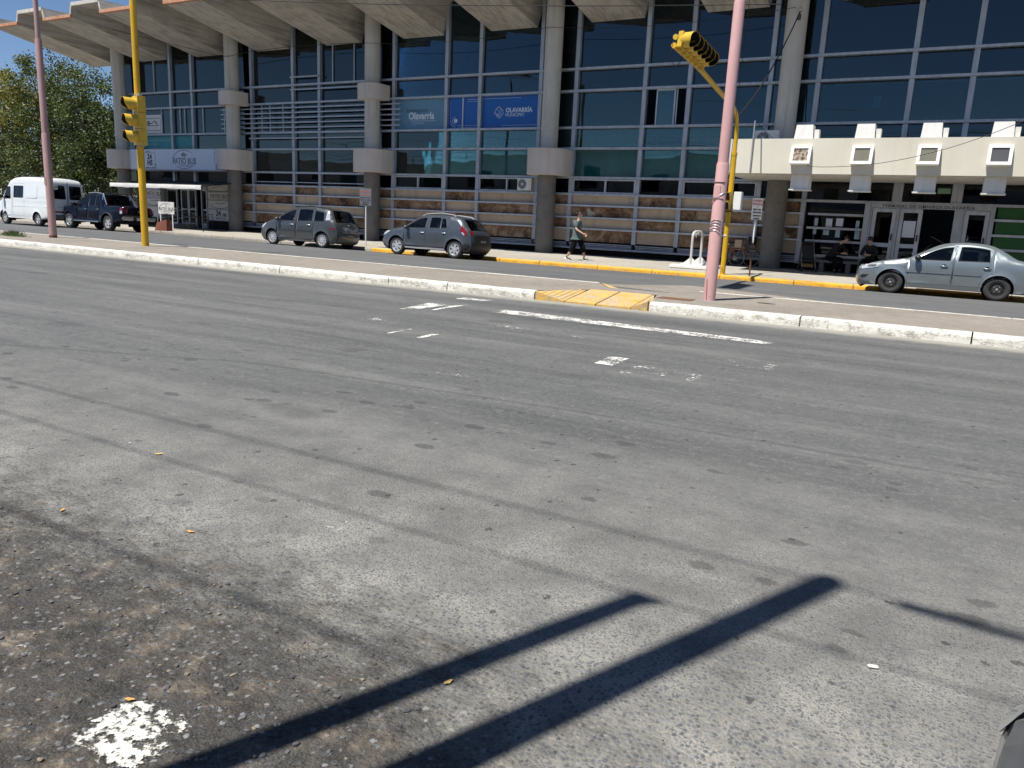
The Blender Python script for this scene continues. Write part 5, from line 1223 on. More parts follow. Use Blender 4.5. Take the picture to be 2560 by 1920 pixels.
handle(c, 2.36, 1.0, MAT['chrome']); handle(c, 3.36, 1.02, MAT['chrome']); mirror(c, 1.66, 1.18, pt, 1.2)
MB().lathe([(0, .02), (.045, .02), (.045, 0)], 14, 'x', (5.34, 0, 1.0)).build('rear_badge', MAT['chrome'], c.root)
plate(c, 5.42, -.0, .63, 'AD 731 KE', mat='white'); add_wheels(c, 'double', .26, .24); under(c, .36, .5); seats(c, (2.2, 3.0), .7); c.patch('wheel_arch_lip', [(c.wh[1]+(c.Ra+d)*math.cos(a), c.rw+(c.Ra+d)*math.sin(a)) for d, aa in ((0.002, np.linspace(.2, 2.94, 20)), (.05, np.linspace(2.94, .2, 20))) for a in aa], MAT['black'], off=.012, res=.2)

# --- white van
pt = simple('white_van_paint', (.68, .71, .73), .3, var=.03, scale=1.2, Coat_Weight=.6)
c = Car('parked_van', [(.15, .33), (.02, .45), (-.01, .75), (.05, .98), (.25, 1.10), (.62, 1.24), (.75, 1.30), (1.30, 2.00), (1.55, 2.28), (1.9, 2.40), (2.6, 2.45), (3.6, 2.45), (4.5, 2.42), (4.86, 2.36), (4.96, 2.20), (5.02, 1.6), (5.05, 1.0), (5.05, .62), (5.0, .42)], 1.04, (1.02, 4.05), .34, (1.30, 1.40), pt, 'white passenger van with dark rear windows parked at the far left', 'van', -45.30, 23.2, tumble=.10, sill=.36, flare=.02, crown=(.10, .05, .03), plan_r=.02, r=.13)
wA = [(.98, 1.32), (1.32, 1.90), (1.42, 1.95), (1.62, 1.95), (1.66, 1.90), (1.68, 1.36), (1.62, 1.32)]; wB = [(1.98, 1.40), (1.95, 1.44), (1.95, 1.96), (1.99, 2.0), (2.80, 2.0), (2.84, 1.96), (2.84, 1.44), (2.80, 1.40)]; wC = [(3.08, 1.40), (3.04, 1.44), (3.04, 1.98), (3.08, 2.02), (4.06, 2.02), (4.10, 1.98), (4.10, 1.44), (4.06, 1.40)]
dA = [(.96, .55), (.90, 1.28), (1.28, 1.97), (1.40, 2.03), (1.68, 2.03), (1.76, 1.96), (1.78, .50), (1.36, .50), (1.30, .80)]; dB = [(1.84, .50), (1.84, 2.12), (2.92, 2.12), (2.92, .50)]
side_doors(c, [dA, dB], [wA, wB], MAT['carglassd'])
c.patch('side_panel', wC, pt, off=.010, res=.2); c.patch('swage', [(1.9, .96), (1.9, 1.0), (4.9, 1.0), (4.9, .96)], pt, off=.012, res=.25)
c.patch('glazing_bar', [(2.38, 1.41), (2.38, 1.99), (2.42, 1.99), (2.42, 1.41)], MAT['black'], off=.0)
c.skin('body_shell', 0, 18, c.paint, skip=[(6, 8, -.93, .93)]); c.skin('windscreen', 6, 8, MAT['carglass'], -.93, .93, -.004)
for f0, f1 in ((-.86, -.10), (.12, .86)):
    V = []
    hw = .88
    def rp(f, z): return (float(np.interp(z, [.42, 1.0, 1.6, 2.2], [5.0, 5.05, 5.02, 4.96]))+.045, f*hw, z)
    m = MB(); zz = np.linspace(1.42, 2.10, 6); e = .05
    pts = [rp(f0+.03, 1.42), rp(f1-.03, 1.42), rp(f1, 1.47), rp(f1-.02, 2.05), rp(f1-.06, 2.10), rp(f0+.06, 2.10), rp(f0+.02, 2.05), rp(f0, 1.47)]
    m.add(pts, [tuple(range(8))]); m.add([(x-.012, y, z) for x, y, z in pts], [tuple(range(7, -1, -1))]); m.build('rear_window', MAT['carglassd'], c.root)
    MB().box(5.088, 5.094, f0*hw+.06, f1*hw-.12, .74, .81).build('reflector', MAT['lampred'], c.root, rot=(0, 0, 0))
MB().box(5.070, 5.0965, -.006, .006, .62, 2.28).build('door_gap', MAT['dark'], c.root)
MB().bbox(4.92, 5.16, -.97, .97, .42, .62, .04).build('rear_bumper', MAT['grey'], c.root, smooth=40)
for sd in (-1, 1): MB().bbox(4.97, 5.09, sd*.94-.05, sd*.94+.05, .85, 1.30, .02).build('tail_lamp', MAT['lampred'], c.root)
MB().tube([(5.10, .10, 1.26), (5.10, .32, 1.26)], .018, 6).build('door_handle', MAT['black'], c.root); MB().tube([(5.10, .42, 1.0), (5.10, .72, 1.0)], .012, 6).build('rear_badge', MAT['black'], c.root)
st = MB().lathe([(0, .006), (.13, .006), (.13, 0)], 24, 'x', (5.083, -.60, 2.0)).build('speed_sticker', MAT['white'], c.root); text('sticker_lettering', '110', .13, MAT['ink'], st, (5.092, -.60, 2.0), rot=(R(90), 0, R(90)), bold=.004)
plate(c, 5.105, -.42, 1.0, 'TKR 305', mat='white'); MB().tube([(1.5, -.985, 1.22), (1.62, -.985, 1.22)], .014, 6).build('door_handle', MAT['black'], c.root)
mirror(c, 1.05, 1.40, MAT['black'], 1.4); add_wheels(c, 'five', .22, .20); under(c, .34, .5); seats(c, (1.6,), .8)
# ------------------------------------------------------------ poles, signals, signs
def stepped_pole(name, x, y, z0, steps, mat, label, lean=(0, 0)):
    o = empty(name, (x, y, z0), label=label, cat='pole')
    for i, (za, zb, r) in enumerate(steps):
        def L(z): return (lean[0]*z, lean[1]*z, z)
        m = MB(); m.tube([L(za), L(zb-.03), L(zb)], [r, r, r*.93], 20); m.build('pole_section', mat, o, smooth=50)
        if i: m = MB(); m.tube([L(za-.05), L(za+.02)], [r*1.12, r*1.06], 20); m.build('collar', mat, o, smooth=50)
    return o
pr = stepped_pole('lamp_pole', -4.08, 14.98, MZ-.01, [(0, 2.57, .118), (2.57, 5.38, .100), (5.38, 6.3, .045)], MAT['pink'], 'thick pink steel lamp pole on the median in front of the terminal, wrapped with wire', (.006, 0))
w_ = MB(); rr = random.Random(3)
for k in range(5):
    z = 1.32+.05*k; tl = rr.uniform(-.05, .05)
    w_.tube([(.006*z+.123*math.cos(t), .123*math.sin(t), z+tl*math.cos(t)+.02*math.sin(3*t)) for t in np.linspace(0, 2*math.pi*1.05, 22)], .006, 5)
w_.tube([(.126*math.cos(t), .126*math.sin(t), 1.95+.10*math.cos(t)) for t in np.linspace(-2.9, 0, 14)], .007, 5)
w_.build('wire_wrap', MAT['steel'], pr, smooth=60)
MB().obox((.012-.03, -.105, 2.05), (1, 0, 0), (0, 1, 0), (0, 0, 1), .06, .022, .11).build('access_door', MAT['pink'], pr)
for z, mt in ((2.22, 'iron'), (1.93, 'pink')): MB().tube([(.012+.121*math.cos(t), .121*math.sin(t), z) for t in np.linspace(-2.6, -.5, 12)], .008, 5).build('weld_bead', MAT[mt], pr, smooth=60)
MB().tube([(-.02, -.117, .02), (-.03, -.121, .25), (-.045, -.119, .42)], .006, 5).build('crack', MAT['black'], pr)
pl = stepped_pole('lamp_pole', -27.2, 15.8, MZ-.01, [(0, 3.45, .122), (3.45, 6.4, .105), (6.4, 9.6, .075)], MAT['pinkd'], 'dusty pink stepped lamp pole on the median in front of the white van', (.008, 0))
MB().obox((.0, -.112, 1.9), (1, 0, 0), (0, 1, 0), (0, 0, 1), .05, .02, .12).build('access_door', MAT['pinkd'], pl)
MB().lathe([(.128, 0), (.128, .09)], 20).build('rusty_foot', MAT['iron'], pl, smooth=50)
for o_ in (pr, pl):
    zt = 6.2 if o_ is pr else 9.6
    MB().tube([(.05, 0, zt-.2), (.05, .0, zt+.2), (.25, .05, zt+.35), (1.1, .1, zt+.45)] if o_ is pr else [(.05, 0, zt-.2), (.05, .0, zt+.3), (.05, -.7, zt+.6), (.05, -1.6, zt+.7)], .03, 8).build('lamp_arm', MAT['pink' if o_ is pr else 'pinkd'], o_, smooth=60)
    (MB().bbox(-.25, .25, -.14, .14, zt+.2, zt+.34, .03) if o_ is pr else MB().bbox(-.08, .18, -2.2, -1.5, zt+.62, zt+.76, .03)).build('lamp_head', MAT['steel'], o_)
def visor(m, c, n, r, L, t=.006, tilt=.0):
    """open tube hood round the lens, cut away below"""
    n = Vector(n).normalized(); u = Vector((0, 0, 1)); w = n.cross(u).normalized(); u = w.cross(n).normalized()
    K = 26; V = []; F = []
    for k in range(K+1):
        a = -math.pi*.5+2*math.pi*k/K; low = max(0, -math.sin(a)); l = L*(1-.42*low**2)
        d = w*math.cos(a)+u*math.sin(a)
        V += [Vector(c)+d*r, Vector(c)+d*r+n*l, Vector(c)+d*(r-t)+n*l, Vector(c)+d*(r-t)]
    for k in range(K):
        b = k*4
        for j in range(3): F.append((b+j, b+4+j, b+5+j, b+1+j))
    m.add(V, F)
def disc(m, c, n, r, K=24, bulge=.02):
    n = Vector(n).normalized(); u = Vector((0, 0, 1)); w = n.cross(u).normalized(); u = w.cross(n).normalized(); c = Vector(c)
    V = [c+n*bulge]; 
    for q, b in ((.55, .7), (1, 0)):
        V += [c+n*bulge*b+(w*math.cos(2*math.pi*k/K)+u*math.sin(2*math.pi*k/K))*r*q for k in range(K)]
    F = [(0, 1+k, 1+(k+1) % K) for k in range(K)]+[(1+k, 1+K+k, 1+K+(k+1) % K, 1+(k+1) % K) for k in range(K)]
    m.add(V, F)
LENS = [simple('red_lens', (.09, .008, .008), .2), simple('amber_lens', (.12, .055, .006), .2), simple('green_lens', (.006, .06, .035), .2)]
# left signal on its pole
yl = empty('traffic_light', (-22.17, 15.75, MZ-.01), label='yellow three lamp traffic light on a tall yellow pole on the median, left', cat='traffic light')
MB().tube([(0, 0, 0), (.012, 0, 3.0)], .105, 20).build('pole', MAT['yellow'], yl, smooth=50); MB().tube([(.012, 0, 2.98), (.02, 0, 4.55)], .055, 16).build('pole_neck', MAT['steel'], yl, smooth=50); MB().tube([(.02, 0, 4.5), (.04, 0, 9.5)], .088, 20).build('pole', MAT['yellow'], yl, smooth=50)
nv = Vector((-.22, -.975, 0)).normalized(); sv = Vector((-nv.y, nv.x, 0))
for k in range(3):
    cz = 4.22-.475*k; hc = Vector((.13, -.05, cz))
    h = MB(); h.obox(hc, sv, nv, (0, 0, 1), .185, .12, .232); hb = h.build('housing', MAT['signal'], yl)
    for q in (-1, 1): MB().obox(hc+sv*(.19)+Vector((0, 0, .15*q)), sv, nv, (0, 0, 1), .02, .025, .025).build('hinge', MAT['signal'], hb)
    m = MB(); visor(m, hc+nv*.12, nv, .165, .36); m.build('visor', MAT['signal'], hb, smooth=60)
    m = MB(); visor(m, hc+nv*.12, nv, .158, .35, .002); m.build('visor_lining', MAT['black'], hb, smooth=60)
    m = MB(); disc(m, hc+nv*.13, nv, .15); m.build('lens', LENS[k], hb, smooth=60)
for z in (4.50, 3.02): MB().obox((.07, -.02, z), (1, 0, 0), (0, 1, 0), (0, 0, 1), .12, .05, .035).build('bracket', MAT['steel'], yl)
# overhead signal on a bent arm
yr = empty('traffic_light', (-6.57, 25.42, .04), label='yellow pole with bent arm carrying a row of six signal lamps over the road, right', cat='traffic light')
arm = [(0, 0, 0), (0, 0, 2.0), (.0, 0, 3.6)]
MB().tube([(0, 0, -.02), (0, 0, 3.75)], .082, 18).build('pole', MAT['yellow'], yr, smooth=50); MB().tube([(0, 0, 3.7), (0, 0, 3.8)], .09, 18).build('collar', MAT['yellow'], yr, smooth=50)
cv = [(0, 0, 3.78), (0, 0, 4.3), (0, -.08, 4.62), (.02, -.35, 4.90), (.04, -.9, 5.05), (.14, -3, 5.20), (.28, -5.4, 5.36), (.30, -7.4, 5.48)]
MB().tube(catmull(cv, 5)[0].tolist(), .062, 14).build('arm', MAT['yellow'], yr, smooth=60)
nv = Vector((.90, -.42, -.06)).normalized(); al = Vector((.02, -1.0, .055)).normalized()
for k in range(6):
    hc = Vector((.27, -5.55, 5.40))+al*(.345*k)+Vector((.14, 0, .10))
    up_ = nv.cross(al).normalized()
    hb = MB().obox(hc, al, nv, al.cross(nv), .165, .07, .165).build('housing', MAT['signal'], yr)
    m = MB(); visor(m, hc+nv*.10, nv, .162, .30); m.build('visor', MAT['signal'], hb, smooth=60)
    m = MB(); visor(m, hc+nv*.10, nv, .155, .29, .002); m.build('visor_lining', MAT['black'], hb, smooth=60)
    m = MB(); disc(m, hc+nv*.11, nv, .15); m.build('lens', LENS[k % 3], hb, smooth=60)
    MB().obox(hc-nv*.04+Vector((0, 0, -.20)), al, nv, (0, 0, 1), .05, .05, .04).build('bracket', MAT['signal'], hb)
MB().tube([(.35, -7.62, 5.55), (.34, -7.66, 5.2), (.33, -7.3, 5.02), (.31, -6.9, 5.2), (.30, -6.7, 5.42)], .008, 5).build('loose_cable', MAT['wire'], yr, smooth=60)
MB().lathe([(0, -.02), (.06, -.02), (.06, .03)], 12, 'y', (.41, -7.63, 5.60)).build('end_cap', MAT['signal'], yr)
# pedestrian signal and control box on that pole
ps = empty('pedestrian_signal', (-6.57, 25.42, 0), label='yellow pedestrian signal with dark red lens clamped to the right yellow pole', cat='signal')
hb = MB().bbox(-.15, .07, -.26, -.09, 2.06, 2.62, .015).build('housing', MAT['signal'], ps)
for z, mt in ((2.48, LENS[0]), (2.19, MAT['black'])):
    pbox('lens', hb, mt, -.13, .05, -.265, -.261, z-.11, z+.11)
    m = MB(); m.box(-.145, .065, -.40, -.261, z+.115, z+.13); m.add([(-.145, -.261, z+.12), (-.145, -.40, z+.12), (-.145, -.261, z-.12)], [(0, 1, 2)]); m.add([(.065, -.261, z+.12), (.065, -.40, z+.12), (.065, -.261, z-.12)], [(0, 1, 2)]); m.build('visor', MAT['signal'], hb)
MB().box(-.12, .1, -.12, .1, 2.02, 2.055).build('clamp', MAT['black'], ps)
cb = MB().bbox(-6.44, -6.20, 25.34, 25.58, 2.08, 2.64, .012).build('control_box', MAT['white']); tag(cb, 'white electrical control box on the right side of the yellow pole', 'box')
MB().obox((-.02, -.07, 1.24), (1, 0, 0), (0, 1, 0), (0, 0, 1), .05, .016, .02).build('sticker', MAT['white'], yr)
# sign posts
def sign_post(x, y, z, tilt, wid, h0, h1, matb, lines, label, post):
    o = empty('sign_post', (x, y, walk_z(x, y)), (0, 0, R(tilt)), label=label, cat='sign')
    lean = .0
    MB().tube([(0, 0, -.02), (0, 0, h0+.2)], .026, 10).build('post', MAT[post[0]], o, smooth=50)
    if len(post) > 1: MB().tube([(0, 0, -.01), (.0, 0, 1.05)], .0275, 10).build('rusty_post_foot', MAT[post[1]], o, smooth=50)
    b_ = MB().bbox(-wid/2, wid/2, -.034, -.028, h0, h1, .0025).build('board', MAT[matb], o)
    for t, zz, s, mt, xs_ in lines: text('lettering', t, s, MAT[mt], b_, (0, -.0355, zz), xs=xs_, bold=.002)
    return o
MAT['signgrey'] = simple('faded_grey_sign', (.13, .14, .16), .5, var=.1); MAT['signw'] = simple('dirty_white_sign', (.50, .49, .48), .5, var=.1)
L1 = [('PROHIBIDO', 2.27, .12, 'inkred', .9), ('ESTACIONAR', 2.13, .10, 'inkred', .9), ('RESERVADO CARGA', 2.02, .062, 'ink', .95), ('DESCARGA, ASCENSO', 1.93, .062, 'ink', .95), ('Y DESCENSO DE', 1.84, .062, 'ink', .95), ('PASAJEROS', 1.76, .062, 'ink', .95)]
sign_post(-21.62, 25.62, 0, 0, .62, 1.69, 2.40, 'signgrey', L1, 'grey no parking sign on a white post between the two grey cars', ('white',))
L2 = [('PROHIBIDO', 2.36, .085, 'inkred', .8), ('ESTACIONAR', 2.26, .085, 'inkred', .74), ('Y', 2.18, .06, 'ink', .9), ('RESERV. CARGA', 2.09, .06, 'ink', .72), ('DESCARGA ASCENSO', 2.0, .06, 'ink', .56), ('Y DESCENSO DE', 1.90, .06, 'ink', .72), ('PASAJEROS', 1.81, .06, 'ink', .8)]
sign_post(-5.74, 25.56, 0, 52, .40, 1.77, 2.43, 'signw', L2, 'white no parking sign on a rusty post beside the right yellow pole', ('white', 'iron'))
# white rack on the pavement
rk = empty('white_rack', (-8.1, 26.9, walk_z(-8.1, 26.9)), label='white tubular frame on two block feet standing on the pavement', cat='rack'); rk.scale.z = .78
for dy in (0, 1.15):
    MB().bbox(-.72, .72, dy-.16, dy+.16, 0, .17, .035).build('foot_block', MAT['whited'], rk); m = MB()
    for s in (-1, 1): m.prism([(s*.03, .17), (s*.33, .17), (s*.03, .50)], dy-.02, dy+.02, 'y')
    m.build('gusset', MAT['whited'], rk)
MB().tube(catmull([(0, 0, .17), (0, 0, 1.45), (0, .10, 1.6), (0, .3, 1.64), (0, .85, 1.64), (0, 1.05, 1.6), (0, 1.15, 1.45), (0, 1.15, .17)], 4)[0].tolist(), .045, 10).build('frame', MAT['signw'], rk, smooth=60)
m = MB()
for k in range(16):
    y = .25+.04*k; l = rng.uniform(.06, .26); m.tube([(.0, y, 1.69), (-.055, y, 1.64), (-.05, y+.01, 1.64-l*.5), (-.05+rng.uniform(-.03, .03), y+.02, 1.64-l)], .012, 5)
m.build('rope_fringe', MAT['whited'], rk, smooth=60)
# bicycles
def bicycle(x, y, rz, frame, label, basket=False, crate=False):
    o = empty('bicycle', (x, y, walk_z(x, y)), (R(4), 0, rz), label=label, cat='bicycle'); r = .33
    for wx in (0, 1.05):
        t = MB(); t.tube([(wx+r*math.cos(a), 0, r+r*math.sin(a)) for a in np.linspace(0, 2*math.pi, 33)], .018, 6, cap=False); wh = t.build('wheel', MAT['rubber'], o, smooth=60)
        t = MB(); t.tube([(wx+(r-.025)*math.cos(a), 0, r+(r-.025)*math.sin(a)) for a in np.linspace(0, 2*math.pi, 33)], .009, 5, cap=False)
        for k in range(18): a = k*math.pi/9; t.tube([(wx, .02*(-1)**k, r), (wx+(r-.03)*math.cos(a), 0, r+(r-.03)*math.sin(a))], .0018, 3)
        t.lathe([(.02, -.04), (.02, .04)], 8, 'y', (wx, 0, r)); t.build('rim', MAT['steel'], wh, smooth=60)
        t = MB(); t.tube([(wx+(r+.035)*math.cos(a), 0, r+(r+.035)*math.sin(a)) for a in np.linspace(.3, 2.9, 14)], .02, 5); t.build('mudguard', frame, o, smooth=60)
    f = MB(); bb, st, hd = (.45, 0, .28), (.36, 0, .78), (.88, 0, .80)
    for a, b_ in ((bb, st), (st, hd), (bb, (.90, 0, .70)), (bb, (0, 0, r)), (st, (0, 0, r)), (hd, (1.05, 0, r)), (hd, (.86, 0, .98))): f.tube([a, b_], .016, 6)
    f.build('frame', frame, o, smooth=60)
    MB().tube([(.80, -.28, 1.06), (.86, -.2, 1.02), (.88, 0, .99), (.86, .2, 1.02), (.80, .28, 1.06)], .013, 6).build('handlebar', MAT['chrome'], o, smooth=60)
    MB().bbox(.22, .48, -.08, .08, .84, .90, .03).build('saddle', MAT['black'], o); MB().tube([st, (.34, 0, .85)], .013, 6).build('seat_post', MAT['chrome'], o)
    MB().lathe([(.0, -.03), (.085, -.03), (.085, -.025)], 18, 'y', (bb[0], 0, bb[2])).build('chainring', MAT['steel'], o)
    MB().tube([(.45, -.05, .28), (.57, -.06, .17)], .01, 5).build('crank', MAT['steel'], o)
    m = MB(); m.box(-.28, .24, -.07, .07, .70, .715); m.tube([(-.1, .06, .70), (0, .05, r)], .006, 4); m.tube([(-.1, -.06, .70), (0, -.05, r)], .006, 4); m.build('carrier', MAT['steel'], o)
    if crate: b_ = MB().bbox(-.16, .10, -.13, .13, .716, .99, .01).build('carton', simple('carton_board', (.42, .32, .22), .8), o); text('carton_print', 'BOX', .07, MAT['ink'], b_, (-.03, -.133, .88))
    if basket: MB().lathe([(.12, .82), (.17, 1.12), (.165, 1.12), (.11, .83)], 14, 'z', (1.05, 0, 0)).build('basket', MAT['black'], o)
    return o
orange = simple('orange_frame_paint', (.36, .07, .02), .35, var=.15); bicycle(-7.38, 30.35, math.pi+.05, orange, 'orange bicycle with a carton on its carrier leaning at the stone wall', crate=True)
bicycle(-7.98, 30.72, .1, simple('grey_frame_paint', (.10, .10, .11), .35), 'dark bicycle with a black basket behind the orange bicycle', basket=True)
# things in front of the cafe
ab = empty('sign_board', (-37.75, 28.2, walk_z(-37.7, 28.2)), (0, 0, R(8)), label='white cafe sign board on two legs standing behind the pickup', cat='sign')
pbox('board', ab, MAT['boardw'], -.55, .55, -.02, .02, .82, 1.46); text('lettering', 'PATIO BUS', .25, MAT['grey'], ab, (0, -.0225, 1.07), bold=.003, xs=.86); text('lettering', 'CAFE & RESTO', .07, MAT['grey'], ab, (0, -.0225, .95))
m = MB(); m.tube([(.46*math.cos(t), -.0225, 1.12+.26*math.sin(t)) for t in np.linspace(.9, 6.0, 34)], .008, 4); m.tube([(.0+.05*math.cos(t), -.0225, 1.27+.05*math.sin(t)) for t in np.linspace(0, 6.28, 12)], .008, 4); m.build('emblem', MAT['grey'], ab)
for x in (-.42, .42): MB().tube([(x, 0, 0), (x, 0, .85)], .03, 8).build('leg', MAT['white'], ab)
plb = empty('planter_box', (-36.35, 26.95, walk_z(-36.3, 26.95)), label='red brown planter box behind the pickup bumper', cat='planter')
MB().add([(-.48, -.2, 0), (.48, -.2, 0), (.42, .2, 0), (-.42, .2, 0), (-.40, -.12, .40), (.40, -.12, .58), (.40, .16, .58), (-.40, .16, .40)], [(0, 3, 2, 1), (4, 5, 6, 7), (0, 1, 5, 4), (1, 2, 6, 5), (2, 3, 7, 6), (3, 0, 4, 7)]).build('box', MAT['brickred'], plb); pbox('soil', plb, MAT['soil'], -.36, .36, -.08, .12, .40, .43)
def table(x, y, label):
    o = empty('cafe_table', (x, y, walk_z(x, y)), label=label, cat='table'); pbox('table_top', o, MAT['black'], -.4, .4, -.4, .4, .71, .74)
    for a in (-.36, .36):
        for b_ in (-.36, .36): MB().tube([(a, b_, 0), (a, b_, .71)], .016, 6).build('leg', MAT['black'], o)
def chair(x, y, rz, label):
    o = empty('cafe_chair', (x, y, walk_z(x, y)), (0, 0, rz), label=label, cat='chair', group='black wire cafe chairs'); pbox('seat', o, MAT['black'], -.2, .2, -.2, .2, .43, .455)
    for a in (-.18, .18):
        MB().tube([(a, -.18, 0), (a, -.18, .43)], .013, 6).build('leg', MAT['black'], o); MB().tube([(a, .18, 0), (a, .18, .43), (a, .24, .88)], .013, 6).build('leg', MAT['black'], o)
    m = MB(); m.tube([(-.18, .24, .88), (.18, .24, .88)], .013, 6)
    for a in (-.09, 0, .09): m.tube([(a, .19, .5), (a, .24, .88)], .006, 4)
    m.build('backrest', MAT['black'], o)
table(-36.55, 29.3, 'black cafe table right of the cafe door'); chair(-37.25, 29.25, 1.4, 'black cafe chair left of the right table'); chair(-35.85, 29.3, -1.5, 'black cafe chair right of the right table, by the column')
table(-41.6, 29.4, 'black cafe table left of the cafe door'); chair(-40.95, 29.35, -1.3, 'black cafe chair beside the left table')
rp = empty('entrance_ramp', (0, 0, 0), label='concrete ramp with white handrails leading to the cafe door', cat='ramp')
MB().add([(-40.3, 29.6, .07), (-39.0, 29.6, .07), (-39.0, 31.0, .30), (-40.3, 31.0, .30), (-40.3, 29.6, .0), (-39.0, 29.6, .0), (-39.0, 31.0, .0), (-40.3, 31.0, .0)], [(0, 1, 2, 3), (0, 4, 5, 1), (1, 5, 6, 2), (3, 2, 6, 7), (0, 3, 7, 4)]).build('slope', MAT['walk'], rp)
for x in (-40.3, -39.0):
    MB().tube([(x, 29.5, .05), (x, 29.5, 1.0), (x, 31.0, 1.22)], .024, 8).build('handrail', MAT['white'], rp, smooth=50); MB().tube([(x, 29.5, .55), (x, 31.0, .77)], .02, 6).build('mid_rail', MAT['white'], rp, smooth=50)
# cables
def cable(pts, r, label, n=10):
    P = catmull(pts, n)[0].tolist(); o = MB().tube(P, r, 5).build('overhead_cable', MAT['wire'], smooth=60); tag(o, label, 'cable', 'overhead cables'); return o
def sag(a, b_, s, n=8): return [tuple(a[i]+(b_[i]-a[i])*t-(s*4*t*(1-t) if i == 2 else 0) for i in range(3)) for t in np.linspace(0, 1, n)]
cable(sag((-26, 22.6, 9.3), (-4.9, 22.2, 7.25), .12), .013, 'black cable crossing in front of the roof channels to the right')
cable(sag((-45.0, 26.5, 11.4), (-35.14, 30.22, 9.15), .1)+sag((-35.14, 30.22, 9.15), (-25.49, 30.22, 9.2), -.15)[1:], .012, 'thin cable running under the roof channels along the left columns')
cable(sag((-25.49, 30.22, 9.2), (-15.84, 30.22, 9.2), .25), .010, 'thin cable slung between the third and fourth column')
cable(sag((-15.84, 30.22, 9.2), (-6.19, 30.22, 9.15), .25), .010, 'thin cable slung between the fourth and fifth column')
cable(sag((-6.0, 30.22, 9.05), (-6.57, 25.42, 4.95), .35), .022, 'thick black cable dropping from the column to the right yellow pole')
cable(sag((-6.9, 29.5, 5.2), (-4.5, 27.0, 3.55), .1)+sag((-4.5, 27.0, 3.55), (2.2, 26.2, 5.4), .55)[1:], .009, 'thin wire sagging across the cream canopy front')
cable(sag((-3.9, 15.1, 6.2), (-4.02, 15.3, 2.2), 0), .005, 'thin guy wire beside the pink pole')
ins = MB(); ins.lathe([(0, .0), (.07, .0), (.09, .05), (.05, .12), (.0, .14)], 14); io = ins.build('insulator', MAT['signw'], None, (-6.02, 30.2, 9.0)); tag(io, 'pale round cable insulator on the column above the canopy', 'insulator')
fl = MB()
for k in range(4): fl.tube([(-6.02+.05*math.cos(t), 30.15, 8.85-.03*k+.06*math.sin(t)) for t in np.linspace(0, 6.28, 12)], .012, 5)
tag(fl.build('cable_coil', MAT['wire'], smooth=60), 'small black coil of cable under the insulator', 'cable')
# ------------------------------------------------------------ people
def skin_mesh(name, pts, edges, root, mat, parent, sub=2):
    """pts: name -> (x, y, z, rx, ry); a continuous body grown over the joints"""
    names = list(pts); me = bpy.data.meshes.new(name); me.from_pydata([pts[k][:3] for k in names], [(names.index(a), names.index(b_)) for a, b_ in edges], [])
    o = bpy.data.objects.new('tmp', me); COL.objects.link(o); md = o.modifiers.new('s', 'SKIN'); md.use_smooth_shade = True; md.branch_smoothing = .3
    for i, k in enumerate(names):
        sv_ = me.skin_vertices[0].data[i]; p = pts[k]; sv_.radius = (p[3], p[4] if len(p) > 4 else p[3]); sv_.use_root = (k == root)
    o.modifiers.new('u', 'SUBSURF').levels = sub
    dg_ = bpy.context.evaluated_depsgraph_get(); m2 = bpy.data.meshes.new_from_object(o.evaluated_get(dg_)); bpy.data.objects.remove(o)
    m2.materials.clear(); m2.materials.append(mat); m2.polygons.foreach_set('use_smooth', [True]*len(m2.polygons)); m2.name = name
    return link(name, m2, parent)
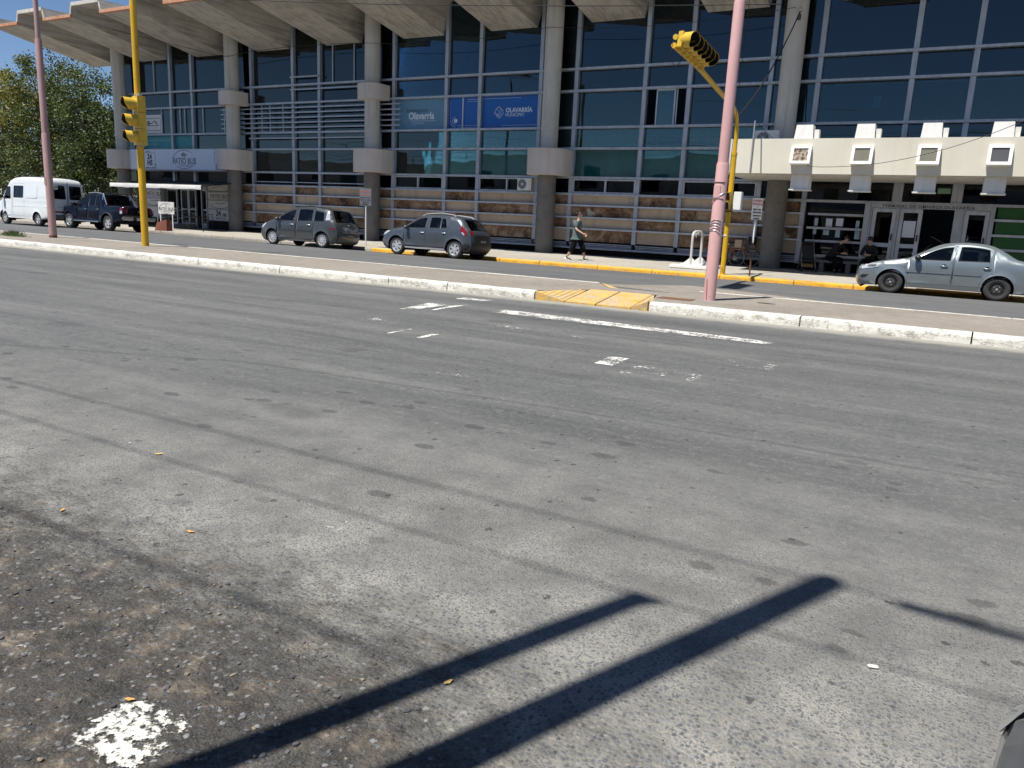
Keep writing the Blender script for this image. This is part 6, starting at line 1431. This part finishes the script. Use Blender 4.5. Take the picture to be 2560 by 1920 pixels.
def person(label, loc, rz, J, shirt, trouser, hair='hair', shoe='black', bun=False, short=True, sc=1.0, group=None):
    """J: joints. body = head, neck, arms, legs in one surface; clothes are shells around it"""
    P = empty('person', loc, (0, 0, rz), label, 'person', group); P.scale = (sc, sc, sc)
    b = {}
    def add(k, r, ry=None): b[k] = tuple(J[k])+(r, ry or r)
    for k, r, ry in (('pelvis', .10, .13), ('spine', .10, .125), ('chest', .10, .14), ('neck0', .052, .055), ('neck', .05, .052), ('jaw', .062, .058), ('head', .083, .072), ('crown', .068, .062)): add(k, r, ry)
    E_ = [('pelvis', 'spine'), ('spine', 'chest'), ('chest', 'neck0'), ('neck0', 'neck'), ('neck', 'jaw'), ('jaw', 'head'), ('head', 'crown')]
    for s in 'LR':
        for k, r in (('sh', .058), ('el', .038), ('wr', .026), ('hand', .030)): add(k+s, r)
        for k, r in (('hip', .085), ('kn', .055), ('an', .038)): add(k+s, r)
        E_ += [('chest', 'sh'+s), ('sh'+s, 'el'+s), ('el'+s, 'wr'+s), ('wr'+s, 'hand'+s), ('pelvis', 'hip'+s), ('hip'+s, 'kn'+s), ('kn'+s, 'an'+s)]
        w, h = Vector(J['wr'+s]), Vector(J['hand'+s]); d = (h-w).normalized(); sd = d.cross(Vector((0, 1, 0)))
        sd = (sd if sd.length > .1 else d.cross(Vector((1, 0, 0)))).normalized()
        for q in range(4):
            a = h+d*.03+sd*(.022*(q-1.5)); m_ = a+d*(.034+.004*(q in (1, 2)))-Vector((0, .012, .008)); t_ = m_+d*.022-Vector((0, .016, .018))
            for n_, v, r in ((f'f{s}{q}a', a, .0095), (f'f{s}{q}b', m_, .0088), (f'f{s}{q}c', t_, .0075)): b[n_] = tuple(v)+(r, r)
            E_ += [('hand'+s, f'f{s}{q}a'), (f'f{s}{q}a', f'f{s}{q}b'), (f'f{s}{q}b', f'f{s}{q}c')]
        a = h-d*.02+sd*.035; t_ = a+d*.04+sd*.02
        b[f't{s}a'] = tuple(a)+(.0105, .0105); b[f't{s}b'] = tuple(t_)+(.009, .009); E_ += [('hand'+s, f't{s}a'), (f't{s}a', f't{s}b')]
    body = skin_mesh('body', b, E_, 'pelvis', MAT['skin'], P)
    # face
    f = Vector(J['face']).normalized(); hd = Vector(J['head']); side = f.cross(Vector((0, 0, 1))).normalized(); m = MB()
    m.add([hd+f*.078+Vector((0, 0, .012)), hd+f*.108-Vector((0, 0, .032)), hd+f*.078+side*.016-Vector((0, 0, .034)), hd+f*.078-side*.016-Vector((0, 0, .034))], [(0, 2, 1), (0, 1, 3), (1, 2, 3)]); m.build('nose', MAT['skin'], P, smooth=179)
    for s in (-1, 1):
        e = MB(); disc(e, hd+f*.074+side*s*.030+Vector((0, 0, .008)), f, .012, 10, .004); e.build('eye', MAT['ink'], P, smooth=60)
        e = MB(); disc(e, hd+side*s*.072-f*.008-Vector((0, 0, .01)), side*s+f*-.3, .028, 10, .012); e.build('ear', MAT['skin'], P, smooth=60)
    e = MB(); disc(e, hd+f*.070-Vector((0, 0, .062)), f, .018, 10, .003); e.build('mouth', simple('lip', (.32, .13, .11), .5), P, smooth=60)
    # hair cap
    bm = bmesh.new(); bmesh.ops.create_icosphere(bm, subdivisions=3, radius=1); cr = Vector(J['crown'])
    for v in bm.verts: v.co = hd+(cr-hd)*.35+Vector((v.co.x*.096, v.co.y*.084, v.co.z*.098))
    cut = [v for v in bm.verts if (v.co-hd).dot(f) > .030+.9*max(0, .075-(v.co.z-hd.z))*(0 if v.co.z-hd.z > .072 else 1) and v.co.z-hd.z < .075 or v.co.z < hd.z-(.01 if short else .09)]
    bmesh.ops.delete(bm, geom=cut, context='VERTS'); bm.verts.index_update()
    m = MB().add([v.co[:] for v in bm.verts], [[v.index for v in q.verts] for q in bm.faces]); bm.free()
    if bun: 
        b3 = hd-f*.10+Vector((0, 0, .06)); m.tube([b3, b3-f*.05+Vector((0, 0, .015)), b3-f*.07], [.028, .03, .02], 8)
    m.build('hair', MAT[hair], P, smooth=179)
    # clothes
    t = {}
    for k, r, ry in (('hem', .165, .205), ('pelvis', .155, .20), ('spine', .13, .165), ('chest', .125, .17), ('neck0', .07, .075)): t[k] = (tuple(J[k]) if k != 'hem' else tuple(Vector(J['pelvis'])-(Vector(J['spine'])-Vector(J['pelvis'])).normalized()*.16))+(r, ry)
    TE = [('hem', 'pelvis'), ('pelvis', 'spine'), ('spine', 'chest'), ('chest', 'neck0')]
    for s in 'LR':
        t['sh'+s] = tuple(J['sh'+s])+(.092, .092); a, e_ = Vector(J['sh'+s]), Vector(J['el'+s]); q = a+(e_-a)*(.80 if short else .95); t['sl'+s] = tuple(q)+(.066, .066); TE += [('chest', 'sh'+s), ('sh'+s, 'sl'+s)]
        if not short:
            t['el'+s] = tuple(J['el'+s])+(.056, .056); t['cf'+s] = tuple(Vector(J['el'+s])+(Vector(J['wr'+s])-Vector(J['el'+s]))*.9)+(.04, .04); TE += [('sl'+s, 'el'+s), ('el'+s, 'cf'+s)]
    skin_mesh('shirt', t, TE, 'pelvis', shirt, P)
    t = {'pelvis': tuple(Vector(J['pelvis'])-Vector((0, 0, .04)))+(.10, .13)}; TE = []
    for s in 'LR':
        k, a = Vector(J['kn'+s]), Vector(J['an'+s])
        t['hip'+s] = tuple(J['hip'+s])+(.098, .098); t['kn'+s] = tuple(k)+(.098, .098); t['cu'+s] = tuple(k+(a-k)*J.get('cuff', .62))+(.086, .086)
        TE += [('pelvis', 'hip'+s), ('hip'+s, 'kn'+s), ('kn'+s, 'cu'+s)]
    skin_mesh('trousers', t, TE, 'pelvis', trouser, P)
    for s in 'LR':
        a = Vector(J['an'+s]); tdir = Vector(J['toe'+s]).normalized()
        t = {'h': tuple(a-tdir*.035-Vector((0, 0, .055)))+(.040, .036), 'm': tuple(a+tdir*.07-Vector((0, 0, .06)))+(.042, .034), 't': tuple(a+tdir*.17-Vector((0, 0, .068)))+(.034, .026), 'a': tuple(a-Vector((0, 0, .0)))+(.047, .047)}
        skin_mesh('shoe', t, [('h', 'm'), ('m', 't'), ('h', 'a')], 'h', MAT[shoe], P)
        side = Vector((0, 0, 1)).cross(tdir); up_ = tdir.cross(side)
        MB().obox(a+tdir*.06-up_*.092, tdir, side, up_, .14, .042, .010).build('sole', MAT['white' if shoe == 'black' else 'black'], P)
    return P
# the walking man: strides to the right, near arm forward
J = dict(pelvis=(0, 0, .94), spine=(.0, 0, 1.12), chest=(.02, 0, 1.34), neck0=(.035, 0, 1.48), neck=(.05, 0, 1.54), jaw=(.075, 0, 1.60), head=(.075, 0, 1.68), crown=(.065, 0, 1.74), face=(1, -.12, .02),
         shR=(.0, -.17, 1.42), elR=(.07, -.25, 1.15), wrR=(.28, -.24, 1.02), handR=(.35, -.22, .98), shL=(.03, .17, 1.42), elL=(-.06, .23, 1.15), wrL=(-.06, .24, .92), handL=(-.05, .24, .84),
         hipR=(.0, -.09, .90), knR=(-.07, -.09, .49), anR=(-.28, -.09, .12), hipL=(.0, .09, .90), knL=(.19, .09, .50), anL=(.27, .09, .095), toeR=(1, 0, -.30), toeL=(1, 0, .22), cuff=.55)
J['anR'] = (-.27, -.09, .125)
person('man in a green shirt and black three quarter trousers walking past the stone wall', (-12.62, 27.1, walk_z(-12.6, 27.1)), R(3), J, MAT['shirt'], MAT['trouser'], bun=True).scale = (1.16, 1.16, 1.0)
# seated people at the entrance
def seated(lean=.25, arm=.0, turn=0):
    S = dict(pelvis=(0, 0, .52), spine=(0, -lean*.35, .70), chest=(0, -lean, .92), neck0=(0, -lean*1.25, 1.06), neck=(0, -lean*1.4, 1.12), jaw=(turn*.3, -lean*1.5-.03, 1.17), head=(turn*.3, -lean*1.5-.03, 1.25), crown=(turn*.3, -lean*1.45, 1.31), face=(turn, -1, -.25), cuff=.92)
    for s, k in (('R', -1), ('L', 1)):
        S['sh'+s] = (k*.17, -lean*1.05, .99); S['el'+s] = (k*.24, -lean-.12, .74); S['wr'+s] = (k*.08, -lean-.30, .72); S['hand'+s] = (k*.03, -lean-.36, .73)
        S['hip'+s] = (k*.09, -.02, .50); S['kn'+s] = (k*.14, -.42, .50); S['an'+s] = (k*.13, -.40, .09); S['toe'+s] = (k*.1, -1, 0)
    return S
dk = simple('dark_jacket', (.008, .008, .009), .85, var=.2, scale=9); dk2 = simple('charcoal_clothes', (.011, .010, .010), .85, var=.2, scale=9)
MAT['rk'] = MAT['band']
bench = empty('stone_bench', (0, 0, .07), label='low dark ledge bench under the entrance window with people sitting on it', cat='bench'); pbox('seat', bench, MAT['colbase'], -4.5, -2.4, 30.35, 30.9, .36, .44)
for x in (-4.3, -3.4, -2.6): pbox('support', bench, MAT['colbase'], x-.08, x+.08, 30.4, 30.85, -.02, .36)
person('person in dark clothes sitting hunched beside the pushchair', (-4.05, 30.55, .07), R(50), seated(.34, turn=.5), dk, MAT['trouser'], short=False)
person('bearded person in dark clothes sitting on the bench in front of the entrance door', (-2.72, 30.55, .07), R(-8), seated(.20), dk2, MAT['trouser'], short=False)
st = empty('pushchair', (-4.75, 30.2, .075), (0, 0, R(20)), label='dark folding pushchair parked beside the seated person', cat='pushchair')
for x, y in ((-.25, -.3), (.25, -.3), (-.25, .35), (.25, .35)):
    MB().lathe([(.0, -.025), (.09, -.025), (.09, .025), (0, .025)], 16, 'x', (x, y, .09)).build('wheel', MAT['rubber'], st, smooth=40)
m = MB()
for x in (-.23, .23):
    m.tube([(x, -.32, .1), (x, .1, .55), (x, .45, 1.02)], .014, 6); m.tube([(x, .35, .1), (x, -.05, .62)], .014, 6)
m.tube([(-.23, .45, 1.02), (.23, .45, 1.02)], .016, 6); m.build('frame', MAT['steel'], st, smooth=60)
MB().obox((0, .0, .42), (1, 0, 0), (0, 1, .2), (0, -.2, 1), .21, .22, .03).build('seat', MAT['canvas'], st); MB().obox((0, .22, .68), (1, 0, 0), (0, .35, 1), (0, 1, -.35), .21, .28, .03).build('backrest', MAT['canvas'], st)
MB().lathe([(.30, -.2), (.30, .2)], 14, 'x', (0, .12, .78), a0=.3, a1=2.2).build('hood', MAT['canvas'], st, smooth=60); pbox('basket', st, simple('orange_bag', (.35, .16, .05), .7), -.18, .18, -.12, .2, .16, .28)
# ------------------------------------------------------------ trees and background
def leaf_mat(name, a, b_, c_):
    b = NB(name); g = b.t.nodes.new('ShaderNodeNewGeometry'); n = b.noise(b.pos(), .55, 4, .6); r = g.outputs['Random Per Island']
    col = b.mix(b.ramp(n, [(.35, 0.0), (.65, 1.0)]), b.ramp(r, [(0, a), (1, b_)]), b.ramp(r, [(0, b_), (1, c_)]))
    d = b.node('BsdfPrincipled'); b.set(d, 'Base Color', col); b.set(d, 'Roughness', .6)
    t = b.node('BsdfTranslucent'); b.set(t, 'Color', b.mix(.3, col, (.18, .25, .03)))
    m = b.node('MixShader'); b.set(m, 0, .2); b.set(m, 1, d.outputs[0]); b.set(m, 2, t.outputs[0]); return b.surf(m.outputs[0])
MAT['leaf'] = leaf_mat('dark_green_leaves', (.022, .040, .014), (.042, .068, .018), (.085, .105, .026))
MAT['leafy'] = leaf_mat('yellowing_leaves', (.08, .095, .02), (.19, .18, .025), (.36, .30, .04))
MAT['leafl'] = leaf_mat('light_green_leaves', (.06, .095, .025), (.11, .155, .035), (.17, .20, .05))
MAT['bark'] = simple('bark', (.085, .068, .055), .9, var=.3, scale=12, bump=.5)
def tree(name, x, y, h, crown, label, n, mats, seed, trunk=.22, leaf=.11, zlow=1.2):
    rr = random.Random(seed); o = empty(name, (x, y, -.02), label=label, cat='tree')
    t = MB(); ends = []
    t.tube([(0, 0, -.3), (.05, 0, h*.12), (0, .05, h*.28), (.1, 0, h*.45)], [trunk*1.3, trunk, trunk*.8, trunk*.5], 10)
    for k in range(11):
        a = k*2.4+rr.uniform(-.4, .4); z0 = h*rr.uniform(.14, .42); l = rr.uniform(.3, .55)*h; el = rr.uniform(.5, 1.15)
        p0 = Vector((0, 0, z0)); d = Vector((math.cos(a)*math.cos(el), math.sin(a)*math.cos(el), math.sin(el)))
        p1 = p0+d*l*.5+Vector((rr.uniform(-.2, .2), rr.uniform(-.2, .2), .1)); p2 = p0+d*l+Vector((0, 0, .25))
        t.tube([p0, p1, p2], [trunk*.42, trunk*.25, trunk*.06], 6); ends += [p1, p2]
        for q in range(2):
            b_ = p1+Vector((rr.uniform(-1, 1), rr.uniform(-1, 1), rr.uniform(0, 1)))*l*.3; t.tube([p1, b_], [trunk*.16, trunk*.04], 5); ends.append(b_)
    t.build('trunk', MAT['bark'], o, smooth=60)
    # leafy clumps fill the crown's outline, denser inside, ragged at the rim
    cl = []
    for (cx, cy, cz, rx, ry, rz, m) in crown:
        for k in range(m):
            u = Vector((rr.gauss(0, 1), rr.gauss(0, 1), rr.gauss(0, 1))).normalized()*(rr.random()**.45)
            cl.append((Vector((cx+u.x*rx, cy+u.y*ry, cz+u.z*rz)), rr.uniform(.35, .95)))
    V = []; F = []; M_ = []
    for i in range(n):
        c_, s = cl[rr.randrange(len(cl))]; u = Vector((rr.gauss(0, .55), rr.gauss(0, .55), rr.gauss(0, .5)))*s; p = c_+u
        if p.z < zlow*rr.uniform(.7, 1.1): continue
        a = Vector((rr.uniform(-1, 1), rr.uniform(-1, 1), rr.uniform(-.9, .5))).normalized(); b_ = a.cross(Vector((rr.uniform(-1, 1), rr.uniform(-1, 1), rr.uniform(-1, 1)))).normalized(); L = leaf*rr.uniform(.6, 1.3)
        k = len(V); V += [p, p+a*L*.5+b_*L*.30, p+a*L, p+a*L*.5-b_*L*.30]; F += [(k, k+1, k+2), (k, k+2, k+3)]; M_ += [int(rr.random() < mats[2](p))]*2
    me = bpy.data.meshes.new('crown'); me.from_pydata(V, [], F); me.materials.append(mats[0]); me.materials.append(mats[1]); me.polygons.foreach_set('material_index', M_); me.update()
    link('crown', me, o); return o
tree('street_tree', -63.0, 37.5, 13, [(0, 0, 8.2, 4.2, 3.6, 4.6, 110), (2.4, 0, 6.5, 3.2, 2.6, 4.0, 70), (-2.5, 0, 7.4, 3.2, 2.6, 4.2, 70), (0, -1, 3.6, 4.2, 2.8, 2.6, 70)], 'large leafy tree at the far left, its crown turning yellow on the left', 42000, (MAT['leaf'], MAT['leafy'], lambda p: .8 if p.x < -1.0 and p.z > 6.5 else .10), 21, .3, .19, .6)
tree('street_tree', -56.0, 36.6, 11, [(-.5, 0, 7.0, 3.2, 2.8, 4.0, 100), (1.5, .5, 4.8, 2.8, 2.2, 3.2, 60), (-1, 0, 3.6, 3.0, 2.2, 2.6, 60)], 'dense dark green tree behind the van, in the middle of the group', 38000, (MAT['leaf'], MAT['leafl'], lambda p: .35 if p.z > 7 else .10), 22, .28, .18, .6)
tree('street_tree', -50.8, 36.8, 7.0, [(0, 0, 4.6, 2.0, 1.8, 2.6, 60), (.8, 0, 3.2, 1.8, 1.5, 1.8, 40), (1.0, 0, 6.2, 1.0, .9, 1.6, 24)], 'smaller light green tree beside the leftmost column', 20000, (MAT['leaf'], MAT['leafl'], lambda p: .65 if p.x > .2 or p.z > 4.8 else .25), 23, .18, .15, 1.1)
tree('street_tree', -72, 38, 12.0, [(0, 0, 7.6, 4.2, 3.4, 4.6, 100), (0, 0, 3.6, 4.2, 2.8, 2.6, 60)], 'leafy tree cut by the left edge of the picture', 28000, (MAT['leaf'], MAT['leafy'], lambda p: .7 if p.z > 6 else .1), 24, .28, .2, .6)
# araucaria behind the building end
ar = empty('araucaria_tree', (-50.5, 44, 0), label='tall conifer with whorled branches behind the leftmost column', cat='tree'); m = MB(); m.tube([(0, 0, -.3), (0, 0, 19)], [.35, .1], 10); rr = random.Random(9); V = []; F = []
for z in (11.0, 12.6, 14.2, 15.8, 17.2):
    for k in range(6):
        a = k*1.047+z; l = (19.5-z)*.34+1.2; p = [Vector((math.cos(a)*l*t, math.sin(a)*l*t, z+.5*t*t-.25*t)) for t in (0, .5, 1)]; m.tube(p, [.09, .06, .03], 5)
        for q in range(420):
            t = 1-abs(rr.gauss(0, .22)); c_ = Vector((math.cos(a)*l*t, math.sin(a)*l*t, z+.5*t*t-.25*t)); d = Vector((rr.gauss(0, 1), rr.gauss(0, 1), rr.gauss(0, .9)-.25)).normalized()*rr.uniform(.2, .55); s = d.cross(Vector((rr.random(), rr.random(), 1))).normalized()*.022
            i = len(V); V += [c_-s, c_+s, c_+d]; F.append((i, i+1, i+2))
m.build('trunk', MAT['bark'], ar, smooth=60); MB().add(V, F).build('crown', MAT['leaf'], ar)
# hedge, wall and low house behind the pickup
wl = empty('boundary_wall', (0, 0, 0), label='grey panel wall behind the pickup and the awning', cat='wall')
for k in range(7): pbox('panel', wl, MAT['colbase'], -57+2.2*k, -54.85+2.2*k, 36.5, 36.62, 0, 1.75)
rr = random.Random(31); V = []; F = []
for i in range(9000):
    p = Vector((rr.uniform(-66, -45.5), 36.2+rr.gauss(0, .35), rr.uniform(.1, 2.3)+rr.gauss(0, .12))); a = Vector((rr.gauss(0, 1), rr.gauss(0, 1), rr.gauss(0, 1))).normalized(); b_ = a.cross(Vector((rr.random(), 1, rr.random()))).normalized(); L = .13
    k = len(V); V += [p, p+a*L*.5+b_*L*.3, p+a*L, p+a*L*.5-b_*L*.3]; F += [(k, k+1, k+2), (k, k+2, k+3)]
hg = MB().add(V, F).build('hedge', MAT['leaf']); tag(hg, 'dark clipped hedge along the wall behind the van', 'hedge')
hs = empty('low_house', (0, 0, 0), label='low white house with dark roof seen between the trees', cat='house')
wa = pbox('wall', hs, MAT['whited'], -70, -47, 46, 54, 0, 3.2); pbox('window', hs, MAT['glassdark'], -55, -53.6, 45.95, 46.0, 1.2, 2.3)
MB().prism([(-71, 3.2), (-46, 3.2), (-48, 5.0), (-69, 5.0)], 45.5, 54.5, 'y').build('roof', MAT['canvas'], hs)

# ------------------------------------------------------------ behind the camera: what the glass mirrors and what casts the shadows
ob = empty('corner_shop', (0, 0, 0), label='pale two storey shop row across the street behind the viewer', cat='building')
pbox('wall', ob, MAT['whited'], -100, 30, -24, -9.5, 0, 6.6); pbox('parapet', ob, MAT['cream'], -100, 30, -10.0, -9.4, 6.6, 7.4); pbox('shop_canopy', ob, MAT['column'], -100, 30, -9.5, -8.0, 3.1, 3.35)
for k in range(20):
    x = -97+6.3*k; pbox('shop_window', ob, MAT['glassdark'], x, x+4.2, -9.5, -9.46, .5, 2.8); pbox('window', ob, MAT['glassdark'], x+.8, x+3.0, -9.5, -9.46, 4.2, 5.8)
for k in range(26): pbox('rail_post', ob, MAT['steel'], -99.5+5*k, -99.45+5*k, -9.6, -9.55, 7.4, 8.3)
pbox('rail', ob, MAT['steel'], -100, 30, -9.6, -9.55, 8.25, 8.3); pbox('rail', ob, MAT['steel'], -100, 30, -9.6, -9.55, 7.85, 7.89)
for x, y, h, s in ((-2.5, -6.5, 7.5, 41), (9, -5.5, 7, 42)):
    tree('street_tree', x, y, h, [(0, 0, h*.62, 2.1, 2.0, h*.26, 50)], 'street tree behind the viewer, '+('left' if x < 0 else 'right'), 7000, (MAT['leaf'], MAT['leafl'], lambda p: .4), s, .17, .16, 2.2)
# two utility poles left of the viewer: their shadows cross the foreground
def util_pole(tip, h, r, label, seed):
    bx, by = tip[0]-SX*h/TAN, tip[1]-SY*h/TAN
    o = empty('utility_pole', (bx, by, 0), label=label, cat='pole'); MB().tube([(0, 0, -.2), (0, 0, h-.02), (0, 0, h)], [r*1.15, r, r*.9], 16).build('shaft', MAT['column'], o, smooth=50); return o, bx, by
p1, x1, y1 = util_pole((-.31, 3.66), 8.6, .080, 'tall concrete utility pole just left of the viewer', 1)
p2, x2, y2 = util_pole((-.995, 3.0), 7.6, .060, 'slimmer utility pole beside the tall one', 2)
MB().tube([(.045, .0, 7.54), (.075, .01, 7.62)], .03, 8).build('insulator', MAT['signw'], p2)
def wire_over(gpts, z, r, label):
    """a line at height z whose shadow passes over the ground points"""
    P = [(gx-SX*z/TAN, gy-SY*z/TAN, z) for gx, gy in gpts]
    o = MB().tube(P, r, 6).build('overhead_cable', MAT['wire']); tag(o, label, 'cable', 'overhead cables behind the viewer')
wire_over([(-60, 3.0), (-1.0, 3.02), (40, 3.02)], 7.6, .008, 'street cable at the slimmer pole, lower one')
wire_over([(-60, 3.4), (-.27, 3.64), (40, 3.50)], 8.6, .008, 'street cable at the tall pole top')
wire_over([(-.02, 3.60), (1.6, 3.50), (9, 3.3)], 8.5, .030, 'thick street cable leaving the tall pole to the right')
wire_over([(-60, 1.9), (-1.95, 2.04), (-1.2, 2.05)], 7.0, .011, 'street cable ending at the slimmer pole')
wire_over([(-60, -20), (-8.85, 4.47), (-6.15, 5.54), (-2, 5.9), (40, 6.5)], 8.4, .007, 'street cable crossing the road at a slant')
# grey car parked at the viewer's right, its corner in the picture
nc = copy_tree(HATCH.root); nc.name = 'parked_car'; nc['label'] = 'dark grey car at the bottom right corner, only its edge in the picture'; nc['category'] = 'car'
nc.rotation_euler = (0, 0, R(-90)); nc.location = (.995, 1.77, 0.0)
